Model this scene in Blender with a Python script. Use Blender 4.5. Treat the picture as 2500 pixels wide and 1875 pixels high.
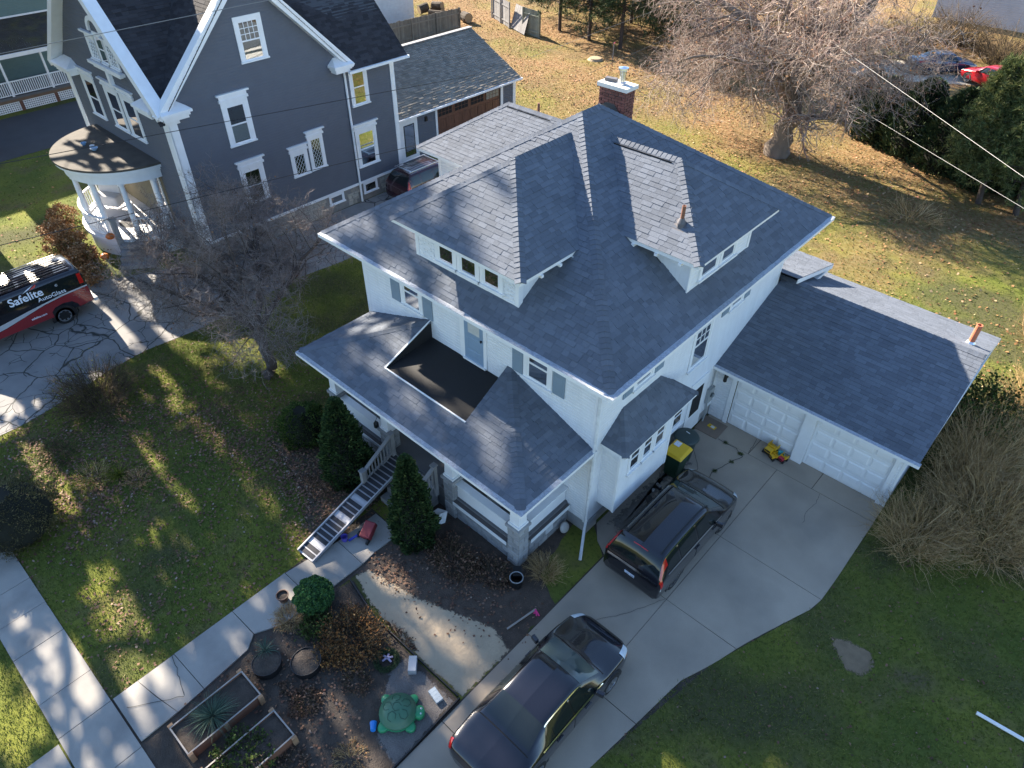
import bpy, bmesh, math, random
import numpy as np
from mathutils import Vector, Matrix

for _o in list(bpy.data.objects):
    bpy.data.objects.remove(_o)
SC = bpy.context.scene
COL = SC.collection
rnd = random.Random(7)
rng = np.random.default_rng(11)

# ------------------------------------------------------------------ camera
cam_d = bpy.data.cameras.new('camera')
cam_d.sensor_width = 36.0
cam_d.lens = 24.8175
cam_d.clip_start = 0.1
cam_d.clip_end = 1500
cam = bpy.data.objects.new('camera', cam_d)
COL.objects.link(cam)
_r = Vector((0.7360657, 0.67688575, 0.00574272))
_u = Vector((-0.44648126, 0.47910545, 0.75571982))
_b = Vector((0.50878461, -0.55882345, 0.65486989))
cam.matrix_world = Matrix(((_r.x, _u.x, _b.x, 16.391794), (_r.y, _u.y, _b.y, -11.016847),
                           (_r.z, _u.z, _b.z, 16.993127), (0, 0, 0, 1)))
SC.camera = cam

# ------------------------------------------------------------------ sky and sun
SUN_EL = math.radians(27.0)
SUN_AZ = math.radians(175.0)      # direction towards the sun, counter-clockwise from +X
SX = math.cos(SUN_AZ) * math.cos(SUN_EL)
SY = math.sin(SUN_AZ) * math.cos(SUN_EL)
SZ = math.sin(SUN_EL)
w = bpy.data.worlds.new('World')
SC.world = w
w.use_nodes = True
nt = w.node_tree
nt.nodes.clear()
sky = nt.nodes.new('ShaderNodeTexSky')
sky.sky_type = 'NISHITA'
sky.sun_disc = False
sky.sun_elevation = SUN_EL
sky.sun_rotation = math.atan2(SX, SY)
sky.altitude = 100
sky.air_density = 1.0
sky.dust_density = 0.3
sky.ozone_density = 3.0
bg = nt.nodes.new('ShaderNodeBackground')
bg.inputs['Strength'].default_value = 0.075
wo = nt.nodes.new('ShaderNodeOutputWorld')
nt.links.new(sky.outputs[0], bg.inputs[0])
nt.links.new(bg.outputs[0], wo.inputs[0])
sd = bpy.data.lights.new('sun', 'SUN')
sd.energy = 5.0
sd.angle = math.radians(0.53)
sd.color = (1.0, 0.88, 0.72)
so = bpy.data.objects.new('sun', sd)
COL.objects.link(so)
so.location = (-60, 5, 40)
so.rotation_euler = Vector((SX, SY, SZ)).to_track_quat('Z', 'Y').to_euler()
SC.view_settings.view_transform = 'Standard'
SC.view_settings.look = 'None'
SC.view_settings.exposure = 2.25
SC.view_settings.gamma = 1.0
SC.view_settings.use_curve_mapping = False
SC.cycles.max_bounces = 6
SC.cycles.transparent_max_bounces = 6
SC.cycles.use_denoising = True

# ------------------------------------------------------------------ helpers
def link(o):
    COL.objects.link(o)
    return o

def tag(o, label=None, cat=None, group=None, kind=None):
    if label: o['label'] = label
    if cat: o['category'] = cat
    if group: o['group'] = group
    if kind: o['kind'] = kind
    return o

def thing(name, label, cat, loc=(0, 0, 0), rotz=0.0, group=None):
    o = bpy.data.objects.new(name, None)
    o.empty_display_size = 0.3
    o.location = loc
    o.rotation_euler = (0, 0, rotz)
    link(o)
    bpy.context.view_layer.update() if False else None
    return tag(o, label, cat, group)

def root_matrix(o):
    m = Matrix.LocRotScale(o.location, o.rotation_euler, o.scale)
    if o.parent:
        m = root_matrix(o.parent) @ o.matrix_parent_inverse @ m
    return m

def setparent(o, parent, world=True):
    """world=True: the mesh is given in world coordinates; else in the parent's own."""
    o.parent = parent
    if world:
        o.matrix_parent_inverse = root_matrix(parent).inverted()
    return o

class MB:
    def __init__(self):
        self.v = []; self.f = []; self.m = []; self.mi = 0
    def add(self, verts, faces):
        b = len(self.v)
        self.v += [tuple(x) for x in verts]
        for f in faces:
            self.f.append(tuple(b + i for i in f)); self.m.append(self.mi)
        return self
    def quad(self, a, b, c, d):
        return self.add([a, b, c, d], [(0, 1, 2, 3)])
    def poly(self, pts):
        return self.add(pts, [tuple(range(len(pts)))])
    def box(self, x0, x1, y0, y1, z0, z1):
        v = [(x0, y0, z0), (x1, y0, z0), (x1, y1, z0), (x0, y1, z0), (x0, y0, z1), (x1, y0, z1), (x1, y1, z1), (x0, y1, z1)]
        return self.add(v, [(0, 3, 2, 1), (4, 5, 6, 7), (0, 1, 5, 4), (1, 2, 6, 5), (2, 3, 7, 6), (3, 0, 4, 7)])
    def cbox(self, c, s, rz=0.0, rx=0.0, ry=0.0):
        M_ = Matrix.Translation(c) @ Matrix.Rotation(rz, 4, 'Z') @ Matrix.Rotation(ry, 4, 'Y') @ Matrix.Rotation(rx, 4, 'X')
        x, y, z = s[0] / 2, s[1] / 2, s[2] / 2
        v = [M_ @ Vector(q) for q in ((-x, -y, -z), (x, -y, -z), (x, y, -z), (-x, y, -z), (-x, -y, z), (x, -y, z), (x, y, z), (-x, y, z))]
        return self.add(v, [(0, 3, 2, 1), (4, 5, 6, 7), (0, 1, 5, 4), (1, 2, 6, 5), (2, 3, 7, 6), (3, 0, 4, 7)])
    def fbox(self, F, a0, a1, n0, n1, z0, z1):
        """box in a wall frame F=(origin, along, outward)"""
        O, A, N = F
        v = [O + A * a + N * n + Vector((0, 0, z)) for (a, n, z) in
             ((a0, n0, z0), (a1, n0, z0), (a1, n1, z0), (a0, n1, z0), (a0, n0, z1), (a1, n0, z1), (a1, n1, z1), (a0, n1, z1))]
        return self.add(v, [(0, 3, 2, 1), (4, 5, 6, 7), (0, 1, 5, 4), (1, 2, 6, 5), (2, 3, 7, 6), (3, 0, 4, 7)])
    def bar(self, a, b, wd, ht, up=(0, 0, 1)):
        a = Vector(a); b = Vector(b); t = (b - a).normalized(); up = Vector(up)
        s = t.cross(up)
        if s.length < 1e-4: s = t.cross(Vector((1, 0, 0)))
        s.normalize(); n = s.cross(t)
        s = s * wd / 2; n = n * ht / 2
        v = [a - s - n, a + s - n, a + s + n, a - s + n, b - s - n, b + s - n, b + s + n, b - s + n]
        return self.add(v, [(0, 1, 2, 3), (7, 6, 5, 4), (0, 4, 5, 1), (1, 5, 6, 2), (2, 6, 7, 3), (3, 7, 4, 0)])
    def prism(self, pts, z0, z1):
        n = len(pts)
        v = [(x, y, z0) for x, y in pts] + [(x, y, z1) for x, y in pts]
        f = [tuple(range(n - 1, -1, -1)), tuple(range(n, 2 * n))] + [(i, (i + 1) % n, n + (i + 1) % n, n + i) for i in range(n)]
        return self.add(v, f)
    def lathe(self, prof, c=(0, 0, 0), n=20, M_=None, caps=True):
        v = []; f = []
        k = len(prof)
        for i in range(n):
            a = 2 * math.pi * i / n
            for r, z in prof:
                q = Vector((r * math.cos(a), r * math.sin(a), z))
                if M_ is not None: q = M_ @ q
                v.append(q + Vector(c))
        for i in range(n):
            j = (i + 1) % n
            for q in range(k - 1):
                f.append((i * k + q, j * k + q, j * k + q + 1, i * k + q + 1))
        if caps:
            f.append(tuple(i * k for i in range(n - 1, -1, -1)))
            f.append(tuple(i * k + k - 1 for i in range(n)))
        return self.add(v, f)
    def tube(self, pts, r, n=8):
        pts = [Vector(q) for q in pts]
        rr = r if isinstance(r, (list, tuple)) else [r] * len(pts)
        v = []; f = []
        for i, q in enumerate(pts):
            t = (pts[min(i + 1, len(pts) - 1)] - pts[max(i - 1, 0)]).normalized()
            ref = Vector((0, 0, 1)) if abs(t.z) < 0.9 else Vector((1, 0, 0))
            a = t.cross(ref).normalized(); b = t.cross(a)
            for k in range(n):
                th = 2 * math.pi * k / n
                v.append(q + a * rr[i] * math.cos(th) + b * rr[i] * math.sin(th))
        for i in range(len(pts) - 1):
            for k in range(n):
                k2 = (k + 1) % n
                f.append((i * n + k, i * n + k2, (i + 1) * n + k2, (i + 1) * n + k))
        f.append(tuple(range(n - 1, -1, -1))); f.append(tuple((len(pts) - 1) * n + k for k in range(n)))
        return self.add(v, f)
    def build(self, name, mats, parent=None, world=True, smooth=False, bevel=0.0):
        me = bpy.data.meshes.new(name)
        me.from_pydata(self.v, [], self.f)
        if not isinstance(mats, (list, tuple)): mats = [mats]
        for m_ in mats: me.materials.append(m_)
        if len(mats) > 1:
            me.polygons.foreach_set('material_index', self.m)
        if smooth:
            me.polygons.foreach_set('use_smooth', [True] * len(me.polygons))
        me.update()
        o = link(bpy.data.objects.new(name, me))
        if bevel:
            b = o.modifiers.new('bevel', 'BEVEL'); b.width = bevel; b.segments = 2; b.limit_method = 'ANGLE'
        if parent is not None: setparent(o, parent, world)
        return o

def solid_text(o):
    """turn a text object into a mesh object of the same name and place"""
    dg = bpy.context.evaluated_depsgraph_get(); me = bpy.data.meshes.new_from_object(o.evaluated_get(dg))
    n = o.name; par = o.parent; inv = o.matrix_parent_inverse.copy(); bas = o.matrix_basis.copy(); cu = o.data
    bpy.data.objects.remove(o); bpy.data.curves.remove(cu)
    q = link(bpy.data.objects.new(n, me)); q.parent = par; q.matrix_parent_inverse = inv; q.matrix_basis = bas
    return q

def npmesh(name, verts, faces, mat_, parent=None, world=True, smooth=False):
    """verts (N,3), faces (M,k) arrays"""
    verts = np.asarray(verts, np.float32); faces = np.asarray(faces, np.int32)
    me = bpy.data.meshes.new(name)
    M_, k = faces.shape
    me.vertices.add(len(verts)); me.vertices.foreach_set('co', verts.ravel())
    me.loops.add(M_ * k); me.loops.foreach_set('vertex_index', faces.ravel())
    me.polygons.add(M_)
    me.polygons.foreach_set('loop_start', np.arange(0, M_ * k, k, dtype=np.int32))
    me.polygons.foreach_set('loop_total', np.full(M_, k, np.int32))
    if smooth: me.polygons.foreach_set('use_smooth', np.ones(M_, bool))
    me.materials.append(mat_)
    me.update(calc_edges=True)
    o = link(bpy.data.objects.new(name, me))
    if parent is not None: setparent(o, parent, world)
    return o

def copy_tree(o, parent=None):
    c = o.copy(); link(c)
    if parent is not None: c.parent = parent
    for ch in o.children: copy_tree(ch, c)
    return c

# ------------------------------------------------------------------ materials
def mat(name, col, rough=0.7, var=0.12, scale=3.0, bump=0.0, bscale=40.0, island=0.0, col2=None, mix2=0.5, scale2=1.2,
        metal=0.0, spec=0.5, coat=0.0, objr=0.0, grain=0.0, gscale=120.0, stretch=None, hue=0.0, trans=0.0):
    m = bpy.data.materials.new(name); m.use_nodes = True
    nt = m.node_tree; N = nt.nodes; L = nt.links
    bs = N['Principled BSDF']
    bs.inputs['Roughness'].default_value = rough
    bs.inputs['Metallic'].default_value = metal
    bs.inputs['Specular IOR Level'].default_value = spec
    bs.inputs['Coat Weight'].default_value = coat
    bs.inputs['Coat Roughness'].default_value = 0.03
    tc = N.new('ShaderNodeTexCoord')
    vec = tc.outputs['Object']
    if stretch:
        mp = N.new('ShaderNodeMapping'); mp.inputs['Scale'].default_value = stretch
        L.new(vec, mp.inputs[0]); vec = mp.outputs[0]
    def noise(s, det=4.0):
        n = N.new('ShaderNodeTexNoise'); n.inputs['Scale'].default_value = s; n.inputs['Detail'].default_value = det
        L.new(vec, n.inputs['Vector']); return n.outputs['Fac']
    def math_(op, a, b):
        n = N.new('ShaderNodeMath'); n.operation = op
        for i, x in enumerate((a, b)):
            if isinstance(x, (int, float)): n.inputs[i].default_value = x
            else: L.new(x, n.inputs[i])
        return n.outputs[0]
    cur = None
    if col2 is not None:
        rp = N.new('ShaderNodeMapRange'); rp.inputs[1].default_value = mix2 - 0.12; rp.inputs[2].default_value = mix2 + 0.12
        L.new(noise(scale2, 6.0), rp.inputs[0])
        mx = N.new('ShaderNodeMix'); mx.data_type = 'RGBA'
        mx.inputs[6].default_value = (*col, 1); mx.inputs[7].default_value = (*col2, 1)
        L.new(rp.outputs[0], mx.inputs[0]); cur = mx.outputs[2]
    fac = None
    def addf(x, amp):
        nonlocal fac
        y = math_('MULTIPLY_ADD', x, 2 * amp)
        y.node.inputs[2].default_value = 1.0 - amp
        fac = y if fac is None else math_('MULTIPLY', fac, y)
    if var: addf(noise(scale), var * 1.6)
    if grain: addf(noise(gscale, 2.0), grain * 1.6)
    if island:
        g = N.new('ShaderNodeNewGeometry'); addf(g.outputs['Random Per Island'], island)
    if objr:
        oi = N.new('ShaderNodeObjectInfo'); addf(oi.outputs['Random'], objr)
    hv = N.new('ShaderNodeHueSaturation')
    if cur is None: hv.inputs['Color'].default_value = (*col, 1)
    else: L.new(cur, hv.inputs['Color'])
    if fac is not None: L.new(fac, hv.inputs['Value'])
    if hue:
        g = N.new('ShaderNodeNewGeometry')
        y = math_('MULTIPLY_ADD', g.outputs['Random Per Island'], 2 * hue); y.node.inputs[2].default_value = 0.5 - hue
        # decorrelate from value
        L.new(y, hv.inputs['Hue'])
    L.new(hv.outputs[0], bs.inputs['Base Color'])
    if bump:
        bp = N.new('ShaderNodeBump'); bp.inputs['Strength'].default_value = bump; bp.inputs['Distance'].default_value = 0.02
        L.new(noise(bscale, 5.0), bp.inputs['Height']); L.new(bp.outputs[0], bs.inputs['Normal'])
    if trans:
        td = N.new('ShaderNodeBsdfTranslucent'); L.new(hv.outputs[0], td.inputs[0])
        ms = N.new('ShaderNodeMixShader'); ms.inputs[0].default_value = trans
        out = N['Material Output']
        L.new(bs.outputs[0], ms.inputs[1]); L.new(td.outputs[0], ms.inputs[2]); L.new(ms.outputs[0], out.inputs[0])
    return m

def rampmat(name, stops, rough=0.85, trans=0.0, objr=False):
    """colour picked per loose piece from a list of (pos, colour)"""
    m = bpy.data.materials.new(name); m.use_nodes = True
    N = m.node_tree.nodes; L = m.node_tree.links; bs = N['Principled BSDF']
    bs.inputs['Roughness'].default_value = rough; bs.inputs['Specular IOR Level'].default_value = 0.25
    g = N.new('ShaderNodeNewGeometry'); r = N.new('ShaderNodeValToRGB')
    e = r.color_ramp.elements
    while len(e) < len(stops): e.new(0.5)
    for x, (p_, c) in zip(e, stops):
        x.position = p_; x.color = (*c, 1)
    L.new(g.outputs['Random Per Island'], r.inputs[0]); L.new(r.outputs[0], bs.inputs['Base Color'])
    if trans:
        td = N.new('ShaderNodeBsdfTranslucent'); L.new(r.outputs[0], td.inputs[0])
        ms = N.new('ShaderNodeMixShader'); ms.inputs[0].default_value = trans
        L.new(bs.outputs[0], ms.inputs[1]); L.new(td.outputs[0], ms.inputs[2]); L.new(ms.outputs[0], N['Material Output'].inputs[0])
    return m

def glassmat(name, tint=(0.75, 0.8, 0.82)):
    m = bpy.data.materials.new(name); m.use_nodes = True
    N = m.node_tree.nodes; L = m.node_tree.links; N.remove(N['Principled BSDF'])
    t = N.new('ShaderNodeBsdfTransparent'); t.inputs[0].default_value = (*tint, 1)
    g = N.new('ShaderNodeBsdfGlossy'); g.inputs['Roughness'].default_value = 0.02
    f = N.new('ShaderNodeFresnel'); f.inputs[0].default_value = 1.52
    a = N.new('ShaderNodeMath'); a.operation = 'MULTIPLY_ADD'; a.inputs[1].default_value = 1.6; a.inputs[2].default_value = 0.03
    ms = N.new('ShaderNodeMixShader')
    L.new(f.outputs[0], a.inputs[0]); L.new(a.outputs[0], ms.inputs[0]); L.new(t.outputs[0], ms.inputs[1]); L.new(g.outputs[0], ms.inputs[2])
    L.new(ms.outputs[0], N['Material Output'].inputs[0])
    return m

MT = {}
MT['shingle'] = mat('slate_grey_shingle', (0.110, 0.126, 0.155), 0.9, 0.12, 0.7, 0.25, 300, island=0.15, objr=0.15, grain=0.18, gscale=160, spec=0.3)
MT['shingle_dark'] = mat('charcoal_shingle', (0.036, 0.035, 0.04), 0.92, 0.15, 0.8, 0.25, 300, island=0.30, grain=0.15, spec=0.25)
MT['shingle_brown'] = mat('weathered_brown_shingle', (0.24, 0.215, 0.18), 0.92, 0.12, 0.8, 0.25, 300, island=0.22, grain=0.15, spec=0.25)
MT['underlay'] = mat('roof_underlay', (0.06, 0.065, 0.075), 0.95)
MT['siding'] = mat('white_siding', (0.72, 0.73, 0.745), 0.55, 0.07, 1.1, 0.05, 200, grain=0.05, gscale=9, stretch=(2.5, 2.5, .5))
MT['trim'] = mat('white_trim', (0.78, 0.785, 0.79), 0.5, 0.06, 3.0, grain=0.03)
MT['trim_worn'] = mat('weathered_white_trim', (0.62, 0.63, 0.64), 0.6, 0.2, 6.0, grain=0.06)
MT['guard'] = mat('gutter_guard_mesh', (0.32, 0.35, 0.40), 0.5, 0.3, 14.0, 0.6, 70, grain=0.35, gscale=50)
MT['shutter'] = mat('slate_blue_shutter', (0.20, 0.265, 0.33), 0.6, 0.06)
MT['door_blue'] = mat('dusty_blue_door', (0.22, 0.31, 0.42), 0.5, 0.05)
MT['glass'] = glassmat('window_glass')
MT['interior'] = mat('painted_interior_shade', (0.012, 0.012, 0.014), 0.9, 0.3, 6)  # near-black colour stands in for unlit space behind panes and lattice
MT['blind'] = mat('pale_blind', (0.5, 0.5, 0.48), 0.8, 0.1, 8)
MT['curtain'] = mat('warm_curtain', (0.26, 0.235, 0.19), 0.85, 0.3, 9)
MT['membrane'] = mat('black_roof_membrane', (0.009, 0.009, 0.010), 0.75, 0.35, 1.5, 0.1, 60, grain=0.2, gscale=30)
MT['block'] = mat('rough_grey_block', (0.30, 0.30, 0.30), 0.9, 0.15, 5, 0.5, 35, objr=0.16, grain=0.12)
MT['mortar'] = mat('mortar', (0.20, 0.195, 0.19), 0.95, 0.15, 8)
MT['porch_floor'] = mat('grey_porch_floor', (0.11, 0.11, 0.115), 0.6, 0.12)
MT['brown_cap'] = mat('dark_ledge_paint', (0.085, 0.075, 0.072), 0.7, 0.12)
MT['wood_grey'] = mat('weathered_grey_wood', (0.25, 0.245, 0.245), 0.85, 0.15, 4, 0.2, 60, grain=0.1, stretch=(1, 1, 1), objr=0.12)
MT['brick'] = mat('dark_red_brick', (0.155, 0.062, 0.05), 0.9, 0.2, 6, 0.3, 60, objr=0.3, grain=0.1)
MT['concrete_cap'] = mat('chimney_cap_concrete', (0.6, 0.6, 0.58), 0.85, 0.12, 5, 0.2, 60)
MT['steel'] = mat('galvanised_steel', (0.72, 0.73, 0.75), 0.28, 0.08, 6, metal=1.0)
MT['black'] = mat('black_plastic', (0.012, 0.012, 0.013), 0.45, 0.15)
MT['rust'] = mat('rusty_pipe', (0.20, 0.09, 0.055), 0.85, 0.3, 9)
MT['terracotta'] = mat('terracotta_pipe', (0.42, 0.14, 0.075), 0.8, 0.2, 9)
MT['lead'] = mat('lead_flashing', (0.11, 0.105, 0.115), 0.6, 0.15)
MT['gwall'] = mat('slate_grey_siding', (0.096, 0.108, 0.137), 0.75, 0.06, 2.0, grain=0.05)
MT['gtrim'] = mat('victorian_white_trim', (0.74, 0.76, 0.79), 0.5, 0.07, 3.0)
MT['stone'] = mat('pale_rubble_stone', (0.36, 0.34, 0.30), 0.95, 0.2, 4, 0.6, 25, objr=0.2, island=0.15)
MT['brown_door'] = mat('brown_wood_garage_door', (0.13, 0.055, 0.035), 0.55, 0.25, 5, grain=0.15, stretch=(1, 1, 0.2), objr=0.12)
MT['green_wall'] = mat('sage_green_siding', (0.125, 0.19, 0.185), 0.75, 0.06)
MT['moss_roof'] = mat('mossy_brown_roof', (0.05, 0.044, 0.036), 0.95, 0.3, 2.0, 0.4, 60, col2=(0.08, 0.075, 0.03), mix2=0.6)
MT['whitewall'] = mat('white_block_wall', (0.7, 0.72, 0.74), 0.8, 0.08, 3)
# ------------------------------------------------------------------ ground materials
def groundmat():
    m = bpy.data.materials.new('lawn_soil'); m.use_nodes = True
    N = m.node_tree.nodes; L = m.node_tree.links; bs = N['Principled BSDF']
    bs.inputs['Roughness'].default_value = 0.95; bs.inputs['Specular IOR Level'].default_value = 0.1
    tc = N.new('ShaderNodeTexCoord')
    def noise(s, d=5.0):
        n = N.new('ShaderNodeTexNoise'); n.inputs['Scale'].default_value = s; n.inputs['Detail'].default_value = d
        L.new(tc.outputs['Object'], n.inputs['Vector']); return n.outputs['Fac']
    def mix(a, b, f):
        x = N.new('ShaderNodeMix'); x.data_type = 'RGBA'
        for i, c in ((6, a), (7, b)):
            if isinstance(c, tuple): x.inputs[i].default_value = (*c, 1)
            else: L.new(c, x.inputs[i])
        L.new(f, x.inputs[0]); return x.outputs[2]
    def ramp(v, a, b):
        r = N.new('ShaderNodeMapRange'); r.inputs[1].default_value = a; r.inputs[2].default_value = b; L.new(v, r.inputs[0]); return r.outputs[0]
    g = mix((0.10, 0.125, 0.028), (0.20, 0.205, 0.038), ramp(noise(0.35), 0.38, 0.68))
    g = mix(g, (0.13, 0.11, 0.055), ramp(noise(0.7), 0.52, 0.72)); g = mix(g, (0.085, 0.085, 0.038), ramp(noise(0.22, 3.0), 0.5, 0.62))
    g = mix(g, (0.045, 0.062, 0.018), ramp(noise(9.0), 0.5, 0.85))
    # back yard: leaf litter and dry grass over the lawn
    sx = N.new('ShaderNodeSeparateXYZ'); L.new(tc.outputs['Object'], sx.inputs[0])
    lit = mix((0.21, 0.115, 0.055), (0.29, 0.205, 0.11), ramp(noise(5.0), 0.4, 0.65))
    ad = N.new('ShaderNodeMath'); ad.operation = 'ADD'
    n1 = N.new('ShaderNodeMath'); n1.operation = 'MULTIPLY_ADD'; L.new(noise(0.16), n1.inputs[0]); n1.inputs[1].default_value = 2.6; n1.inputs[2].default_value = -1.5
    L.new(ramp(sx.outputs['Y'], 15.0, 30.0), ad.inputs[0]); L.new(n1.outputs[0], ad.inputs[1])
    m2 = N.new('ShaderNodeMath'); m2.operation = 'MULTIPLY'; m2.use_clamp = True
    L.new(ad.outputs[0], m2.inputs[0]); L.new(ramp(sx.outputs['Y'], 10.0, 17.0), m2.inputs[1])
    g = mix(g, lit, m2.outputs[0])
    hv = N.new('ShaderNodeHueSaturation'); L.new(g, hv.inputs['Color'])
    v = N.new('ShaderNodeMapRange'); v.inputs[3].default_value = 0.55; v.inputs[4].default_value = 1.45; L.new(noise(60.0, 3.0), v.inputs[0])
    L.new(v.outputs[0], hv.inputs['Value']); L.new(hv.outputs[0], bs.inputs['Base Color'])
    bp = N.new('ShaderNodeBump'); bp.inputs['Strength'].default_value = 0.7; bp.inputs['Distance'].default_value = 0.04
    L.new(noise(45.0), bp.inputs['Height']); L.new(bp.outputs[0], bs.inputs['Normal'])
    return m

def crackmat():
    m = mat('old_cracked_concrete', (0.25, 0.24, 0.23), 0.92, 0.16, 1.3, 0.2, 90, col2=(0.20, 0.195, 0.19), mix2=0.5, scale2=0.6, grain=0.14, gscale=90)
    N = m.node_tree.nodes; L = m.node_tree.links; bs = N['Principled BSDF']
    src = bs.inputs['Base Color'].links[0].from_socket
    tc = N.new('ShaderNodeTexCoord')
    nz = N.new('ShaderNodeTexNoise'); nz.inputs['Scale'].default_value = 1.5; L.new(tc.outputs['Object'], nz.inputs[0])
    ad = N.new('ShaderNodeMix'); ad.data_type = 'VECTOR'; ad.inputs[0].default_value = 0.25
    L.new(tc.outputs['Object'], ad.inputs[4]); L.new(nz.outputs['Color'], ad.inputs[5])
    last = src
    for sc_, w_ in ((0.75, 0.018), (1.9, 0.022)):
        vo = N.new('ShaderNodeTexVoronoi'); vo.feature = 'DISTANCE_TO_EDGE'; vo.inputs['Scale'].default_value = sc_
        L.new(ad.outputs[1], vo.inputs['Vector'])
        r = N.new('ShaderNodeMapRange'); r.inputs[1].default_value = w_ * 0.3; r.inputs[2].default_value = w_
        L.new(vo.outputs['Distance'], r.inputs[0])
        f = r.outputs[0]
        if sc_ > 1:
            n2 = N.new('ShaderNodeTexNoise'); n2.inputs['Scale'].default_value = 0.55; L.new(tc.outputs['Object'], n2.inputs[0])
            g = N.new('ShaderNodeMapRange'); g.inputs[1].default_value = 0.5; g.inputs[2].default_value = 0.52; L.new(n2.outputs[0], g.inputs[0])
            mxm = N.new('ShaderNodeMath'); mxm.operation = 'MAXIMUM'; L.new(f, mxm.inputs[0]); L.new(g.outputs[0], mxm.inputs[1]); f = mxm.outputs[0]
        mx = N.new('ShaderNodeMix'); mx.data_type = 'RGBA'; mx.inputs[6].default_value = (0.035, 0.037, 0.033, 1)
        L.new(f, mx.inputs[0]); L.new(last, mx.inputs[7]); last = mx.outputs[2]
    L.new(last, bs.inputs['Base Color'])
    return m

MT['lawn'] = groundmat()
MT['cracked'] = crackmat()
MT['walk'] = mat('pavement_concrete', (0.33, 0.31, 0.28), 0.92, 0.10, 1.6, 0.15, 120, grain=0.10, gscale=110, objr=0.05, col2=(0.235, 0.225, 0.21), mix2=0.58, scale2=0.9)
MT['drive'] = mat('driveway_concrete', (0.36, 0.30, 0.235), 0.92, 0.14, 0.7, 0.15, 120, grain=0.12, gscale=110, objr=0.05, col2=(0.275, 0.235, 0.19), mix2=0.55, scale2=0.5)
MT['sand'] = mat('pale_sand', (0.45, 0.355, 0.245), 0.95, 0.12, 2.5, 1.0, 9, grain=0.1, gscale=140)
MT['soil'] = mat('dark_garden_soil', (0.058, 0.046, 0.037), 0.97, 0.35, 3.0, 1.0, 26, col2=(0.075, 0.058, 0.045), mix2=0.58, scale2=4.0, grain=0.3, gscale=60)
MT['mulch'] = mat('brown_mulch', (0.075, 0.056, 0.044), 0.97, 0.35, 4.0, 1.0, 30, col2=(0.09, 0.066, 0.05), mix2=0.55, scale2=5.0, grain=0.35, gscale=60)
MT['chips'] = mat('grey_wood_chips', (0.15, 0.135, 0.125), 0.97, 0.25, 4.0, 1.0, 40, grain=0.4, gscale=55)
MT['gravel'] = mat('pale_gravel', (0.42, 0.38, 0.31), 0.95, 0.2, 1.5, 0.6, 30)
MT['asphalt'] = mat('asphalt', (0.055, 0.055, 0.058), 0.95, 0.15, 1.0, 0.3, 120, grain=0.15)
MT['leaf'] = rampmat('fallen_leaf', [(0.0, (0.10, 0.045, 0.022)), (0.25, (0.24, 0.12, 0.05)), (0.5, (0.34, 0.20, 0.09)), (0.7, (0.22, 0.09, 0.04)), (0.85, (0.45, 0.33, 0.19)), (1.0, (0.36, 0.16, 0.10))])
MT['leaf_dull'] = rampmat('old_fallen_leaf', [(0.0, (0.07, 0.04, 0.028)), (0.3, (0.15, 0.085, 0.055)), (0.6, (0.24, 0.14, 0.09)), (0.85, (0.13, 0.06, 0.045)), (1.0, (0.33, 0.25, 0.19))])
MT['blade'] = rampmat('grass_blade', [(0.0, (0.065, 0.095, 0.02)), (0.4, (0.12, 0.152, 0.03)), (0.75, (0.175, 0.195, 0.04)), (0.90, (0.21, 0.19, 0.085)), (1.0, (0.25, 0.2, 0.1))], 0.8, trans=0.25)

def ragged(poly, amp, step=.22):
    out = []; n = len(poly)
    for i in range(n):
        (x0, y0), (x1, y1) = poly[i], poly[(i + 1) % n]; L_ = math.hypot(x1 - x0, y1 - y0)
        if L_ > 8: out.append((x0, y0)); continue
        k = max(1, int(L_ / step)); nx, ny = -(y1 - y0) / L_, (x1 - x0) / L_
        for j in range(k):
            t = j / k; d = rnd.gauss(0, amp); out.append((x0 + (x1 - x0) * t + nx * d, y0 + (y1 - y0) * t + ny * d))
    return out

def sheet(name, poly, z, m, kind='structure', parent=None, rag=0.0):
    if rag: poly = ragged(poly, rag)
    return tag(MB().poly([(x, y, z) for x, y in poly]).build(name, m, parent), kind=kind)

def softmat(base):
    """copy of a ground material that thins out raggedly towards the rim of its patch"""
    m = base.copy(); m.name = base.name + '_patch'; N = m.node_tree.nodes; L = m.node_tree.links
    out = N['Material Output']; src = out.inputs[0].links[0].from_socket
    at = N.new('ShaderNodeAttribute'); at.attribute_name = 'rim'
    tc = N.new('ShaderNodeTexCoord'); nz = N.new('ShaderNodeTexNoise'); nz.inputs['Scale'].default_value = 7.0; nz.inputs['Detail'].default_value = 8.0; nz.inputs['Roughness'].default_value = .75
    L.new(tc.outputs['Object'], nz.inputs['Vector'])
    a = N.new('ShaderNodeMath'); a.operation = 'MULTIPLY_ADD'; L.new(nz.outputs['Fac'], a.inputs[0]); a.inputs[1].default_value = 1.5; L.new(at.outputs['Fac'], a.inputs[2])
    r = N.new('ShaderNodeMapRange'); r.inputs[1].default_value = 1.02; r.inputs[2].default_value = 1.25; L.new(a.outputs[0], r.inputs[0])
    t = N.new('ShaderNodeBsdfTransparent'); ms = N.new('ShaderNodeMixShader'); L.new(r.outputs[0], ms.inputs[0]); L.new(t.outputs[0], ms.inputs[1]); L.new(src, ms.inputs[2]); L.new(ms.outputs[0], out.inputs[0])
    return m
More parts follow.
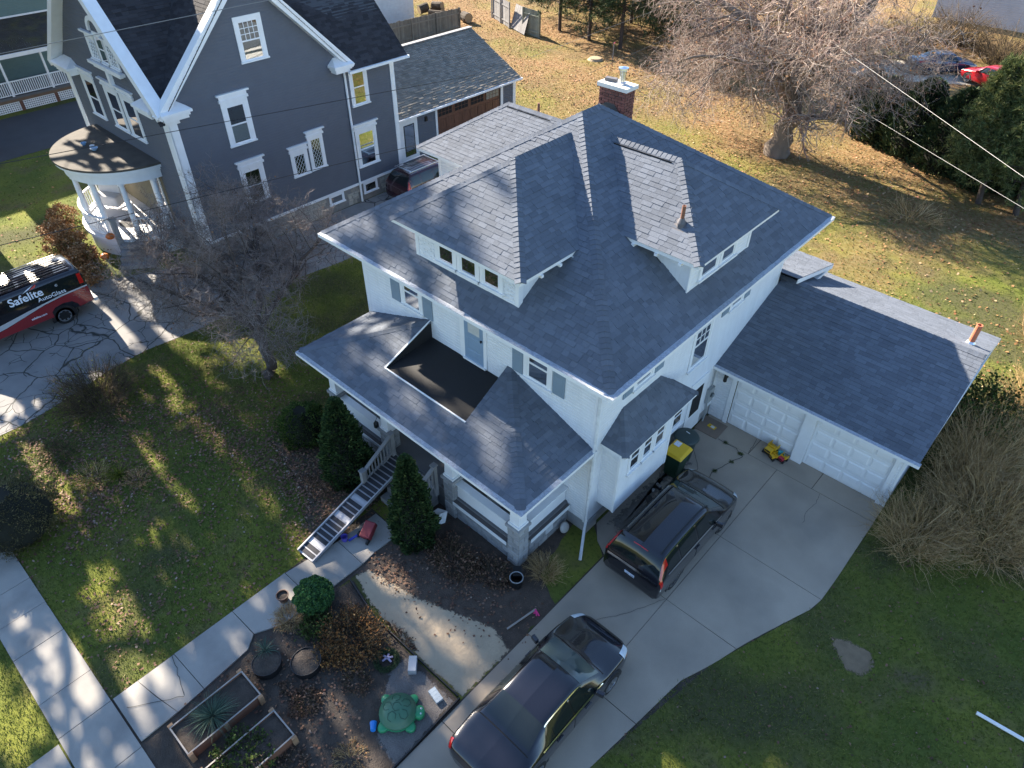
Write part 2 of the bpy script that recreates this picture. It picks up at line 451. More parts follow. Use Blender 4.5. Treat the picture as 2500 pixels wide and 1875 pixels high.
def soft_sheet(name, poly, z, m, inset=.3, top=1.0, kind='structure'):
    area = sum(x0 * y1 - x1 * y0 for (x0, y0), (x1, y1) in zip(poly, poly[1:] + poly[:1]))
    if area < 0: poly = poly[::-1]
    n = len(poly); inn = []; mid = []
    for i in range(n):
        p0, p1, p2 = (Vector(poly[k % n]) for k in (i - 1, i, i + 1))
        d1 = (p1 - p0).normalized(); d2 = (p2 - p1).normalized(); nn = Vector((-d1.y - d2.y, d1.x + d2.x)).normalized()
        k = min(1.6, 1 / max(.4, nn.dot(Vector((-d1.y, d1.x)))))
        inn.append(p1 + nn * inset * k); mid.append(p1 - nn * inset * .25)
    v = [(q.x, q.y, z) for q in mid] + [(q.x, q.y, z) for q in inn]
    f = [(i, (i + 1) % n, n + (i + 1) % n, n + i) for i in range(n)] + [tuple(range(n, 2 * n))]
    o = MB().add(v, f).build(name, softmat(m))
    at = o.data.attributes.new('rim', 'FLOAT', 'POINT'); at.data.foreach_set('value', [0.0] * n + [top] * n)
    return tag(o, kind=kind)

# one lawn sheet to the horizon
gb = MB(); gb.poly([(-500, -300, 0), (400, -300, 0), (400, 600, 0), (-500, 600, 0)])
tag(gb.build('lawn', MT['lawn']), kind='structure')

P_WALK_Y0, P_WALK_Y1 = -12.94, -11.70
def slab(mb_name, poly, z, parent, m, gap=0.008):
    # shrink towards centroid so that joints stay open
    cx = sum(x for x, y in poly) / len(poly); cy = sum(y for x, y in poly) / len(poly)
    q = []
    for x, y in poly:
        d = math.hypot(x - cx, y - cy)
        k = max(0.0, 1 - gap * 1.4 / d)
        q.append((cx + (x - cx) * k, cy + (y - cy) * k))
    z1 = z + rnd.uniform(-0.004, 0.006)
    return MB().prism(q, -0.06, z1).build(mb_name, m, parent)

sw = tag(MB().poly([(-40, P_WALK_Y0, 0.004), (30, P_WALK_Y0, 0.004), (30, P_WALK_Y1, 0.004), (-40, P_WALK_Y1, 0.004)]).build('sidewalk', MT['soil']), kind='structure')
xs = [-8.3, -7.1, -5.9, -4.7, -3.5, -2.25, -1.02, 0.07, 1.26, 2.89, 4.03, 5.6, 7.1, 8.6]
for a, b in zip(xs[:-1], xs[1:]):
    slab('slab', [(a, P_WALK_Y0), (b, P_WALK_Y0), (b, P_WALK_Y1), (a, P_WALK_Y1)], 0.035, sw, MT['walk'])
slab('slab', [(4.15, -14.6), (5.5, -14.6), (5.5, -12.97), (4.15, -12.97)], 0.035, sw, MT['walk'])

fw_ = tag(MB().poly([(4.0, -11.7, 0.006), (5.5, -11.7, 0.006), (5.5, -3.7, 0.006), (4.0, -3.7, 0.006)]).build('front_walk', MT['soil']), kind='structure')
cut1 = [(4.03, -11.66), (5.49, -11.66), (5.46, -10.02), (4.8, -10.6), (4.03, -10.9)]
slab('slab', [(4.03, -11.66), (5.49, -11.66), (5.48, -10.75), (4.75, -10.92), (4.03, -11.05)], 0.055, fw_, MT['walk'])
slab('slab', [(4.03, -11.05), (4.75, -10.92), (5.48, -10.75), (5.42, -10.04), (4.03, -10.10)], 0.045, fw_, MT['walk'])
slab('slab', [(4.03, -10.10), (5.42, -10.04), (5.30, -8.75), (5.03, -8.42), (4.03, -8.45)], 0.05, fw_, MT['walk'])
slab('slab', [(4.03, -8.45), (5.03, -8.42), (5.35, -7.75), (5.38, -6.78), (4.03, -6.82)], 0.045, fw_, MT['walk'])
slab('slab', [(4.05, -6.82), (5.38, -6.78), (5.39, -5.16), (4.25, -5.16)], 0.055, fw_, MT['walk'])
slab('slab', [(4.25, -5.16), (5.39, -5.16), (5.33, -4.6), (5.35, -4.05), (5.05, -3.75), (4.25, -3.75)], 0.05, fw_, MT['walk'])

# main driveway: slabs between the joints
dr = tag(MB().poly([(9.35, 7.1, 0.004), (9.35, 0.4, 0.004), (10.2, -0.3, 0.004), (10.2, -16, 0.004), (13.3, -16, 0.004), (13.45, -5, 0.004), (14.2, -1.0, 0.004), (15.4, 2.3, 0.004), (15.4, 7.1, 0.004)]).build('driveway', MT['soil']), kind='structure')
def redge(y):
    T_ = [(-16, 13.25), (-8, 13.32), (-5.09, 13.45), (-1.97, 13.85), (-1.07, 14.2), (-0.05, 14.51), (1.17, 14.98), (2.34, 15.43), (3.57, 15.47), (7.05, 15.46)]
    for (y0, x0), (y1, x1) in zip(T_[:-1], T_[1:]):
        if y0 <= y <= y1: return x0 + (x1 - x0) * (y - y0) / (y1 - y0)
    return T_[-1][1]
ys = [-15.5, -13, -9.8, -6.63, -3.57, -0.26, 2.60, 6.18, 7.06]
for y0, y1 in zip(ys[:-1], ys[1:]):
    le = 9.36 if y0 > -0.3 else 10.24
    L_ = [(le, y0), (12.33, y0), (12.33, y1), (9.36 if y1 > 0.5 else 10.24, y1)]
    if abs(y0 + 0.26) < 0.01: L_ = [(10.24, y0), (12.33, y0), (12.33, y1), (9.36, y1), (9.36, 0.5), (9.75, 0.02)]
    n = 6
    yy = [y0 + (y1 - y0) * i / n for i in range(n + 1)]
    R_ = [(12.33, y0)] + [(redge(y), y) for y in yy] + [(12.33, y1)]
    if y0 > 6:      # apron in front of the garage doors
        slab('slab', [(9.36, y0), (11.3, y0), (11.3, y1), (9.36, y1)], 0.03, dr, MT['drive'])
        slab('slab', [(11.3, y0), (13.5, y0), (13.5, y1), (11.3, y1)], 0.03, dr, MT['drive'])
        slab('slab', [(13.5, y0), (15.46, y0), (15.46, y1), (13.5, y1)], 0.03, dr, MT['drive'])
    else:
        slab('slab', L_, 0.03, dr, MT['drive']); slab('slab', R_, 0.03, dr, MT['drive'])

# shared driveway between the two houses
SD = [(-12.38, 22), (-12.38, 0.6), (-13.2, -0.6), (-14.6, -3.6), (-15.2, -4.6), (-15.5, -16), (-7.7, -16), (-7.6, -9.5), (-7.76, -8.48), (-8.36, -6.11), (-8.51, -4.71), (-8.28, -2.69), (-8.6, 2.26), (-8.3, 4.45), (-8.4, 12), (-8.6, 22)]
sheet('shared_driveway', SD, 0.012, MT['cracked'])
sheet('far_driveway', [(-38.2, -30), (-30.9, -30), (-31.3, 1.2), (-32.2, 9), (-38.2, 9)], 0.012, MT['asphalt'])
soft_sheet('sand_path', [(5.5, -5.55), (6.35, -5.80), (8.1, -5.97), (10.22, -5.94), (10.24, -4.2), (9.44, -4.0), (8.24, -4.45), (7.25, -4.8), (5.6, -5.1)], 0.0125, MT['sand'], inset=.22)
sheet('front_bed_soil', [(5.42, -5.45), (7.25, -5.2), (8.24, -4.9), (9.44, -4.5), (10.2, -4.6), (10.2, -2.4), (9.3, -2.0), (8.8, 0.2), (0.2, -2.1), (5.35, -2.2), (5.2, -3.8), (5.38, -4.3)], 0.008, MT['mulch'], rag=.03)
soft_sheet('left_bed_soil', [(-1.6, -2.6), (0.2, -2.1), (4.0, -2.3), (4.0, -5.7), (3.0, -5.6), (2.2, -4.9), (0.8, -4.6), (-0.8, -4.3)], 0.0085, MT['mulch'], inset=.4)
sheet('garden_soil', [(5.53, -16), (10.2, -16), (10.2, -6.0), (8.2, -6.02), (7.0, -5.97), (5.6, -5.65), (5.45, -6.4), (5.44, -7.7), (5.05, -8.4), (5.4, -8.9), (5.5, -10.7)], 0.008, MT['soil'])
soft_sheet('wood_chip_patch', [(8.35, -6.1), (10.15, -6.05), (10.25, -8.1), (9.4, -7.95), (8.75, -7.3), (8.3, -6.6)], 0.014, MT['chips'], inset=.2)
sheet('gravel_drive', [(-6.5, 43.5), (-2.5, 45.2), (2.5, 49), (9, 53), (9, 58), (1, 54), (-3.5, 51.5), (-6, 48)], 0.012, MT['gravel'])
soft_sheet('bare_soil_patch', [(16.0, 1.72), (16.5, 1.98), (17.05, 2.08), (17.3, 1.7), (17.15, 1.2), (16.7, 1.1), (16.3, 1.4)], 0.006, mat('bare_earth', (0.20, 0.145, 0.09), 0.95, 0.2, 6, 0.6, 40), inset=.2)

soft_sheet('driveway_stain', [(9.5, .6), (10.3, .5), (10.4, 1.6), (10.1, 3.2), (10.3, 4.6), (9.5, 4.9)], 0.0405, mat('damp_concrete_stain', (0.16, 0.145, 0.125), .9, .2, 2), inset=.35, top=.6)
crackm = mat('dark_crack', (0.03, 0.03, 0.027), .95, 0)
def crack(pts, z, parent, w_=.006):
    q = []
    for (x0, y0), (x1, y1) in zip(pts[:-1], pts[1:]):
        for k in range(4): t = k / 4; q.append((x0 + (x1 - x0) * t + rnd.gauss(0, .012), y0 + (y1 - y0) * t + rnd.gauss(0, .012)))
    q.append(pts[-1]); mb = MB()
    for (x0, y0), (x1, y1) in zip(q[:-1], q[1:]):
        L_ = math.hypot(x1 - x0, y1 - y0) or 1; nx, ny = -(y1 - y0) / L_ * w_, (x1 - x0) / L_ * w_
        mb.quad((x0 - nx, y0 - ny, z), (x1 - nx, y1 - ny, z), (x1 + nx, y1 + ny, z), (x0 + nx, y0 + ny, z))
    mb.build('crack', crackm, parent)
crack([(9.86, 5.15), (10.26, 4.69), (10.44, 4.46), (10.4, 3.9)], .042, dr); crack([(10.21, 6.10), (10.88, 6.12), (11.22, 5.93), (11.05, 5.42), (10.92, 4.96), (10.85, 4.61), (11.1, 3.9)], .042, dr, .009); crack([(11.19, 6.98), (11.26, 6.45), (11.3, 6.2)], .042, dr)
crack([(13.79, 6.15), (13.85, 5.71), (13.78, 5.21), (13.9, 4.7)], .042, dr, .004); crack([(11.1, -2.4), (11.41, -1.89), (11.69, -1.5), (12.01, -.89), (12.3, -.3)], .042, dr, .004)
crack([(4.05, -10.15), (4.45, -10.24), (4.81, -10.33), (5.23, -10.45)], .066, fw_, .006); crack([(5.23, -10.45), (4.86, -11.02), (4.5, -11.53)], .066, fw_, .006)

HARD = [[(-40, P_WALK_Y0), (30, P_WALK_Y0), (30, P_WALK_Y1), (-40, P_WALK_Y1)], [(3.99, -11.7), (5.5, -11.7), (5.4, -3.7), (4.0, -3.7)],
        [(9.3, 7.1), (9.3, 0.4), (10.2, -0.3), (10.2, -16)] + [(redge(y), y) for y in (-15.9, -8, -5, -2, -1, 0, 1.17, 2.34, 3.5, 7)], SD,
        [(-38.2, -30), (-30.9, -30), (-31.3, 1.2), (-32.2, 9), (-38.2, 9)],
        [(5.4, -16), (10.2, -16), (10.2, 0.4), (0.2, -2.1), (4.0, -2.1), (4.0, -3.7), (5.4, -3.7)], [(-6.5, 43.5), (-2.5, 45.2), (2.5, 49), (9, 53), (9, 58), (1, 54), (-3.5, 51.5), (-6, 48)],
        [(4.15, -14.6), (5.5, -14.6), (5.5, -12.9), (4.15, -12.9)], [(15.93, 1.9), (16.6, 1.98), (17.1, 2.0), (17.12, 1.25), (16.8, 1.1)]]
FOOT = [[(0, -2.2), (9.3, -2.2), (9.3, 10), (0, 10)], [(-3.8, 6.8), (0, 6.8), (0, 10.7), (-3.8, 10.7)], [(9.3, 7.05), (15.5, 7.05), (15.5, 13.9), (9.3, 13.9)],
        [(-22.1, .3), (-12.4, .3), (-12.4, 11.8), (-22.1, 11.8)], [(-14, 11.8), (-14, 22.4), (-23, 22.4), (-23, 11.8)], [(-20.8, -2.7), (-14.4, -2.7), (-14.4, .3), (-20.8, .3)]]
def inpoly(P, poly):
    x, y = P[:, 0], P[:, 1]; r = np.zeros(len(P), bool); n = len(poly)
    for i in range(n):
        x0, y0 = poly[i]; x1, y1 = poly[(i + 1) % n]
        if y0 == y1: continue
        c = ((y0 > y) != (y1 > y)) & (x < (x1 - x0) * (y - y0) / (y1 - y0) + x0)
        r ^= c
    return r
def keep(P, polys):
    k = np.ones(len(P), bool)
    for q in polys: k &= ~inpoly(P, q)
    return P[k]
CAMP = np.array([16.391794, -11.016847, 16.993127]); RR = np.array(_r); UU = np.array(_u); FF = -np.array(_b)
def inview(P, margin=1.04, z=0.0):
    d = np.c_[P[:, :2], np.full(len(P), z)] - CAMP
    f = d @ FF; u_ = (d @ RR) / f / (18 / 24.8175); v_ = (d @ UU) / f / (13.5 / 24.8175)
    return P[(f > 0) & (abs(u_) < margin) & (abs(v_) < margin)]
def scatter(n, x0, x1, y0, y1, avoid=HARD + FOOT):
    P = np.c_[rng.uniform(x0, x1, n), rng.uniform(y0, y1, n)]
    return keep(inview(P), avoid)

def blades(P, h, wd, name):
    n = len(P); a = rng.uniform(0, 2 * np.pi, n); hh = h * rng.uniform(0.5, 1.3, n); ww = wd * rng.uniform(0.6, 1.3, n)
    lean = rng.normal(0, 0.6, (n, 2)) * hh[:, None]
    v = np.empty((n, 3, 3), np.float32)
    v[:, 0, :2] = P - np.c_[np.cos(a), np.sin(a)] * ww[:, None]; v[:, 1, :2] = P + np.c_[np.cos(a), np.sin(a)] * ww[:, None]
    v[:, 2, :2] = P + lean; v[:, :2, 2] = 0; v[:, 2, 2] = hh
    o = npmesh(name, v.reshape(-1, 3), np.arange(3 * n).reshape(n, 3), MT['blade'])
    return o
def leaves(P, size, z=0.02, tilt=0.5):
    n = len(P); a = rng.uniform(0, 2 * np.pi, n); s = size * rng.uniform(0.55, 1.25, n)
    ux = np.c_[np.cos(a), np.sin(a), rng.normal(0, tilt * .5, n)]; uy = np.c_[-np.sin(a), np.cos(a), rng.normal(0, tilt * .5, n)]
    c = np.c_[P, np.full(n, z) + rng.uniform(0, .03, n)] if P.shape[1] == 2 else P
    k = s[:, None] * 0.5; asp = rng.uniform(.45, .95, n)[:, None]
    v = np.stack([c - ux * k, c - uy * k * asp + [0, 0, .01], c + ux * k, c + uy * k * asp + [0, 0, .015]], 1)
    return v.reshape(-1, 3), np.arange(4 * n).reshape(n, 4)
def stuff_leaves(name, P, size, m, z=0.02, tilt=.5):
    v, f = leaves(P, size, z, tilt)
    o = npmesh(name, v, f, m); return tag(o, kind='stuff')

near = scatter(420000, -10, 22, -15, 10); 
tag(blades(near, 0.06, 0.011, 'grass'), kind='stuff')
mid = scatter(300000, -45, 22, 10, 60)
mid = mid[rng.random(len(mid)) < np.clip(1.25 - (mid[:, 1] - 10) / 34, 0.2, 1)]
tag(blades(mid, 0.05, 0.02, 'back_grass'), kind='stuff')
lf = scatter(60000, -60, -14, -25, 12)
tag(blades(lf, 0.06, 0.022, 'side_grass'), kind='stuff')
# fallen leaves: sparse everywhere on the front lawn, drifts in a few places
def clump(cx, cy, rx, ry, n):
    P = np.c_[rng.normal(cx, rx, n), rng.normal(cy, ry, n)]
    return P
Pl = [scatter(2600, -9, 4.1, -12, 0)]
for c in ((-1.5, -5.3, 1.0, .45, 420), (-3.2, -5.1, .9, .5, 330), (-5.2, -7.2, 1.3, .9, 520), (-2.6, -8.6, .8, .6, 360), (.6, -4.6, 1.2, .5, 520), (2.4, -4.9, .8, .4, 420), (-1.8, -9.9, .6, .4, 220),
          (3.0, -8.6, .9, .9, 160), (-.4, -7.2, 1.6, 1.2, 260), (1.8, -10.5, .9, .5, 130), (-2.0, -2.8, 1.2, .5, 360), (3.3, -6.0, .4, .6, 120), (-4.6, -9.6, 1.6, 1.0, 420)):
    Pl.append(clump(*c))
P1 = keep(np.vstack(Pl), HARD[:4] + FOOT)
P1 = np.vstack([P1, keep(np.vstack([clump(-4.2, -6.2, 2.2, 1.2, 1500), clump(-5.2, -9.2, 1.6, 1.1, 1300), clump(-2.4, -9.4, 1.2, .9, 600), clump(.5, -3.9, 2.2, .6, 1100)]), HARD[:4] + FOOT)])
stuff_leaves('fallen_leaves', P1, 0.085, MT['leaf_dull'])
stuff_leaves('side_lawn_leaves', scatter(1700, 10, 24, -9, 10), 0.07, MT['leaf_dull'])
P2 = scatter(120000, -46, 20, 12, 62)
dens = np.clip((P2[:, 1] - 13) / 14, .12, 1.0) * (0.55 + 0.45 * np.sin(P2[:, 0] * .45 + 1.3) * np.sin(P2[:, 1] * .33 + P2[:, 0] * .2))
P2 = P2[rng.random(len(P2)) < dens]
stuff_leaves('back_yard_leaves', P2, 0.12, MT['leaf'], tilt=.7)
stuff_leaves('bed_leaves', np.vstack([clump(6.3, -4.7, .5, .25, 220), clump(7.5, -3.6, 1.3, .6, 700), clump(1.8, -3.6, 1.4, .6, 900), clump(6.0, -8.9, .5, .9, 160), clump(7.2, -8.0, .7, .5, 260), clump(8.4, -9.2, .8, .8, 260)]), 0.08, MT['leaf_dull'])
stuff_leaves('neighbour_lawn_leaves', scatter(2500, -60, -15, -22, 2), 0.13, MT['leaf'])
# ------------------------------------------------------------------ building helpers
VX = Vector((1, 0, 0)); VY = Vector((0, 1, 0)); VZ = Vector((0, 0, 1))
def FR(x, y, facing):
    """wall frame: facing '-Y' -> along +X ; '+X' -> along +Y ; '-X' -> along -Y ; '+Y' -> along -X"""
    return {'-Y': (Vector((x, y, 0)), VX, -VY), '+X': (Vector((x, y, 0)), VY, VX), '-X': (Vector((x, y, 0)), -VY, -VX), '+Y': (Vector((x, y, 0)), -VX, VY)}[facing]

def lap_wall(mb, F, a0, a1, z0, z1, course=0.105, lo=None, hi=None, proud=0.015):
    """lapped courses; lo(z), hi(z) give the ends of a course for gables"""
    O, A, N = F
    n = max(1, int(round((z1 - z0) / course))); h = (z1 - z0) / n
    for i in range(n):
        zb = z0 + i * h; zt = zb + h
        l0, h0 = (lo(zb), hi(zb)) if lo else (a0, a1)
        l1, h1 = (lo(zt), hi(zt)) if lo else (a0, a1)
        if h0 - l0 < 0.01: continue
        P = lambda a, n_, z: O + A * a + N * n_ + VZ * z
        zc = zb + h * .74; lc = l0 + (l1 - l0) * .74; hc = h0 + (h1 - h0) * .74
        mb.quad(P(l0, proud, zb), P(h0, proud, zb), P(hc, proud, zc), P(lc, proud, zc)); mb.quad(P(lc, proud, zc), P(hc, proud, zc), P(h1, 0.0, zt), P(l1, 0.0, zt))
        mb.quad(P(l0, 0.0, zb), P(h0, 0.0, zb), P(h0, proud, zb), P(l0, proud, zb))

def roof_tabs(poly, course=0.14, wmin=0.13, wmax=0.36, tmin=0.005, tmax=0.013, skip=None):
    P = [Vector(q) for q in poly]
    U = (P[1] - P[0]).normalized(); N = U.cross(P[-1] - P[0]).normalized(); V = N.cross(U)
    q2 = [((q - P[0]).dot(U), (q - P[0]).dot(V)) for q in P]
    vm = max(v for u, v in q2)
    def rngat(v):
        v = min(max(v, 1e-4), vm - 1e-4); us = []
        for (u0, v0), (u1, v1) in zip(q2, q2[1:] + q2[:1]):
            if (v0 > v) != (v1 > v): us.append(u0 + (u1 - u0) * (v - v0) / (v1 - v0))
        return (min(us), max(us)) if len(us) >= 2 else (0, 0)
    out = []; v0 = -0.02; k = 0
    while v0 < vm - 0.02:
        v1 = min(v0 + course, vm); a0, b0 = rngat(v0); a1, b1 = rngat(v1)
        u = min(a0, a1) - rnd.uniform(0, wmax)
        while u < max(b0, b1):
            wd = rnd.uniform(wmin, wmax); ue = u + wd - 0.005
            bl, br, tl, tr = max(u, a0), min(ue, b0), max(u, a1), min(ue, b1)
            br = max(br, bl); tr = max(tr, tl)
            if bl > b0: bl = br = b0
            if (br - bl) + (tr - tl) > 0.03:
                t = rnd.choice((tmin, tmin, tmax, (tmin + tmax) / 2)); pt = lambda u_, v_, n_: P[0] + U * u_ + V * v_ + N * n_
                c = pt((bl + br + tl + tr) / 4, (v0 + v1) / 2, 0)
                if not (skip and skip(c)):
                    out.append(([pt(bl, v0, 0), pt(br, v0, 0), pt(br, v0, t + .004), pt(bl, v0, t + .004), pt(tl, v1, t * .4), pt(tr, v1, t * .4)],
                                [(0, 1, 2, 3), (3, 2, 5, 4), (0, 3, 4), (1, 5, 2)], c, N))
            u += wd
        v0 += course; k += 1
    return out

def cap_tabs(a, b, N1, N2, wd=0.145, step=0.145):
    a = Vector(a); b = Vector(b); N1 = Vector(N1).normalized(); N2 = Vector(N2).normalized()
    L_ = (b - a).length; t = (b - a) / L_
    ds = []
    for N_ in (N1, N2):
        d = N_.cross(t).normalized()
        if d.dot(N1 + N2 - N_) > 0 and False: pass
        ds.append(d)
    # the two sides point away from each other, both downhill
    other = (N1 + N2).normalized()
    ds = [d if d.dot(other) < 0 else -d for d in ds]
    out = []; s = 0.0
    while s < L_ - 0.02:
        s1 = min(s + step + 0.02, L_); r0 = 0.03 + rnd.uniform(-.003, .003); r1 = 0.014
        c0 = a + t * s; c1 = a + t * s1; w0 = wd * rnd.uniform(.96, 1.04)
        v = [c0 + ds[0] * w0 + N1 * (r0 - .008), c0 + other * r0, c0 + ds[1] * w0 + N2 * (r0 - .008),
             c1 + ds[0] * w0 + N1 * r1, c1 + other * r1, c1 + ds[1] * w0 + N2 * r1,
             c0 + ds[0] * w0, c0, c0 + ds[1] * w0]
        out.append((v, [(0, 1, 4, 3), (1, 2, 5, 4), (6, 7, 1, 0), (7, 8, 2, 1), (0, 3, 6), (2, 8, 5)], (c0 + c1) / 2, other))
        s += step
    return out

def lay_pieces(tabs, limit, pname, sname, m, parent):
    cv = Vector(CAMP)
    def score(t):
        d = cv - t[2]; return max(0.0, d.normalized().dot(t[3])) / d.length_squared
    ts = sorted(tabs, key=score, reverse=True)
    for v, f, c, N_ in ts[:limit]:
        MB().add(v, f).build(pname, m, parent)
    rest = ts[limit:]
    if rest:
        mb = MB()
        for v, f, c, N_ in rest: mb.add(v, f)
        tag(mb.build(sname, m, parent), kind='stuff')

def gutter(mb, a, b, out, wd=0.13, ht=0.11):
    a = Vector(a); b = Vector(b); out = Vector(out)
    o = out * (wd / 2 + 0.01)
    mb.bar(a + o - VZ * ht / 2, b + o - VZ * ht / 2, wd, ht)

def window(parent, F, a0, a1, z0, z1, cas=0.11, sash=0.05, split=0.5, sill=True, blind=None, muntin=None, head=0.0, fm='trim', name='window', diamond=None, upper=None):
    """double hung window with real frame, two panes and, if asked, muntins; returns the window part"""
    O, A, N = F
    P = lambda a, n, z: O + A * a + N * n + VZ * z
    mb = MB()
    D = 0.045
    mb.fbox(F, a0, a0 + cas, 0.0, D, z0, z1); mb.fbox(F, a1 - cas, a1, 0.0, D, z0, z1)
    mb.fbox(F, a0 + cas, a1 - cas, 0.0, D, z1 - cas, z1)
    if head: mb.fbox(F, a0 - .06, a1 + .06, 0.0, D + .05, z1 + .001, z1 + head * .3); mb.fbox(F, a0 - .02, a1 + .02, 0, D + .02, z1 + head * .3 + .001, z1 + head * .8); mb.fbox(F, a0 - .12, a1 + .12, 0.0, D + .1, z1 + head * .8 + .001, z1 + head)
    b0, b1, y0, y1 = a0 + cas, a1 - cas, z0 + (0.06 if sill else cas), z1 - cas
    if sill: mb.fbox(F, a0 - .03, a1 + .03, 0.0, D + .05, z0, z0 + .06)
    else: mb.fbox(F, b0, b1, 0.0, D, z0, z0 + cas)
    s = sash; zm = y0 + (y1 - y0) * split
    mb.fbox(F, b0, b0 + s, 0.001, .03, y0, y1); mb.fbox(F, b1 - s, b1, 0.001, .03, y0, y1)
    mb.fbox(F, b0 + s, b1 - s, 0.001, .03, y0, y0 + s); mb.fbox(F, b0 + s, b1 - s, 0.001, .03, y1 - s, y1)
    mid = 0 < split < 1
    if mid: mb.fbox(F, b0 + s, b1 - s, 0.001, .034, zm - s * .45, zm + s * .45)
    wn = mb.build(name, MT[fm], parent)
    g0, g1 = b0 + s, b1 - s
    MB().quad(P(g0, .017, y0 + s), P(g1, .017, y0 + s), P(g1, .017, y1 - s), P(g0, .017, y1 - s)).build('room_shade_sheet', MT['interior'], wn)  # flat sheet painted black as the unlit room; the wall is uncut
    spans = [(y0 + s, zm - s * .45), (zm + s * .45, y1 - s)] if mid else [(y0 + s, y1 - s)]
    for (u0, u1) in spans:
        MB().fbox(F, g0, g1, .021, .025, u0, u1).build('pane', MT['glass'], wn)
    if blind:
        mn, f0, f1 = blind; h = y1 - y0 - 2 * s
        MB().fbox(F, g0, g1, .0175, .0195, y0 + s + h * f0, y0 + s + h * f1).build('blind', MT[mn], wn)
    if muntin:
        nx, nz, which = muntin; u0, u1 = spans[-1] if which == 'top' else spans[0]
        for i in range(1, nx): x = g0 + (g1 - g0) * i / nx; MB().fbox(F, x - .012, x + .012, .0255, .033, u0, u1).build('muntin', MT[fm], wn)
        for i in range(1, nz):
            z = u0 + (u1 - u0) * i / nz
            MB().fbox(F, g0, g1, .0255, .032, z - .012, z + .012).build('muntin', MT[fm], wn)
    if diamond:
        nx = diamond; mm = MB(); wdt = g1 - g0; stp = wdt / nx; zz0, zz1 = spans[0][0], spans[-1][1]
        H = zz1 - zz0; slope = 1.5
        k = -int(H / (stp * slope)) - 2
        while k < nx + 1:
            for sg in (1, -1):
                u = k * stp
                # line u + z/slope*sg ; clip to pane
                pts = []
                for j in range(41):
                    z = H * j / 40
                    uu = (u + z / slope) if sg > 0 else (wdt - u - z / slope)
                    if 0 <= uu <= wdt: pts.append((uu, z))
                if len(pts) > 1:
                    (ua, za), (ub, zb) = pts[0], pts[-1]
                    mm.bar(P(g0 + ua, .028, zz0 + za), P(g0 + ub, .028, zz0 + zb), .008, .022, up=N)
            k += 1
        mm.build('muntin', MT[fm], wn)
    return wn

def frustum(mb, F, a0, a1, z0, z1, n0, n1, inset):
    O, A, N = F; P = lambda a, n, z: O + A * a + N * n + VZ * z
    v = [P(a0, n0, z0), P(a1, n0, z0), P(a1, n0, z1), P(a0, n0, z1), P(a0 + inset, n1, z0 + inset), P(a1 - inset, n1, z0 + inset), P(a1 - inset, n1, z1 - inset), P(a0 + inset, n1, z1 - inset)]
    mb.add(v, [(4, 5, 6, 7), (0, 1, 5, 4), (1, 2, 6, 5), (2, 3, 7, 6), (3, 0, 4, 7)])

def shutter(parent, F, a0, a1, z0, z1):
    mb = MB(); mb.fbox(F, a0, a1, .016, .045, z0, z1)
    h = (z1 - z0)
    for u0, u1 in ((z0 + .06, z0 + h * .48), (z0 + h * .53, z1 - .06)):
        frustum(mb, F, a0 + .06, a1 - .06, u0, u1, .046, .055, .02)
    mb.build('shutter', MT['shutter'], parent)

# ================================================================== the white house
A_, B_, ZE, OV, SL = 9.295, 10.08, 6.456, 0.776, 0.6494
W1 = A_ + OV; ZR = ZE + SL * (A_ / 2 + OV)
H = thing('house', 'large white two storey house with blue grey hip roof, porch and attached garage', 'house', (4.65, 5.0, 0))
fy = FR(0, 0, '-Y'); fx = FR(A_, 0, '+X')
mb = MB()
lap_wall(mb, fy, 0, A_, 0.5, ZE - .12); lap_wall(mb, fx, 0, B_, 0.5, ZE - .12)
lap_wall(mb, FR(0, B_, '-X'), 0, B_, 0.5, ZE - .12); lap_wall(mb, FR(A_, B_, '+Y'), 0, A_, 0.5, ZE - .12)
lap_wall(mb, FR(-3.8, 6.8, '-Y'), 0, 3.8, .4, 5.85); lap_wall(mb, FR(-3.8, 10.7, '-X'), 0, 3.9, .4, 5.85); lap_wall(mb, FR(0, 10.7, '+Y'), 0, 3.8, .4, 5.85)
mb.build('wall', MT['siding'], H)
mb = MB()
for x, y in ((0, 0), (A_, 0), (0, B_), (A_, B_)):
    sx = 1 if x > 1 else -1; sy = 1 if y > 1 else -1
    mb = MB()
    mb.box(min(x, x - sx * .1), max(x, x - sx * .1), min(y + sy * .022, y), max(y + sy * .022, y), .45, ZE - .13)
    mb.box(min(x + sx * .023, x), max(x + sx * .023, x), min(y - sy * .1, y + sy * .021), max(y - sy * .1, y + sy * .021), .45, ZE - .13)
    mb.build('corner_board', MT['trim'], H)
MB().box(-3.83, -3.72, 6.77, 6.88, .4, 5.84).build('corner_board', MT['trim'], H)
mb = MB(); mb.box(.02, A_ - .02, .02, B_ - .02, -.05, .5); mb.box(-3.78, .0, 6.82, 10.68, -.05, .4)
mb.box(A_ - .03, A_ + .05, .0, .5, -.05, .46)
mb.build('foundation', MT['block'], H)

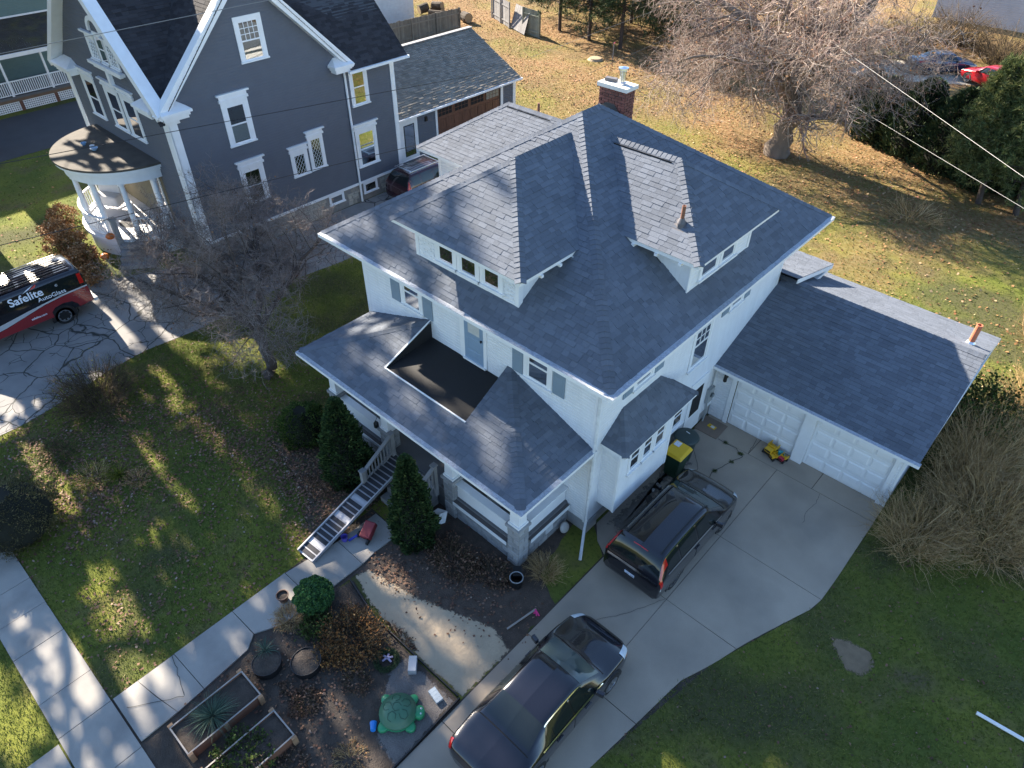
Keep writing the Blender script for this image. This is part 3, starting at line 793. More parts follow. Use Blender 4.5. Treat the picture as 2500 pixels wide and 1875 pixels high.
# roof base surfaces
R1 = (A_ / 2, A_ / 2, ZR); R2 = (A_ / 2, B_ - A_ / 2, ZR)
faces = {'front': [(-OV, -OV, ZE), (W1, -OV, ZE), R1], 'right': [(W1, -OV, ZE), (W1, B_ + OV, ZE), R2, R1],
         'back': [(W1, B_ + OV, ZE), (-OV, B_ + OV, ZE), R2], 'left': [(-OV, B_ + OV, ZE), (-OV, -OV, ZE), R1, R2]}
DF = dict(x0=2.42, x1=7.12, y0=-.56, z=8.0, pk=(4.77, 1.79, 9.6)); DR = dict(y0=2.86, y1=7.06, x=9.83, z=8.05, pk=(7.73, 4.96, 9.45))
yend = -OV + (DF['z'] - ZE) / SL; yr = -OV + (DF['pk'][2] - ZE) / SL
xend = W1 - (DR['z'] - ZE) / SL; xr_ = W1 - (DR['pk'][2] - ZE) / SL
d_front = {'f': [(DF['x0'], DF['y0'], DF['z']), (DF['x1'], DF['y0'], DF['z']), DF['pk']],
           'r': [(DF['x1'], DF['y0'], DF['z']), (DF['x1'], yend, DF['z']), (4.77, yr, 9.6), DF['pk']],
           'l': [(DF['x0'], yend, DF['z']), (DF['x0'], DF['y0'], DF['z']), DF['pk'], (4.77, yr, 9.6)]}
d_right = {'f': [(DR['x'], DR['y0'], DR['z']), (DR['x'], DR['y1'], DR['z']), DR['pk']],
           'l': [(xend, DR['y0'], DR['z']), (DR['x'], DR['y0'], DR['z']), DR['pk'], (xr_, 4.96, 9.45)],
           'r': [(DR['x'], DR['y1'], DR['z']), (xend, DR['y1'], DR['z']), (xr_, 4.96, 9.45), DR['pk']]}
PZ, PX0, PX1, PY, PH = 3.55, 0.08, 9.245, -2.825, 4.66
porch = {'f': [(PX0, PY, PZ), (PX1, PY, PZ), (6.32, 0, PH), (6.02, 0, PH), (6.38, -1.86, 3.935), (3.10, -1.86, 3.935), (3.10, 0, PH)]}
# the porch roof front is cut out for the black deck: three convex pieces
pf = [[(PX0, PY, PZ), (PX1, PY, PZ), (PX1 - 2.93 * .3422, PY + .965, 3.935), (PX0 + 3.0 * .3422, PY + .965, 3.935)],
      [(PX0 + 3.0 * .3422, -1.86, 3.935), (3.10, -1.86, 3.935), (3.10, 0, PH)],
      [(6.38, -1.86, 3.935), (PX1 - 2.93 * .3422, -1.86, 3.935), (6.32, 0, PH), (6.2, 0, PH)]]
pr = [(PX1, PY, PZ), (PX1, 0, PZ), (6.32, 0, PH)]
pl = [(PX0, 0, PZ), (PX0, PY, PZ), (3.08, 0, PH)]
GX0, GX1, GY0, GYR, GY1, GZ0, GZR = A_ + .02, 15.739, 6.598, 10.475, 14.41, 2.517, 4.073
gar = {'f': [(GX0, GY0, GZ0), (GX1, GY0, GZ0), (GX1, GYR, GZR), (GX0, GYR, GZR)], 'b': [(GX1, GY1, GZ0), (GX0 - 1.2, GY1, GZ0), (GX0 - 1.2, GYR, GZR), (GX1, GYR, GZR)]}
BZ = 3.58; BX = 10.12
bay = {'f': [(BX, .28, BZ), (BX, 3.80, BZ), (A_, 2.9, 4.28), (A_, 1.18, 4.28)], 'l': [(A_, .28, BZ), (BX, .28, BZ), (A_, 1.18, 4.28)], 'r': [(BX, 3.80, BZ), (A_, 3.80, BZ), (A_, 2.9, 4.28)]}
LX, LY, LZ = -4.41, 6.21, 6.0; LR = 2.53
wing = {'f': [(LX, LY, LZ), (1.6, LY, LZ), (1.6, LY + LR, LZ + LR * SL), (LX + LR, LY + LR, LZ + LR * SL)], 'l': [(LX, LY + 2 * LR, LZ), (LX, LY, LZ), (LX + LR, LY + LR, LZ + LR * SL)],
        'b': [(1.6, LY + 2 * LR, LZ), (LX, LY + 2 * LR, LZ), (LX + LR, LY + LR, LZ + LR * SL), (1.6, LY + LR, LZ + LR * SL)]}
rearp = [(9.95, 13.5, 3.45), (4.2, 13.5, 3.45), (4.2, B_, 4.4), (9.95, B_, 4.4)]
base = MB()
def face(q): base.poly([Vector(a) - VZ * 0.012 for a in q])
for d in (faces, d_front, d_right, gar, bay, wing):
    for q in d.values(): face(q)
for q in pf + [pr, pl, rearp]: face(q)
RF = base.build('roof', MT['underlay'], H)
tabs = []
def in_df(c): return 2.95 < c.x < 6.6 and c.y > .1 and 8.0 + (2.35 - abs(c.x - 4.77)) * .68 > c.z + .22 and c.y < 4
def in_dr(c): return 3.36 < c.y < 6.45 and c.x < 9.2 and 8.05 + (2.1 - abs(c.y - 4.96)) * .667 > c.z + .22 and c.x > 5.5
tabs += roof_tabs(faces['front'], skip=in_df); tabs += roof_tabs(faces['right'], skip=in_dr)
tabs += roof_tabs(faces['left']); tabs += roof_tabs(faces['back'])
for q in list(d_front.values()) + list(d_right.values()) + list(gar.values()) + list(bay.values()) + list(wing.values()) + pf + [pr, pl, rearp]:
    tabs += roof_tabs(q)
lay_pieces(tabs, 300, 'shingle', 'shingles', MT['shingle'], RF)
NF = Vector((0, -SL, 1)); NR = Vector((SL, 0, 1)); NB = Vector((0, SL, 1)); NL = Vector((-SL, 0, 1))
caps = []
caps += cap_tabs((W1, -OV, ZE), R1, NF, NR); caps += cap_tabs((-OV, -OV, ZE), R1, NF, NL); caps += cap_tabs((W1, B_ + OV, ZE), R2, NR, NB); caps += cap_tabs((-OV, B_ + OV, ZE), R2, NB, NL); caps += cap_tabs(R1, R2, NR, NL)
sf = (9.6 - 8.0) / 2.35; s2 = 1.4 / 2.1
caps += cap_tabs((DF['x1'], DF['y0'], DF['z']), DF['pk'], (0, -sf, 1), (sf, 0, 1)); caps += cap_tabs((DF['x0'], DF['y0'], DF['z']), DF['pk'], (0, -sf, 1), (-sf, 0, 1)); caps += cap_tabs(DF['pk'], (4.77, yr, 9.6), (sf, 0, 1), (-sf, 0, 1))
caps += cap_tabs((DR['x'], DR['y0'], DR['z']), DR['pk'], (s2, 0, 1), (0, -s2, 1)); caps += cap_tabs((DR['x'], DR['y1'], DR['z']), DR['pk'], (s2, 0, 1), (0, s2, 1)); caps += cap_tabs(DR['pk'], (xr_, 4.96, 9.45), (0, s2, 1), (0, -s2, 1))
ps = (PH - PZ) / 2.825; pq = (PH - PZ) / 2.95
caps += cap_tabs((PX1, PY, PZ), (6.32, 0, PH), (0, -ps, 1), (pq, 0, 1)); caps += cap_tabs((PX0, PY, PZ), (3.08, 0, PH), (0, -ps, 1), (-pq, 0, 1))
gs = (GZR - GZ0) / (GYR - GY0)
caps += cap_tabs((GX0 - .3, GYR, GZR), (GX1, GYR, GZR), (0, -gs, 1), (0, gs, 1), wd=.16)
bs_ = .7 / .83
caps += cap_tabs((BX, .28, BZ), (A_, 1.18, 4.28), (bs_, 0, 1), (0, -.78, 1), wd=.11); caps += cap_tabs((BX, 3.8, BZ), (A_, 2.9, 4.28), (bs_, 0, 1), (0, .78, 1), wd=.11)
caps += cap_tabs((LX, LY, LZ), (LX + LR, LY + LR, LZ + LR * SL), NF, NL); caps += cap_tabs((LX + LR, LY + LR, LZ + LR * SL), (1.2, LY + LR, LZ + LR * SL), NF, NB)
lay_pieces(caps, 300, 'ridge_cap', 'ridge_caps', MT['shingle'], RF)
# ridge vents: dark raised strips
mb = MB()
mb.bar((4.72 + .13, 1.95, 9.6 - .08), (4.72 + .13, 3.7, 9.6 - .08), .02, .03) if False else None
mb.bar((5.7, 4.96 - .17, 9.45 - .09), (7.55, 4.96 - .17, 9.45 - .09), .025, .035); mb.bar((-1.8, LY + LR - .17, LZ + LR * SL - .09), (.3, LY + LR - .17, LZ + LR * SL - .09), .025, .035)
mb.build('ridge_vent', MT['black'], RF)
# soffits and fascias
mb = MB(); mb.box(-OV, W1, -OV, B_ + OV, ZE - .16, ZE - .03)
mb.box(DF['x0'] + .02, DF['x1'] - .02, DF['y0'] + .02, yend, DF['z'] - .13, DF['z'] - .02); mb.box(xend, DR['x'] - .02, DR['y0'] + .02, DR['y1'] - .02, DR['z'] - .13, DR['z'] - .02)
mb.box(GX0, GX1 - .02, GY0 + .02, GY1 - .02, GZ0 - .14, GZ0 - .03)
mb.box(A_ + .005, BX - .01, .29, 3.79, BZ - .13, BZ - .02)
mb.box(LX + .01, 0.3, LY + .01, LY + 2 * LR - .01, LZ - .15, LZ - .03)
mb.box(4.2, 9.93, B_ + .02, 13.48, 3.28, 3.4)
mb.build('soffit', MT['trim'], H)
# gutters with mesh guards
mb = MB(); gd = MB()
def gut(a, b, out):
    gutter(mb, a, b, out)
    a = Vector(a); b = Vector(b); o = Vector(out)
    gd.quad(a - VZ * .0 + o * .0 + VZ * .012, b + VZ * .012, b + o * .15 + VZ * .004, a + o * .15 + VZ * .004)
gut((-OV, -OV, ZE - .01), (W1, -OV, ZE - .01), (0, -1, 0)); gut((W1, -OV - .14, ZE - .01), (W1, B_ + OV, ZE - .01), (1, 0, 0))
gut((PX0, PY, PZ - .01), (PX1, PY, PZ - .01), (0, -1, 0)); gut((PX1, PY - .14, PZ - .01), (PX1, 0, PZ - .01), (1, 0, 0)); gut((GX0, GY0, GZ0 - .01), (GX1 + .05, GY0, GZ0 - .01), (0, -1, 0))
g_ = mb.build('gutter', MT['trim'], H); gd.build('gutter_guard', MT['guard'], g_)
# rake boards of the garage, end wall
mb = MB()
mb.bar((GX1 - .02, GY0, GZ0 - .1), (GX1 - .02, GYR, GZR - .1), .03, .17); mb.bar((GX1 - .02, GY1, GZ0 - .1), (GX1 - .02, GYR, GZR - .1), .03, .17)
mb.bar((9.94, B_, 4.3), (9.94, 13.5, 3.35), .03, .16)
mb.build('rake_board', MT['trim'], H)
# downspout at the front corner, bending out over the bed
mb = MB(); mb.tube([(A_ + .06, -.08, ZE - .2), (A_ + .06, -.08, 4.0), (A_ + .06, -.08, .62), (A_ + .12, -.2, .42), (A_ + .38, -.62, .18), (A_ + .55, -.9, .1)], .045, 8)
mb.tube([(PX1 + .04, -.12, PZ - .1), (A_ + .02, -.07, PZ - .5)], .04, 8)
mb.build('downspout', MT['trim_worn'], H)
# ---- front wall, upper floor
w_ = window(H, fy, 1.80, 2.79, 4.66, 5.9, .13, .06, blind=('blind', .45, 1.0))
shutter(H, fy, 1.36, 1.77, 4.69, 5.9); shutter(H, fy, 2.82, 3.21, 4.69, 5.9)
window(H, fy, 6.80, 7.80, 4.64, 5.9, .13, .06, blind=('curtain', .75, 1.0))
shutter(H, fy, 6.40, 6.78, 4.68, 5.9); shutter(H, fy, 7.83, 8.22, 4.68, 5.9)
mb = MB(); mb.fbox(fy, 4.56, 5.31, .015, .05, 4.12, 6.1)
for u0, u1 in ((4.25, 4.5), (4.56, 4.95)): frustum(mb, fy, 4.66, 5.22, u0, u1, .051, .058, .03)
D_ = mb.build('balcony_door', MT['door_blue'], H); D_['label'] = 'blue door opening onto the flat black porch roof'
MB().fbox(fy, 4.72, 5.17, .051, .056, 5.1, 5.85).build('pane', MT['blind'], D_); MB().lathe([(.03, 0), (.03, .05)], (5.26, -.09, 5.0), 8).build('handle', MT['black'], D_)
mb = MB(); mb.fbox(fy, 4.38, 4.56, .0, .05, 4.07, 6.1); mb.fbox(fy, 5.31, 5.43, 0, .05, 4.07, 6.1); mb.fbox(fy, 4.5, 5.4, .0, .09, 4.06, 4.12); mb.build('door_frame', MT['trim'], H)
# ---- front dormer
fd = FR(0, -.1, '-Y')
dm = MB(); P0 = lambda x, y, z: (x, y, z)
lap_wall(dm, fd, 2.9, 6.66, 6.86, 7.92)
for x in (2.9, 6.66):
    dm.poly([(x, -.1, 6.86), (x, -.1, 7.92), (x, yend, 7.92)])
DM = dm.build('front_dormer', MT['siding'], H)
mb = MB(); mb.box(2.87, 2.99, -.135, -.1, 6.86, 7.9); mb.box(6.57, 6.69, -.135, -.1, 6.86, 7.9); mb.box(2.9, 6.66, -.13, -.1, 6.84, 6.93); mb.box(6.655, 6.69, -.1, .02, 6.9, 7.9); mb.build('dormer_trim', MT['trim'], DM)
for a0, a1 in ((3.68, 4.5), (4.52, 5.34), (5.36, 6.16)):
    window(DM, FR(0, -.115, '-Y'), a0, a1, 7.0, 7.88, .12, .05, split=0)
pins = MB()
for a0, a1 in ((3.0, 3.66), (6.18, 6.57)):
    for i in range(40):
        a = rnd.uniform(a0, a1); z = rnd.uniform(7.0, 7.85); pins.fbox(fd, a, a + .012, .01, .03, z, z + .03)
pins.build('siding_clips', MT['trim_worn'], DM)
# ---- right dormer
fr = FR(9.38, 0, '+X')
dm = MB(); lap_wall(dm, fr, 3.31, 6.5, 6.86, 7.96)
for y in (3.31, 6.5): dm.poly([(9.38, y, 6.86), (9.38, y, 7.96), (xend, y, 7.96)])
DM2 = dm.build('side_dormer', MT['siding'], H)
mb = MB(); mb.box(9.38, 9.415, 3.28, 3.4, 6.86, 7.95); mb.box(9.38, 9.415, 6.41, 6.53, 6.86, 7.95); mb.box(9.38, 9.41, 3.3, 6.5, 6.84, 6.93); mb.build('dormer_trim', MT['trim'], DM2)
for a0, a1 in ((3.78, 4.78), (4.82, 5.7)): window(DM2, FR(9.395, 0, '+X'), a0, a1, 6.98, 7.92, .11, .05, split=0, blind=('blind', 0.0, .5))
for x in (7.9, 8.6, 9.3): MB().box(x - .04, x + .04, DR['y0'] - .03, DR['y0'] + .3, DR['z'] - .2, DR['z'] - .13).build('eave_bracket', MT['trim'], DM2)
for y in (.2, .9, 1.4): MB().box(DF['x1'] - .3, DF['x1'] + .03, y - .04, y + .04, DF['z'] - .2, DF['z'] - .13).build('eave_bracket', MT['trim'], DM)
# plumbing vents
mb = MB(); mb.lathe([(.12, -.12), (.11, 0.0), (.07, .1), (.06, .12)], (8.78, 3.55, 8.57), 14); mb.bar((8.78, 3.33, 8.36), (8.78, 3.68, 8.60), .34, .01); v_ = mb.build('vent_flashing', MT['lead'], H)
MB().lathe([(.05, 0), (.05, .42), (.035, .42), (.035, .3)], (8.78, 3.55, 8.6), 12).build('vent_pipe', MT['rust'], v_)
mb = MB(); mb.lathe([(.17, -.1), (.14, .04), (.1, .10)], (15.16, 11.3, 3.78), 14); v_ = mb.build('vent_flashing', MT['steel'], H)
MB().lathe([(.09, 0), (.09, .62), (.065, .62), (.065, .4)], (15.16, 11.3, 3.85), 14).build('vent_pipe', MT['terracotta'], v_)
MB().lathe([(.05, 0), (.05, .6)], (-.9, LY + LR + .6, 7.1), 10).build('vent_pipe', MT['rust'], H)
# ---- chimney
CH = MB().box(3.78, 4.68, 6.63, 7.07, 8.4, 10.03).build('chimney', MT['mortar'], H)
kx = [0.0]
for face_ in ('-Y', '+X', '-X'):
    F = {'-Y': FR(3.76, 6.62, '-Y'), '+X': FR(4.69, 6.61, '+X'), '-X': FR(3.77, 7.09, '-X')}[face_]
    Lf = .94 if face_ == '-Y' else .48
    for r in range(12):
        z = 9.05 + r * .081; a = -.11 if r % 2 else 0.0
        while a < Lf - .02:
            s0, s1 = max(0.0, a), min(Lf, a + .222)
            if s1 - s0 > .04:
                MB().fbox(F, s0 + .006, s1 - .006, -.005, rnd.uniform(.014, .024), z + .006, z + .075).build('brick', MT['brick'], CH)
            a += .235
MB().box(3.70, 4.76, 6.55, 7.15, 10.03, 10.14).build('chimney_cap', MT['concrete_cap'], CH)
mb = MB(); mb.lathe([(.12, 10.14), (.12, 10.19), (.09, 10.22), (.09, 10.42), (.1, 10.43), (.1, 10.5)], (4.38, 6.85, 0), 18); mb.lathe([(.155, 10.54), (.15, 10.6), (.02, 10.63)], (4.38, 6.85, 0), 18)
for k in range(4): a = k * math.pi / 2; mb.bar((4.38 + .09 * math.cos(a), 6.85 + .09 * math.sin(a), 10.49), (4.38 + .1 * math.cos(a), 6.85 + .1 * math.sin(a), 10.56), .02, .01)
mb.build('flue', MT['steel'], CH)
MB().cbox((3.98, 6.86, 10.19), (.36, .16, .09), .2).build('flue_cover', MT['lead'], CH)
mb = MB(); mb.poly([(3.6, 6.5, 9.3), (4.75, 6.5, 9.3), (4.2, 6.64, 9.72)]); mb.box(3.66, 4.8, 6.52, 6.6, 9.1, 9.32); mb.poly([(4.74, 6.5, 9.3), (4.80, 7.1, 8.9), (4.70, 6.62, 9.45)]); mb.build('chimney_flashing', MT['black'], CH)
# ---- right wall
shutter(H, fx, 1.05, 1.47, 4.62, 5.9); shutter(H, fx, 2.52, 2.94, 4.62, 5.9)
window(H, fx, 1.50, 2.48, 4.58, 5.95, .12, .06, blind=('curtain', .8, 1))
window(H, fx, 4.55, 5.65, 3.34, 5.2, .12, .06, muntin=(3, 3, 'top'))
shutter(H, fx, 6.1, 6.5, 4.62, 5.9); window(H, fx, 6.52, 7.4, 4.58, 5.95, .12, .06); shutter(H, fx, 7.42, 7.8, 4.62, 5.9)
mb = MB(); mb.fbox(fx, 5.12, 6.16, 0, .06, .2, 2.5); dd = mb.build('side_door', MT['trim'], H)
MB().fbox(fx, 5.32, 5.92, .061, .066, 1.0, 2.15).build('pane', MT['interior'], dd); MB().fbox(fx, 5.26, 6.0, .0605, .0635, .3, .9).build('panel', MT['siding'], dd)
window(H, fx, 4.18, 4.95, 1.05, 2.2, .1, .05)
mb = MB(); mb.box(A_ + .02, A_ + .14, 6.38, 6.72, .95, 1.55); mb.tube([(A_ + .07, 6.5, .95), (A_ + .09, 6.55, .4), (A_ + .07, 6.5, .02)], .03, 8); mb.tube([(A_ + .07, 6.6, 1.55), (A_ + .07, 6.6, 2.3)], .025, 8)
mm_ = mb.build('meter_box', mat('grey_meter_box', (.32, .34, .34), .5), H); MB().lathe([(.085, 0), (.085, .07), (.06, .09)], (A_ + .14, 6.55, 1.28), 14, Matrix.Rotation(math.pi / 2, 4, 'Y')).build('meter', MT['glass'], mm_)
# ---- bay
bm = MB(); fb = FR(9.9, 0, '+X')
lap_wall(bm, fb, .42, 3.0, 1.12, 3.46); lap_wall(bm, FR(A_, .42, '-Y'), 0, 9.9 - A_, 1.12, 3.46); lap_wall(bm, FR(9.9, 3.0, '+Y'), 0, 9.9 - A_, 1.12, 3.46)
bm.box(A_ - .02, 9.895, .425, 2.995, 1.06, 1.125)
BY = bm.build('bay', MT['siding'], H)
mb = MB()
for y in (.42, 3.0): MB().box(9.86, 9.925, y - .05, y + .05, 1.1, 3.45).build('corner_board', MT['trim'], BY)
for a0, a1 in ((.80, 1.42), (1.44, 2.03), (2.05, 2.66)): window(BY, fb, a0, a1, 2.32, 3.42, .08, .05)
# ---- attached garage
gm = MB(); fg = FR(0, 7.02, '-Y')
lap_wall(gm, fg, A_, 9.87, 0, 2.38); lap_wall(gm, fg, 15.2, 15.42, 0, 2.38); gm.fbox(fg, 9.8, 15.3, -.05, 0.0, 2.13, 2.4)
gyc = GYR
lap_wall(gm, FR(15.42, 0, '+X'), 0, 0, 0, 3.9, lo=lambda z: 7.02 if z < 2.38 else 7.02 + (z - 2.38) / gs, hi=lambda z: 13.95 if z < 2.38 else 13.95 - (z - 2.38) / gs)
lap_wall(gm, FR(15.42, 13.95, '+Y'), 0, 7.4, 0, 2.38)
GW = gm.build('garage_wall', MT['siding'], H)
mb = MB()
for (a0, a1, d_, z0) in ((9.86, 10.01, .05, 0), (15.17, 15.3, .05, 0), (15.38, 15.45, .03, 0), (10.012, 15.168, .04, 2.12)): MB().fbox(fg, a0, a1, 0, d_, z0, 2.38).build('garage_trim', MT['trim'], H)
MB().box(12.41, 12.77, 6.90, 7.2, 0.03, 2.36).build('garage_pillar', MT['trim'], H)
for g0 in (10.016, 12.776):
    F = FR(g0, 7.07, '-Y')
    gdm = MB()
    for r in range(4): gdm.fbox(F, 0, 2.396, -.05, 0, .02 + r * .528, .02 + r * .528 + .523)
    gdo = gdm.build('garage_door', MT['trim'], H)
    for r in range(4):
        for c in range(4):
            mb = MB(); frustum(mb, F, .07 + c * .578, .07 + c * .578 + .52, .1 + r * .528, .1 + r * .528 + .37, .001, .03, .045)
            frustum(mb, F, .07 + c * .578 + .075, .07 + c * .578 + .445, .1 + r * .528 + .075, .1 + r * .528 + .295, .0305, .006, .035)
            mb.build('panel', MT['trim'], gdo)
mb = MB(); mb.box(9.60, 9.68, 6.93, 7.0, 1.9, 2.05); mb.lathe([(.02, 2.12), (.055, 2.02), (.065, 1.8), (.03, 1.76)], (9.64, 6.86, 0), 10); mb.bar((9.64, 6.94, 2.08), (9.64, 6.86, 2.12), .02, .02); mb.build('wall_lamp', MT['black'], H)
# ---- rear porch walls
rm = MB(); lap_wall(rm, FR(9.3, B_, '+X'), 0, 2.9, 0, 3.3); rm.build('rear_porch_wall', MT['siding'], H)
# ---- front porch
PO = MB().box(.3, 8.62, -2.15, -.02, 0, .86).build('porch', MT['mortar'], H)
MB().box(.3, 8.6, -2.12, -.02, .862, .9).build('porch_floor', MT['porch_floor'], PO)
def blocks(F, a0, a1, z0, z1, bw=.41, bh=.195):
    r = 0; z = z0
    while z < z1 - .02:
        a = a0 - (bw / 2 if r % 2 else 0)
        while a < a1 - .02:
            s0, s1 = max(a0, a), min(a1, a + bw)
            if s1 - s0 > .05:
                mb_ = MB(); frustum(mb_, F, s0 + .006, s1 - .006, z + .006, min(z + bh, z1) - .006, 0.0, rnd.uniform(.018, .035), .02)
                mb_.build('block', MT['block'], PO)
            a += bw
        z += bh; r += 1
fp = FR(0, -2.15, '-Y'); fs = FR(8.62, 0, '+X')
blocks(fp, .7, 2.85, 0, .78); blocks(fp, 6.15, 8.26, 0, .78); blocks(fs, -1.72, -.02, 0, .78)
for x0 in (.25, 2.85, 5.70, 8.25):
    pc = MB().box(x0 + .02, x0 + .43, -2.23, -1.82, 0, 1.56).build('pier', MT['mortar'], PO)
    blocks(FR(x0 + .0, -2.225, '-Y'), .01, .44, 0, 1.56, .44, .195); blocks(FR(x0 + .425, -2.23, '+X'), .01, .41, 0, 1.56, .42, .195)
    MB().box(x0 - .03, x0 + .48, -2.29, -1.77, 1.56, 1.65).build('pier_cap', MT['block'], PO)
    mb = MB(); cx = x0 + .225; cy = -2.03
    for z0, z1, h0, h1 in ((1.65, 1.72, .2, .2), (1.72, 3.3, .165, .125), (3.3, 3.4, .16, .16)):
        v = [(cx - h0, cy - h0, z0), (cx + h0, cy - h0, z0), (cx + h0, cy + h0, z0), (cx - h0, cy + h0, z0), (cx - h1, cy - h1, z1), (cx + h1, cy - h1, z1), (cx + h1, cy + h1, z1), (cx - h1, cy + h1, z1)]
        mb.add(v, [(0, 3, 2, 1), (4, 5, 6, 7), (0, 1, 5, 4), (1, 2, 6, 5), (2, 3, 7, 6), (3, 0, 4, 7)])
    mb.build('column', MT['trim'], PO)
for a0, a1 in ((.7, 2.86), (6.14, 8.27)):
    MB().box(a0, a1, -2.28, -1.98, .79, .84).build('ledge', MT['brown_cap'], PO); MB().box(a0, a1, -2.3, -2.281, .72, .845).build('ledge_edge', MT['trim'], PO)
    mb = MB(); mb.box(a0, a1, -2.08, -1.98, .9, 1.45); mb.box(a0, a1, -2.14, -1.9, 1.45, 1.5); frustum(mb, FR(0, -2.081, '-Y'), a0 + .12, a1 - .12, .98, 1.38, -.0, -.012, .03); mb.build('railing', MT['trim'], PO)
MB().box(8.36, 8.72, -1.76, -.05, .79, .84).build('ledge', MT['brown_cap'], PO); MB().box(8.721, 8.74, -1.76, -.05, .72, .845).build('ledge_edge', MT['trim'], PO)
mb = MB(); mb.box(8.4, 8.52, -1.74, -.03, .9, 1.43); mb.box(8.3, 8.6, -1.74, -.03, 1.43, 1.49); mb.build('railing', MT['trim'], PO)
MB().fbox(fs, -1.02, -.72, .0, .05, .32, .66).build('crawl_vent', MT['trim_worn'], PO)
mb = MB(); mb.box(PX0 + .05, PX1 - .05, PY + .05, -.02, PZ - .16, PZ - .05); mb.box(.3, 8.62, -2.15, -1.92, 3.38, 3.42); mb.build('porch_ceiling', MT['trim'], PO)
# black deck let into the porch roof
mb = MB(); mb.poly([(3.10, -1.86, 3.93), (6.38, -1.86, 3.93), (6.2, -.0, 4.04), (3.10, -.0, 4.04)]); mb.poly([(3.095, -1.86, 3.93), (3.095, 0, 4.03), (3.095, 0, 4.64)])
mb.build('roof_deck', MT['membrane'], H)
mb = MB(); mb.bar((3.1, -1.87, 3.955), (6.4, -1.87, 3.955), .04, .03); mb.bar((3.09, -1.86, 3.96), (3.09, -.02, 4.67), .04, .03); mb.build('deck_edge', MT['trim'], H)
# porch door and windows behind
fpw = FR(0, -.02, '-Y')
window(H, fpw, .9, 2.6, 1.4, 3.1, .12, .06, split=0); window(H, fpw, 6.5, 8.0, 1.4, 3.1, .12, .06, split=0)
MB().fbox(fpw, 4.2, 5.2, 0, .05, .92, 3.05).build('front_door', MT['brown_door'], H)
# steps, railings
ST = MB()
for i in range(4): ST.box(3.98, 5.35, -3.32 + i * .28, -2.20, .03 + i * .215, .03 + (i + 1) * .215 - .012 * (i < 3))
st_ = ST.build('porch_steps', MT['wood_grey'], H)
def rail(x):
    r_ = MB(); r_.box(x - .07, x + .07, -3.56, -3.42, .03, 1.14); r_.box(x - .09, x + .09, -3.58, -3.40, 1.14, 1.18); pr_ = r_.build('handrail_post', MT['wood_grey'], st_)
    r_ = MB(); r_.box(x - .07, x + .07, -2.36, -2.24, .6, 1.86); r_.box(x - .09, x + .09, -2.39, -2.21, 1.86, 1.9); r_.build('handrail_post', MT['wood_grey'], st_)
    MB().bar((x, -3.5, 1.06), (x, -2.3, 1.8), .12, .045).build('handrail', MT['wood_grey'], st_); MB().bar((x, -3.45, .42), (x, -2.3, 1.12), .06, .06).build('handrail', MT['wood_grey'], st_)
    for k in range(9):
        y = -3.36 + k * .12; t = (y + 3.5) / 1.2
        MB().box(x - .018, x + .018, y - .018, y + .018, .42 + t * .7, 1.06 + t * .74).build('baluster', MT['wood_grey'], st_)
rail(3.50); rail(5.42)
# long aluminium ramp laid over the steps
RA = thing('ramp', 'narrow aluminium ramp with grey grip treads running from the porch down to the walk', 'ramp', (3.9, -6.1, .06))
a = Vector((4.03, -6.12, .10)); b = Vector((3.74, -2.28, .95)); t = (b - a).normalized(); s_ = t.cross(VZ).normalized(); n_ = s_.cross(t)
alu = mat('ramp_aluminium', (.40, .40, .42), .45, .1, 6, metal=.4); grip = mat('ramp_grip_tape', (.028, .028, .034), .85, .25, 5, grain=.2)
mb = MB()
for k in (-1, 1): mb.bar(a + s_ * .32 * k, b + s_ * .32 * k, .04, .11, up=n_)
mb.bar(a - n_ * .02 - s_ * .0, b - n_ * .02, .6, .012, up=n_); mb.build('frame', alu, RA)
Lr = (b - a).length; k = 0; s0 = .05
while s0 < Lr - .1:
    wide = k % 6 == 2
    MB().bar(a + t * s0 + n_ * (-.002), a + t * (s0 + .125) + n_ * (-.002), .585, .02, up=n_).build('tread', alu if (k in (2, 8, 12)) else grip, RA)
    MB().bar(a + t * (s0 + .135) + n_ * .004, a + t * (s0 + .155) + n_ * .004, .6, .024, up=n_).build('rung', alu, RA)
    s0 += .172; k += 1
# ================================================================== slate grey victorian house
G = thing('victorian_house', 'tall slate grey victorian house with white trim, steep dark gables and round front porch', 'house', (-17.3, 6, 0))
XG, YG = -12.42, 0.30
gx = FR(XG, 0, '+X'); gy = FR(0, YG, '-Y')
mb = MB()
lap_wall(mb, gx, YG, 11.77, 1.02, 6.75, .115)
lap_wall(mb, gx, 0, 0, 6.75, 11.2, .115, lo=lambda z: .22 + (z - 6.75) / 1.03, hi=lambda z: 8.94 - (z - 6.75) / 1.03)
lap_wall(mb, gy, -22.1, XG, 1.02, 6.75, .115)
lap_wall(mb, gy, 0, 0, 6.75, 11.7, .115, lo=lambda z: -22.1 + (z - 6.75) / 1.03, hi=lambda z: XG - (z - 6.75) / 1.03)
lap_wall(mb, FR(XG, 11.77, '+Y'), 0, 9.6, 1.02, 6.75, .3); lap_wall(mb, FR(-22.1, 11.77, '-X'), 0, 11.4, 1.02, 6.75, .3)
mb.build('wall', MT['gwall'], G)
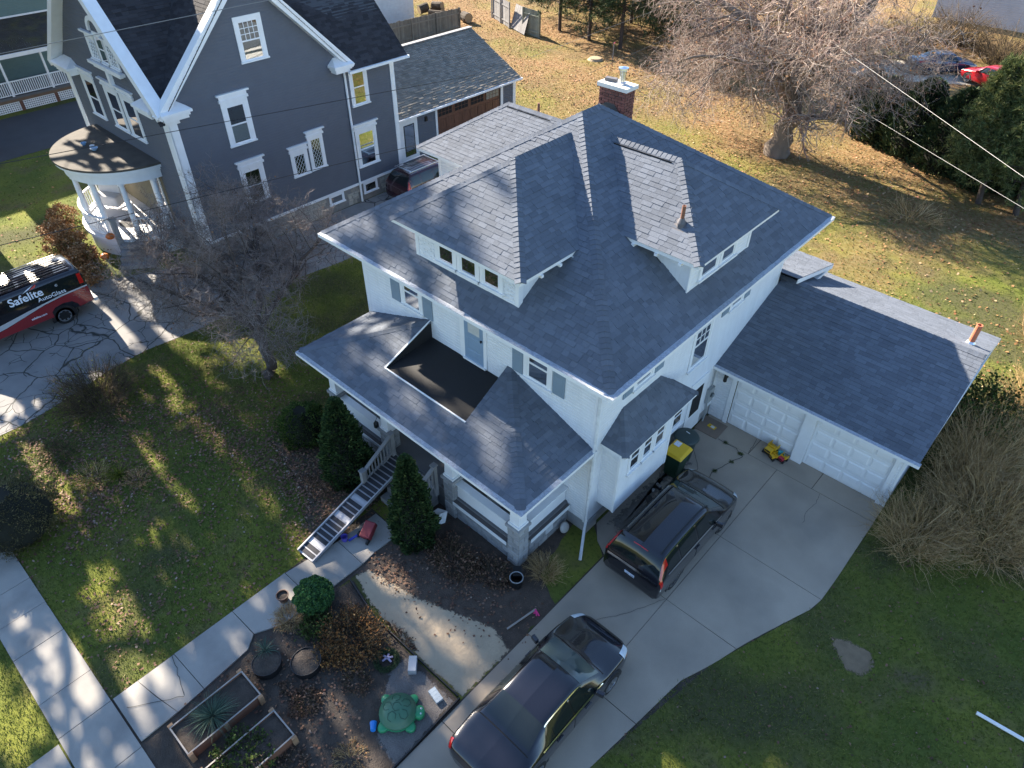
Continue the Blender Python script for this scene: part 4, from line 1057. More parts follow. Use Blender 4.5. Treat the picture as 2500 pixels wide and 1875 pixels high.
# rubble foundation: separate stones on the side one can see
fo = MB().box(-22.06, XG - .03, YG + .03, 11.74, -.05, .96).build('foundation', MT['mortar'], G)
def stones(F, a0, a1, z0, z1, holes=()):
    z = z0
    while z < z1 - .05:
        h = min(rnd.uniform(.13, .2), z1 - z); a = a0
        while a < a1 - .05:
            l = min(rnd.uniform(.22, .5), a1 - a)
            if not any(h0 < a + l and a < h1 for h0, h1 in holes):
                m_ = MB(); frustum(m_, F, a + .008, a + l - .008, z + .008, z + h - .008, 0, rnd.uniform(.02, .05), .018); m_.build('stone', MT['stone'], fo)
            a += l
        z += h
stones(FR(XG - .03, 0, '+X'), 4.6, 11.7, .02, .94, ((6.88, 7.9), (9.0, 10.05)))
MB().fbox(gx, YG, 11.8, .0, .06, .94, 1.06).build('water_table', MT['gtrim'], G)
mb = MB(); mb.fbox(gx, YG - .02, .62, 0, .07, 1.061, 6.35); mb.fbox(gy, -12.85, XG + .07, 0, .05, 1.061, 6.35); mb.fbox(gx, .2, .75, 0.0, .11, 6.35, 6.62); mb.build('corner_post', MT['gtrim'], G)
MB().fbox(gx, 11.55, 11.8, 0, .05, 1.061, 6.44).build('corner_post', MT['gtrim'], G); MB().fbox(gy, -22.15, -21.7, 0, .05, 1.06, 6.6).build('corner_post', MT['gtrim'], G); MB().fbox(gx, 8.8, 12.1, 0, .06, 6.45, 6.62).build('frieze', MT['gtrim'], G)
mb = MB()
for (p_, q_) in (((XG + .18, -.1, 6.72), (XG + .18, 4.58, 11.3)), ((XG + .18, 9.2, 6.72), (XG + .18, 4.58, 11.3))):
    MB().bar(p_, q_, .42, .30, up=(0, 0, 1)).build('rake_board', MT['gtrim'], G)
for (p_, q_) in (((-22.5, YG - .22, 6.75), (-17.26, YG - .22, 11.75)), ((-12.1, YG - .22, 6.75), (-17.26, YG - .22, 11.75))):
    MB().bar(p_, q_, .5, .3, up=(0, 0, 1)).build('rake_board', MT['gtrim'], G)
def cornice(c, s, ax):
    m_ = MB(); x, y, z = c; a, b_ = s
    for k, (e, z0, z1) in enumerate(((.0, 0, .12), (.06, .12, .24), (.14, .24, .34))):
        m_.box(x - a - e, x + a + e, y - b_ - e, y + b_ + e, z + z0, z + z1)
    e = .14; v = [(x - a - e, y - b_ - e, z + .34), (x + a + e, y - b_ - e, z + .34), (x + a + e, y + b_ + e, z + .34), (x - a - e, y + b_ + e, z + .34)]
    if ax == 'x': v += [(x - a, y - b_ * .5, z + .62), (x - a, y + b_ * .5, z + .62)]; m_.add(v, [(0, 1, 4), (1, 2, 5, 4), (2, 3, 5), (0, 4, 5, 3)])
    else: v += [(x - a * .5, y + b_, z + .62), (x + a * .5, y + b_, z + .62)]; m_.add(v, [(0, 1, 5, 4), (1, 2, 5), (3, 4, 5, 2), (0, 4, 3)])
    m_.build('cornice', MT['gtrim'], G)
cornice((XG + .2, .55, 6.58), (.22, .5), 'x'); cornice((XG + .2, 8.6, 6.58), (.22, .4), 'x')
cornice((-13.4, YG - .2, 6.58), (.6, .2), 'y'); cornice((-21.2, YG - .2, 6.58), (.8, .2), 'y')
main_r1 = [(-12.1, YG - .45, 6.5), (-12.1, .05, 6.5), (-16.8, 4.58, 11.35), (-17.25, 4.58, 11.85), (-17.25, YG - .45, 11.85)]
main_r2 = [(-11.95, 9.0, 6.62), (-11.95, 12.35, 6.62), (-17.25, 12.35, 11.85), (-17.25, 4.58, 11.85), (-16.8, 4.58, 11.35)]
cr_l = [(-12.4, -.02, 6.66), (XG + .42, -.02, 6.66), (XG + .42, 4.58, 11.42), (-16.85, 4.58, 11.42)]
cr_r = [(XG + .42, 9.18, 6.66), (-12.4, 9.18, 6.66), (-16.85, 4.58, 11.42), (XG + .42, 4.58, 11.42)]
main_l = [(-22.5, 12.35, 6.6), (-22.5, YG - .45, 6.6), (-17.25, YG - .45, 11.85), (-17.25, 12.35, 11.85)]
gr_f = [(-13.72, 11.8, 2.84), (-13.72, 22.65, 2.84), (-18.0, 22.65, 4.9), (-18.0, 11.8, 4.9)]
gr_b = [(-22.3, 22.65, 2.84), (-22.3, 11.8, 2.84), (-18.0, 11.8, 4.9), (-18.0, 22.65, 4.9)]
b_ = MB()
for q in (main_r1, main_r2, cr_l, cr_r, main_l, gr_f, gr_b): b_.poly([Vector(a) - VZ * .015 for a in q])
GRF = b_.build('roof', MT['underlay'], G)
tb = MB()
for q in (main_r1, main_r2, cr_l, cr_r):
    for v, f, c, n in roof_tabs(q, .15, .22, .4): tb.add(v, f)
tag(tb.build('shingles', MT['shingle_dark'], GRF), kind='stuff')
tb = MB()
for q in (gr_f, gr_b):
    for v, f, c, n in roof_tabs(q, .165, .18, .34, .022, .036): tb.add(v, f)
tag(tb.build('garage_shingles', MT['shingle_brown'], GRF), kind='stuff')
mb = MB(); mb.bar((-18, 11.8, 4.94), (-18, 22.66, 4.94), .3, .05); mb.build('ridge_strip', MT['wood_grey'], GRF)
mb = MB(); gutter(mb, (-11.95, 8.8, 6.6), (-11.95, 12.4, 6.6), (1, 0, 0)); gutter(mb, (-13.72, 12.4, 2.82), (-13.72, 22.7, 2.82), (1, 0, 0), .12, .1)
mb.tube([(-12.2, 8.75, 6.55), (-12.33, 8.85, 6.2), (-12.33, 8.85, 4.2), (-12.25, 8.8, 4.05), (-12.25, 8.8, 3.9), (-12.33, 8.85, 3.75), (-12.33, 8.85, .05)], .055, 8); mb.build('gutter', MT['gtrim'], G)
# windows, side wall
window(G, gx, 3.98, 5.24, 7.87, 9.6, .17, .06, muntin=(4, 3, 'top'), head=0, blind=('curtain', .0, .95), fm='gtrim')
window(G, gx, 2.60, 3.84, 4.75, 6.62, .19, .07, head=.34, fm='gtrim', blind=('blind', .02, .48))
window(G, gx, 2.68, 3.86, 2.05, 3.75, .18, .07, head=.33, fm='gtrim')
window(G, gx, 5.28, 6.2, 2.47, 3.66, .17, .04, split=0, head=.3, fm='gtrim', diamond=3)
window(G, gx, 6.3, 7.15, 2.5, 4.12, .15, .04, split=0, head=.3, fm='gtrim', diamond=3)
window(G, gx, 9.1, 10.15, 4.78, 6.60, .16, .06, fm='gtrim', blind=('curtain', .0, .5)); window(G, gx, 9.0, 10.3, 1.76, 3.66, .17, .06, head=.3, fm='gtrim', split=.5)
window(G, FR(XG - .02, 0, '+X'), 9.1, 10.0, .33, .92, .1, .03, split=0, fm='gtrim'); window(G, FR(XG - .02, 0, '+X'), 6.95, 7.85, .42, .94, .1, .03, split=0, fm='gtrim')
# windows, street front
for a0 in (-20.35, -18.05, -16.5): window(G, gy, a0, a0 + 1.38, 4.86, 6.7, .2, .07, head=.3, fm='gtrim', blind=('curtain', .5, 1) if a0 > -17 else None)
window(G, gy, -18.0, -17.05, 7.75, 8.8, .14, .05, split=0, fm='gtrim', diamond=3); window(G, gy, -16.3, -15.35, 7.75, 8.8, .14, .05, split=0, fm='gtrim', diamond=3); window(G, gy, -17.1, -16.25, 7.75, 9.0, .13, .05, fm='gtrim')
mb = MB()
for k in range(13):
    a0 = math.pi * k / 12; a1 = math.pi * (k + 1) / 12
    if k < 12:
        P_ = lambda r, a_: (-16.68 + r * math.cos(a_), 0, 9.0 + r * math.sin(a_))
        for y0, y1 in ((YG, YG - .1),):
            q = [P_(.45, a0), P_(.62, a0), P_(.62, a1), P_(.45, a1)]
            mb.add([(x, y0, z) for x, _, z in q] + [(x, y1, z) for x, _, z in q], [(4, 5, 6, 7), (1, 2, 6, 5), (3, 0, 4, 7)])
mb.fbox(gy, -18.2, -15.1, 0, .22, 7.6, 7.72); mb.fbox(gy, -17.9, -15.4, 0, .14, 7.48, 7.6); mb.fbox(gy, -18.2, -17.0, 0, .14, 8.82, 8.9); mb.fbox(gy, -16.3, -15.1, 0, .14, 8.82, 8.9); mb.fbox(gy, -16.8, -16.55, 0, .16, 6.9, 7.48)
mb.build('arch_trim', MT['gtrim'], G)
# round porch
PC = (-17.6, .3)
def arc(r, a0, a1, n): return [(PC[0] + r * math.cos(math.radians(a0 + (a1 - a0) * i / n)), PC[1] + r * math.sin(math.radians(a0 + (a1 - a0) * i / n))) for i in range(n + 1)]
GP = MB().prism(arc(2.85, -180, 0, 28), .0, .82).build('porch', MT['gtrim'], G)
MB().prism(arc(3.0, -180, 0, 28), .83, .98).build('porch_floor', mat('white_porch_floor', (.66, .66, .68), .55, .06), GP)
MB().prism(arc(3.16, -180, 0, 36), 4.16, 4.25).build('porch_roof', mat('felt_porch_roof', (.072, .064, .055), .9, .25, 2.5, .3, 40, grain=.12), GP)
mb = MB(); ou = arc(2.85, -180, 0, 36); inn = arc(2.55, -180, 0, 36); o2 = arc(3.1, -180, 0, 36); o3 = arc(2.95, -180, 0, 36)
for i in range(36):
    for (A1, z0, z1) in ((ou, 3.5, 3.86), (o3, 3.861, 4.02), (o2, 4.021, 4.155)):
        a, b2, c, d = A1[i], A1[i + 1], inn[i + 1], inn[i]
        mb.add([(a[0], a[1], z0), (b2[0], b2[1], z0), (c[0], c[1], z0), (d[0], d[1], z0), (a[0], a[1], z1), (b2[0], b2[1], z1), (c[0], c[1], z1), (d[0], d[1], z1)], [(0, 1, 5, 4), (4, 5, 6, 7), (2, 3, 7, 6), (0, 3, 2, 1)])
mb.build('entablature', MT['gtrim'], GP)
for dg in (-172, -145, -118, -91, -64, -36, -8):
    c = (PC[0] + 2.68 * math.cos(math.radians(dg)), PC[1] + 2.68 * math.sin(math.radians(dg)))
    MB().lathe([(.17, .98), (.17, 1.06), (.12, 1.1), (.125, 2.0), (.1, 3.36), (.15, 3.4), (.15, 3.5)], (c[0], c[1], 0), 16).build('column', MT['gtrim'], GP, smooth=False)
for (a0, a1) in ((-178, -62), (-34, -4)):
    n = int((a1 - a0) / 3.4); pts = arc(2.84, a0, a1, max(4, n)); 
    for z_, w_, nm in ((1.86, .11, 'handrail'), (1.1, .07, 'bottom_rail')):
        mb = MB()
        for p0_, p1_ in zip(pts[:-1], pts[1:]): mb.bar((p0_[0], p0_[1], z_), (p1_[0], p1_[1], z_), w_, .055)
        mb.build(nm, MT['gtrim'], GP)
    for q in pts: MB().box(q[0] - .022, q[0] + .022, q[1] - .022, q[1] + .022, 1.1, 1.86).build('baluster', MT['gtrim'], GP)
mb = MB(); mb.box(-15.82, -15.6, -2.2, -1.98, .3, 1.95); mb.box(-15.86, -15.56, -2.24, -1.94, 1.95, 2.02); mb.build('newel_post', MT['wood_grey'], GP)
for i in range(4): MB().cbox((-15.15 + i * .22, -1.55 - i * .17, .72 - i * .19), (.36, 1.5, .17), math.radians(-38)).build('step', MT['wood_grey'], GP)
mb = MB(); mb.fbox(gy, -20.4, -14.9, .005, .02, 1.0, 3.9); mb.build('porch_back_wall', mat('tan_porch_wall', (.17, .15, .10), .8, .1), GP)
window(GP, FR(0, YG - .02, '-Y'), -16.3, -15.2, 1.6, 3.4, .12, .05, fm='gtrim', blind=('blind', .1, .6))
# garage wing
mb = MB(); gg = FR(-14.0, 0, '+X')
lap_wall(mb, gg, 11.8, 15.75, .1, 2.78, .115); lap_wall(mb, gg, 21.2, 22.4, .1, 2.78, .115); mb.fbox(gg, 15.7, 21.3, -.1, 0, 2.6, 2.8)
lap_wall(mb, FR(-14, 22.4, '+Y'), 0, 0, 0.1, 4.8, .115, lo=lambda z: 0 if z < 2.78 else (z - 2.78) / .487, hi=lambda z: 8.1 if z < 2.78 else 8.1 - (z - 2.78) / .487)
mb.build('garage_wall', MT['gwall'], G)
mb = MB(); mb.fbox(gg, 15.7, 15.84, 0, .05, .05, 2.7); mb.fbox(gg, 21.1, 21.3, 0, .05, .05, 2.7); mb.fbox(gg, 22.2, 22.44, 0, .05, .05, 2.7); mb.build('garage_trim', MT['gtrim'], G)
gdo = MB().fbox(gg, 15.84, 21.1, -.12, -.06, .03, 2.6).build('garage_door', MT['brown_door'], G)
F = FR(-14.05, 0, '+X')
for r in range(3):
    for c in range(8):
        m_ = MB(); a = 15.88 + c * .652; m_.fbox(F, a + .03, a + .62, .0, .018, .1 + r * .62, .66 + r * .62)
        for k in range(1, 5): m_.fbox(F, a + .03 + k * .118 - .05, a + .03 + k * .118 + .05, .0185, .024, .13 + r * .62, .63 + r * .62)
        m_.build('panel', MT['brown_door'], gdo)
for c in range(4):
    a = 15.95 + c * 1.304
    m_ = MB(); m_.fbox(F, a, a + 1.16, .0, .016, 2.05, 2.5); m_.build('window_frame', MT['brown_door'], gdo)
    for i in range(4):
        for j in range(2):
            MB().fbox(F, a + .05 + i * .272, a + .05 + i * .272 + .24, .0165, .02, 2.08 + j * .205, 2.08 + j * .205 + .18).build('pane', MT['interior'] if c < 3 else MT['curtain'], gdo)
mb = MB(); mb.fbox(gg, 13.06, 14.32, 0, .05, .3, 2.55); bd = mb.build('back_door', MT['gtrim'], G)
MB().fbox(gg, 13.3, 14.08, .051, .055, .55, 2.3).build('pane', MT['interior'], bd); MB().fbox(gg, 13.36, 14.02, .0555, .058, .6, 2.25).build('pane', MT['glass'], bd)
MB().fbox(gg, 14.9, 15.05, .0, .1, 2.15, 2.4).build('wall_lamp', MT['black'], G)
# ================================================================== green house far left
GH = thing('green_house', 'sage green house at the far left with a white railed porch and lattice skirting', 'house', (-45, -2, 0))
mb = MB(); g2 = FR(-42.6, 0, '+X'); lap_wall(mb, g2, -16, 7.1, .4, 9.5, .13); lap_wall(mb, FR(-42.6, 7.1, '+Y'), 0, 9, .4, 9.5, .3); mb.build('wall', MT['green_wall'], GH)
mb = MB()
for v, f, c, n in roof_tabs([(-38.75, -16, 3.42), (-38.75, 4.7, 3.42), (-42.6, 6.7, 4.55), (-42.6, -16, 4.55)], .16, .25, .5): mb.add(v, f)
prf = mb.build('porch_roof', MT['moss_roof'], GH)
mb = MB(); mb.box(-42.5, -38.75, -16, 4.28, 3.26, 3.4); mb.box(-38.75, -38.66, -16, 4.7, 3.2, 3.43); mb.fbox(g2, -16, 6.7, .0, .06, 4.56, 4.66); mb.fbox(g2, 6.95, 7.12, 0, .04, .4, 9.4); mb.build('porch_fascia', MT['trim'], GH)
MB().box(-42.5, -38.9, -16, 6.2, .78, .92).build('porch_floor', MT['porch_floor'], GH)
MB().box(-39.0, -38.9, -16, 6.2, .6, .78).build('porch_skirt', mat('brown_skirt', (.16, .10, .06), .8), GH)
for y in (-3.4, -.87, 1.63, 4.12): MB().box(-39.02, -38.9, y - .06, y + .06, .92, 3.26).build('porch_post', MT['trim'], GH)
MB().box(-38.99, -38.91, -8, 6.2, 1.78, 1.84).build('porch_rail', MT['trim'], GH); MB().box(-38.98, -38.92, -8, 6.2, 1.0, 1.05).build('porch_rail', MT['trim'], GH)
for i in range(75):
    y = -3.8 + i * .132; MB().box(-38.97, -38.93, y - .025, y + .025, 1.05, 1.78).build('baluster', MT['trim'], GH)
lat = mat('white_lattice', (.7, .7, .7), .7)
for k in range(5):
    y0 = -4.6 + k * 2.2; mb = MB()
    for i in range(16): y = y0 + .06 + i * .126; mb.box(-38.955, -38.94, y - .03, y + .03, .02, .6)
    for i in range(5): z = .06 + i * .126; mb.box(-38.94, -38.93, y0, y0 + 1.98, z - .03, z + .03)
    mb.build('lattice', lat, GH)
    MB().box(-39.0, -38.92, y0 + 1.99, y0 + 2.19, 0, .6).build('skirt_post', MT['brown_door'], GH)
MB().box(-42.4, -39.05, -16, 6, .0, .55).build('crawl_space_shade', MT['interior'], GH)  # solid box painted near-black as the shade behind the lattice
window(GH, g2, -.2, 1.2, 1.3, 3.0, .14, .05); window(GH, g2, 1.2, 3.3, 5.4, 7.2, .18, .06); window(GH, g2, -4.5, -3.0, 5.4, 7.2, .18, .06)
# ================================================================== shed, fences, woodpile behind
SHD = thing('white_shed', 'white painted shed wall behind the wooden fence and the grey garage', 'shed', (-39.5, 31, 0))
mb = MB(); lap_wall(mb, FR(-37.2, 0, '+X'), 27, 34.4, 0, 4.2, .2); lap_wall(mb, FR(-37.2, 34.4, '+Y'), 0, 6, 0, 4.2, .2); mb.build('wall', MT['whitewall'], SHD)
mb = MB(); mb.poly([(-36.8, 26.7, 4.2), (-36.8, 34.8, 4.2), (-40.2, 34.8, 6), (-40.2, 26.7, 6)]); mb.poly([(-43.4, 26.7, 4.2), (-40.2, 26.7, 6), (-40.2, 34.8, 6), (-43.4, 34.8, 4.2)]); mb.build('roof', MT['shingle_dark'], SHD)
fwood = mat('weathered_fence_wood', (.235, .205, .165), .9, .2, 3, .2, 60, objr=.2, grain=.1); fgrey = mat('silvered_fence_wood', (.22, .215, .215), .9, .2, 3, .2, 60, objr=.22, grain=.1)
def fence(name, label, a, b, h, m, bw=.14, group=None):
    a = Vector((*a, 0)); b = Vector((*b, 0)); t = (b - a).normalized(); n_ = Vector((-t.y, t.x, 0)); L_ = (b - a).length
    T_ = thing(name, label, 'fence', a, 0, group); k = 0; s = 0
    while s < L_ - .02:
        c = a + t * (s + bw / 2); hh = h + rnd.uniform(-.03, .05)
        MB().cbox((c.x, c.y, hh / 2 + .03), (bw - .008, .022, hh), math.atan2(t.y, t.x), rnd.uniform(-.008, .008)).build('board', m, T_); s += bw
    for z in (.4, h * .8):
        c = (a + b) / 2 - n_ * .04; MB().cbox((c.x, c.y, z), (L_, .05, .09), math.atan2(t.y, t.x)).build('rail', m, T_)
    s = 0
    while s <= L_ + .01:
        c = a + t * s - n_ * .09; MB().cbox((c.x, c.y, h / 2 + .05), (.1, .09, h + .1), math.atan2(t.y, t.x)).build('post', m, T_); s += L_ / max(1, round(L_ / 2.4))
    return T_
fence('board_fence', 'brown weathered board fence behind the grey garage in front of the white shed', (-32.3, 24.5), (-31.75, 34.75), 1.8, fwood)
fence('board_fence', 'silver grey board fence run standing before the dark pines, left of the loose gate', (-32.8, 40.0), (-29.2, 38.45), 2.0, fgrey)
fence('board_fence', 'short end of grey board fence standing right of the leaning loose gate', (-27.3, 38.1), (-25.3, 37.9), 2.0, mat('green_grey_fence_wood', (.22, .235, .19), .9, .2, 3, objr=.2))
LG = thing('loose_gate', 'loose grey board gate panel leaning crooked against the back fence', 'gate', (-27.9, 38.1, 0))
ax = Vector((.93, -.36, 0)); upv = Vector((.1, .28, .95)).normalized(); nn = ax.cross(upv).normalized(); o0 = Vector((-29.1, 38.45, .1))
for k in range(17):
    p0_ = o0 + ax * (k * .155); MB().bar(p0_, p0_ + upv * 1.9, .145, .025, up=nn).build('board', fgrey, LG)
for z in (.2, .95, 1.7): MB().bar(o0 + upv * z - nn * .03, o0 + upv * z + ax * 2.6 - nn * .03, .09, .04, up=nn).build('rail', fgrey, LG)
bark = mat('log_bark', (.07, .055, .043), .95, .3, 5, .8, 30); cutw = mat('cut_log_end', (.32, .24, .15), .85, .15, 8)
def log(c, d, r, l, label):
    d = Vector(d).normalized(); c = Vector(c); a = c - d * l / 2; b = c + d * l / 2
    T_ = thing('log', label, 'log', (c.x, c.y, 0), 0, 'cut logs piled behind the board fence')
    MB().tube([a, a + d * l * .3, a + d * l * .7, b], [r, r * .97, r * 1.02, r], 12).build('bark', bark, T_)
    q = d.to_track_quat('Z', 'Y').to_matrix().to_4x4()
    for e, s in ((b, .006), (a, -.006)): MB().lathe([(0.001, 0), (r * .93, 0), (r * .93, .004)], tuple(e + d * s), 14, q, caps=False).build('cut_end', cutw, T_)
log((-33.4, 37.2, .42), (1, -.25, 0), .42, .9, 'fat cut log lying alone at the end of the brown board fence')
for c, d, r, l, lb in (((-36.6, 36.6, .3), (1, .4, 0), .28, 1.5, 'long log at the bottom front of the woodpile'), ((-37.6, 37.6, .33), (1, .2, .1), .33, 1.2, 'thick dark log at the back of the woodpile'), ((-35.6, 37.9, .26), (.5, 1, 0), .26, 1.1, 'log at the right foot of the woodpile, end showing'),
                       ((-37.0, 37.1, .85), (1, .1, .1), .3, 1.1, 'topmost log with a pale cut end on the woodpile'), ((-38.2, 36.4, .5), (.3, 1, .2), .4, .9, 'upright wide log at the left of the woodpile'), ((-35.2, 36.0, .2), (1, -.6, .05), .16, 1.9, 'thin bare branch log in front of the woodpile')):
    log(c, d, r, l, lb)
# white house in the upper right corner
WH = thing('white_house', 'pale weathered clapboard house in the upper right corner with dark windows', 'house', (4, 72, 0))
mb = MB(); lap_wall(mb, FR(0, 67.2, '-Y'), -3.2, 14, 0.3, 6.5, .17); lap_wall(mb, FR(-3.2, 74, '-X'), 0, 6.8, .3, 6.5, .3); mb.build('wall', mat('weathered_white_clapboard', (.42, .43, .47), .8, .12, 1.2, grain=.08), WH)
for a0 in (.4, 4.6, 8.5): window(WH, FR(0, 67.2, '-Y'), a0, a0 + 1.1, 2.6, 4.3, .08, .05, muntin=(2, 2, 'top'))
mb = MB(); mb.poly([(-4, 66.6, 6.5), (15, 66.6, 6.5), (15, 71, 9.5), (-4, 71, 9.5)]); mb.build('roof', MT['shingle_dark'], WH)
# ================================================================== vehicles
def cr(p0, p1, p2, p3, t):
    return 0.5 * ((2 * p1) + (p2 - p0) * t + (2 * p0 - 5 * p1 + 4 * p2 - p3) * t * t + (3 * p1 - p0 - 3 * p2 + p3) * t ** 3)
class Body:
    """lofted car shell: stations along y; each is (y, zb, wl, wb, zbelt, wr, zr, zc)"""
    def __init__(self, st):
        g = []
        for (y, zb, wl, wb, zt, wr, zr, zc) in st:
            g.append([(0, y, zb), (wl * .9, y, zb), (wl, y, zb + .1), (wl * 1.005, y, zb + (zt - zb) * .55), (wb, y, zt), (wr, y, zr), (wr * .55, y, zr + (zc - zr) * .72), (0, y, zc)])
        self.g = np.array(g, float)
    def S(self, s, j, side=1):
        g = self.g; n, m = g.shape[:2]
        s = min(max(s, 0), n - 1.00001); j = min(max(j, 0), m - 1.00001)
        i = int(s); t = s - i; k = int(j); q = j - k
        def row(a):
            # monotone-ish blend along the car
            P = [g[max(i - 1, 0), a], g[i, a], g[i + 1, a], g[min(i + 2, n - 1), a]]
            c = cr(P[0], P[1], P[2], P[3], t); l = P[1] * (1 - t) + P[2] * t
            return l * .45 + c * .55
        if k <= 2 or k >= 6: p = row(k) * (1 - q) + row(k + 1) * q
        else:
            A = [row(max(k - 1, 0)), row(k), row(k + 1), row(min(k + 2, m - 1))]
            c = cr(A[0], A[1], A[2], A[3], q); l = A[1] * (1 - q) + A[2] * q; p = l * .6 + c * .4
        return Vector((p[0] * side, p[1], p[2]))
    def shell(self, sub=5, jsub=4):
        n, m = self.g.shape[:2]; mb = MB()
        ns = (n - 1) * sub + 1; nj = (m - 1) * jsub + 1
        for side in (1, -1):
            v = [self.S(a / sub, b / jsub, side) for a in range(ns) for b in range(nj)]; f = []
            for a in range(ns - 1):
                for b in range(nj - 1):
                    q = (a * nj + b, a * nj + b + 1, (a + 1) * nj + b + 1, (a + 1) * nj + b)
                    f.append(q if side < 0 else q[::-1])
            mb.add(v, f)
            for a, fl in ((0, side > 0), (ns - 1, side < 0)):
                r = [a * nj + b for b in range(nj)]; c = len(v)
                mb.add([v[i] for i in r], [tuple(range(len(r)))[::(1 if fl else -1)]])
        return mb
    def patch(self, s0, s1, j0, j1, off=.006, ns=10, nj=5, side=1, both=False, skew=None):
        mb = MB()
        for sd in ((1, -1) if both else (side,)):
            v = []
            for a in range(ns + 1):
                for b in range(nj + 1):
                    jj = j0 + (j1 - j0) * b / nj; aa = a / ns
                    if skew: x0 = s0 + skew[0] * b / nj; x1 = s1 + skew[1] * b / nj
                    else: x0, x1 = s0, s1
                    ss = x0 + (x1 - x0) * aa
                    p = self.S(ss, jj, sd); e = .02
                    du = self.S(ss + e, jj, sd) - self.S(ss - e, jj, sd); dv = self.S(ss, min(jj + e, 6.999), sd) - self.S(ss, jj - e, sd)
                    nrm = du.cross(dv)
                    if nrm.length < 1e-9: nrm = Vector((sd, 0, .3))
                    nrm.normalize()
                    if nrm.dot(p - Vector((0, p.y, .7))) < 0: nrm = -nrm
                    v.append(p + nrm * off)
            f = []
            for a in range(ns):
                for b in range(nj):
                    q = (a * (nj + 1) + b, a * (nj + 1) + b + 1, (a + 1) * (nj + 1) + b + 1, (a + 1) * (nj + 1) + b)
                    f.append(q if sd < 0 else q[::-1])
            mb.add(v, f)
        return mb
tyre_m = mat('tyre_rubber', (.015, .015, .016), .85, .1); rim_m = mat('alloy_rim', (.45, .46, .48), .3, .05, metal=.9); rim_dark = mat('dark_alloy_rim', (.16, .16, .17), .35, .05, metal=.8)
cglass = mat('tinted_car_glass', (.010, .014, .015), .03, 0, spec=.7); cglass2 = mat('windscreen_glass', (.035, .055, .058), .03, .2, 1.5, spec=.8)
chrome = mat('chrome', (.75, .76, .78), .12, 0, metal=1.0); red_l = mat('red_tail_lamp', (.45, .012, .012), .15, .1, coat=.6); clear_l = mat('clear_head_lamp', (.62, .66, .68), .1, .15, 12, coat=.8)
plate_m = mat('number_plate', (.55, .6, .7), .5); seam = mat('panel_seam', (.004, .004, .005), .8, 0)
ROTY = Matrix.Rotation(math.pi / 2, 4, 'Y')
def wheel(parent, x, y, r, wd, rimm, spokes=5, steer=0):
    sgn = 1 if x > 0 else -1
    M_ = Matrix.Rotation(steer, 4, 'Z') @ Matrix.Rotation(math.pi / 2 * sgn, 4, 'Y')
    T_ = MB().lathe([(r * .62, -wd / 2), (r * .95, -wd / 2), (r, -wd / 2 + .03), (r, wd / 2 - .03), (r * .95, wd / 2), (r * .66, wd / 2), (r * .62, wd / 2 - .02)], (x, y, r), 28, M_).build('wheel', tyre_m, parent, world=False, smooth=True)
    mb = MB(); mb.lathe([(r * .66, wd / 2 - .02), (r * .68, wd / 2 + .004), (r * .6, wd / 2 + .002), (r * .57, wd / 2 - .06), (.02, wd / 2 - .07)], (x, y, r), 28, M_, caps=False)
    mb.lathe([(.001, wd / 2 - .02), (r * .17, wd / 2 - .02), (r * .2, wd / 2 - .06)], (x, y, r), 14, M_, caps=False)
    for k in range(spokes):
        a = 2 * math.pi * k / spokes + .3
        p0 = M_ @ Vector((r * .12 * math.cos(a), r * .12 * math.sin(a), wd / 2 - .03)) + Vector((x, y, r)); p1 = M_ @ Vector((r * .6 * math.cos(a), r * .6 * math.sin(a), wd / 2 - .012)) + Vector((x, y, r))
        mb.bar(p0, p1, r * .17, .03, up=M_.to_3x3() @ Vector((0, 0, 1)))
    mb.build('rim', rimm, T_, world=False)
    return T_
def arches(car, pts, r, w, m):
    for sx in (1, -1):
        for y in pts:
            mb = MB(); v = []; f = []
            for k in range(17):
                a = math.pi * k / 16 * 1.16 - .25
                for rr, xx in ((r, w + .004), (r + .045, w + .008), (r + .05, w - .02)): v.append((sx * xx, y + rr * math.cos(a), max(.16, .34 + rr * math.sin(a))))
            for k in range(16):
                for q in range(2): f.append((k * 3 + q, k * 3 + q + 1, k * 3 + q + 4, k * 3 + q + 3))
            mb.add(v, f)
            c = [(sx * (w + .002), y + r * math.cos(math.pi * k / 16 * 1.16 - .25), max(.16, .34 + r * math.sin(math.pi * k / 16 * 1.16 - .25))) for k in range(17)]
            mb.poly(c if sx > 0 else c[::-1])
            mb.build('wheel_arch', m, car, world=False)
def mirrors(car, x, y, z, m):
    for sx in (1, -1):
        mb = MB(); mb.cbox((sx * (x + .09), y, z), (.2, .11, .15), sx * .25); mb.bar((sx * (x - .06), y + .03, z - .06), (sx * (x + .04), y, z - .03), .05, .06)
        mb.build('mirror', m, car, world=False, bevel=.03)
def plate(car, y, z, text, rot=math.pi, tilt=.12):
    p_ = MB().cbox((0, y, z), (.31, .012, .155), 0, tilt).build('number_plate', plate_m, car, world=False)
    if text:
        c = bpy.data.curves.new('plate_text', 'FONT'); c.body = text; c.size = .085; c.align_x = 'CENTER'; c.align_y = 'CENTER'; c.extrude = .001
        c.materials.append(mat('plate_ink', (.02, .03, .09), .6, 0))
        o = link(bpy.data.objects.new('plate_text', c)); o.parent = p_
        o.location = (0, y - .009 + math.sin(tilt) * 0, z); o.rotation_euler = (math.pi / 2 + tilt, 0, 0); solid_text(o)
    return p_

def paint(name, c, m=.3): return mat(name, c, .22, .03, 2, coat=1.0, spec=.5, metal=m)
navy_black = paint('black_blue_paint', (.006, .006, .011), .2)
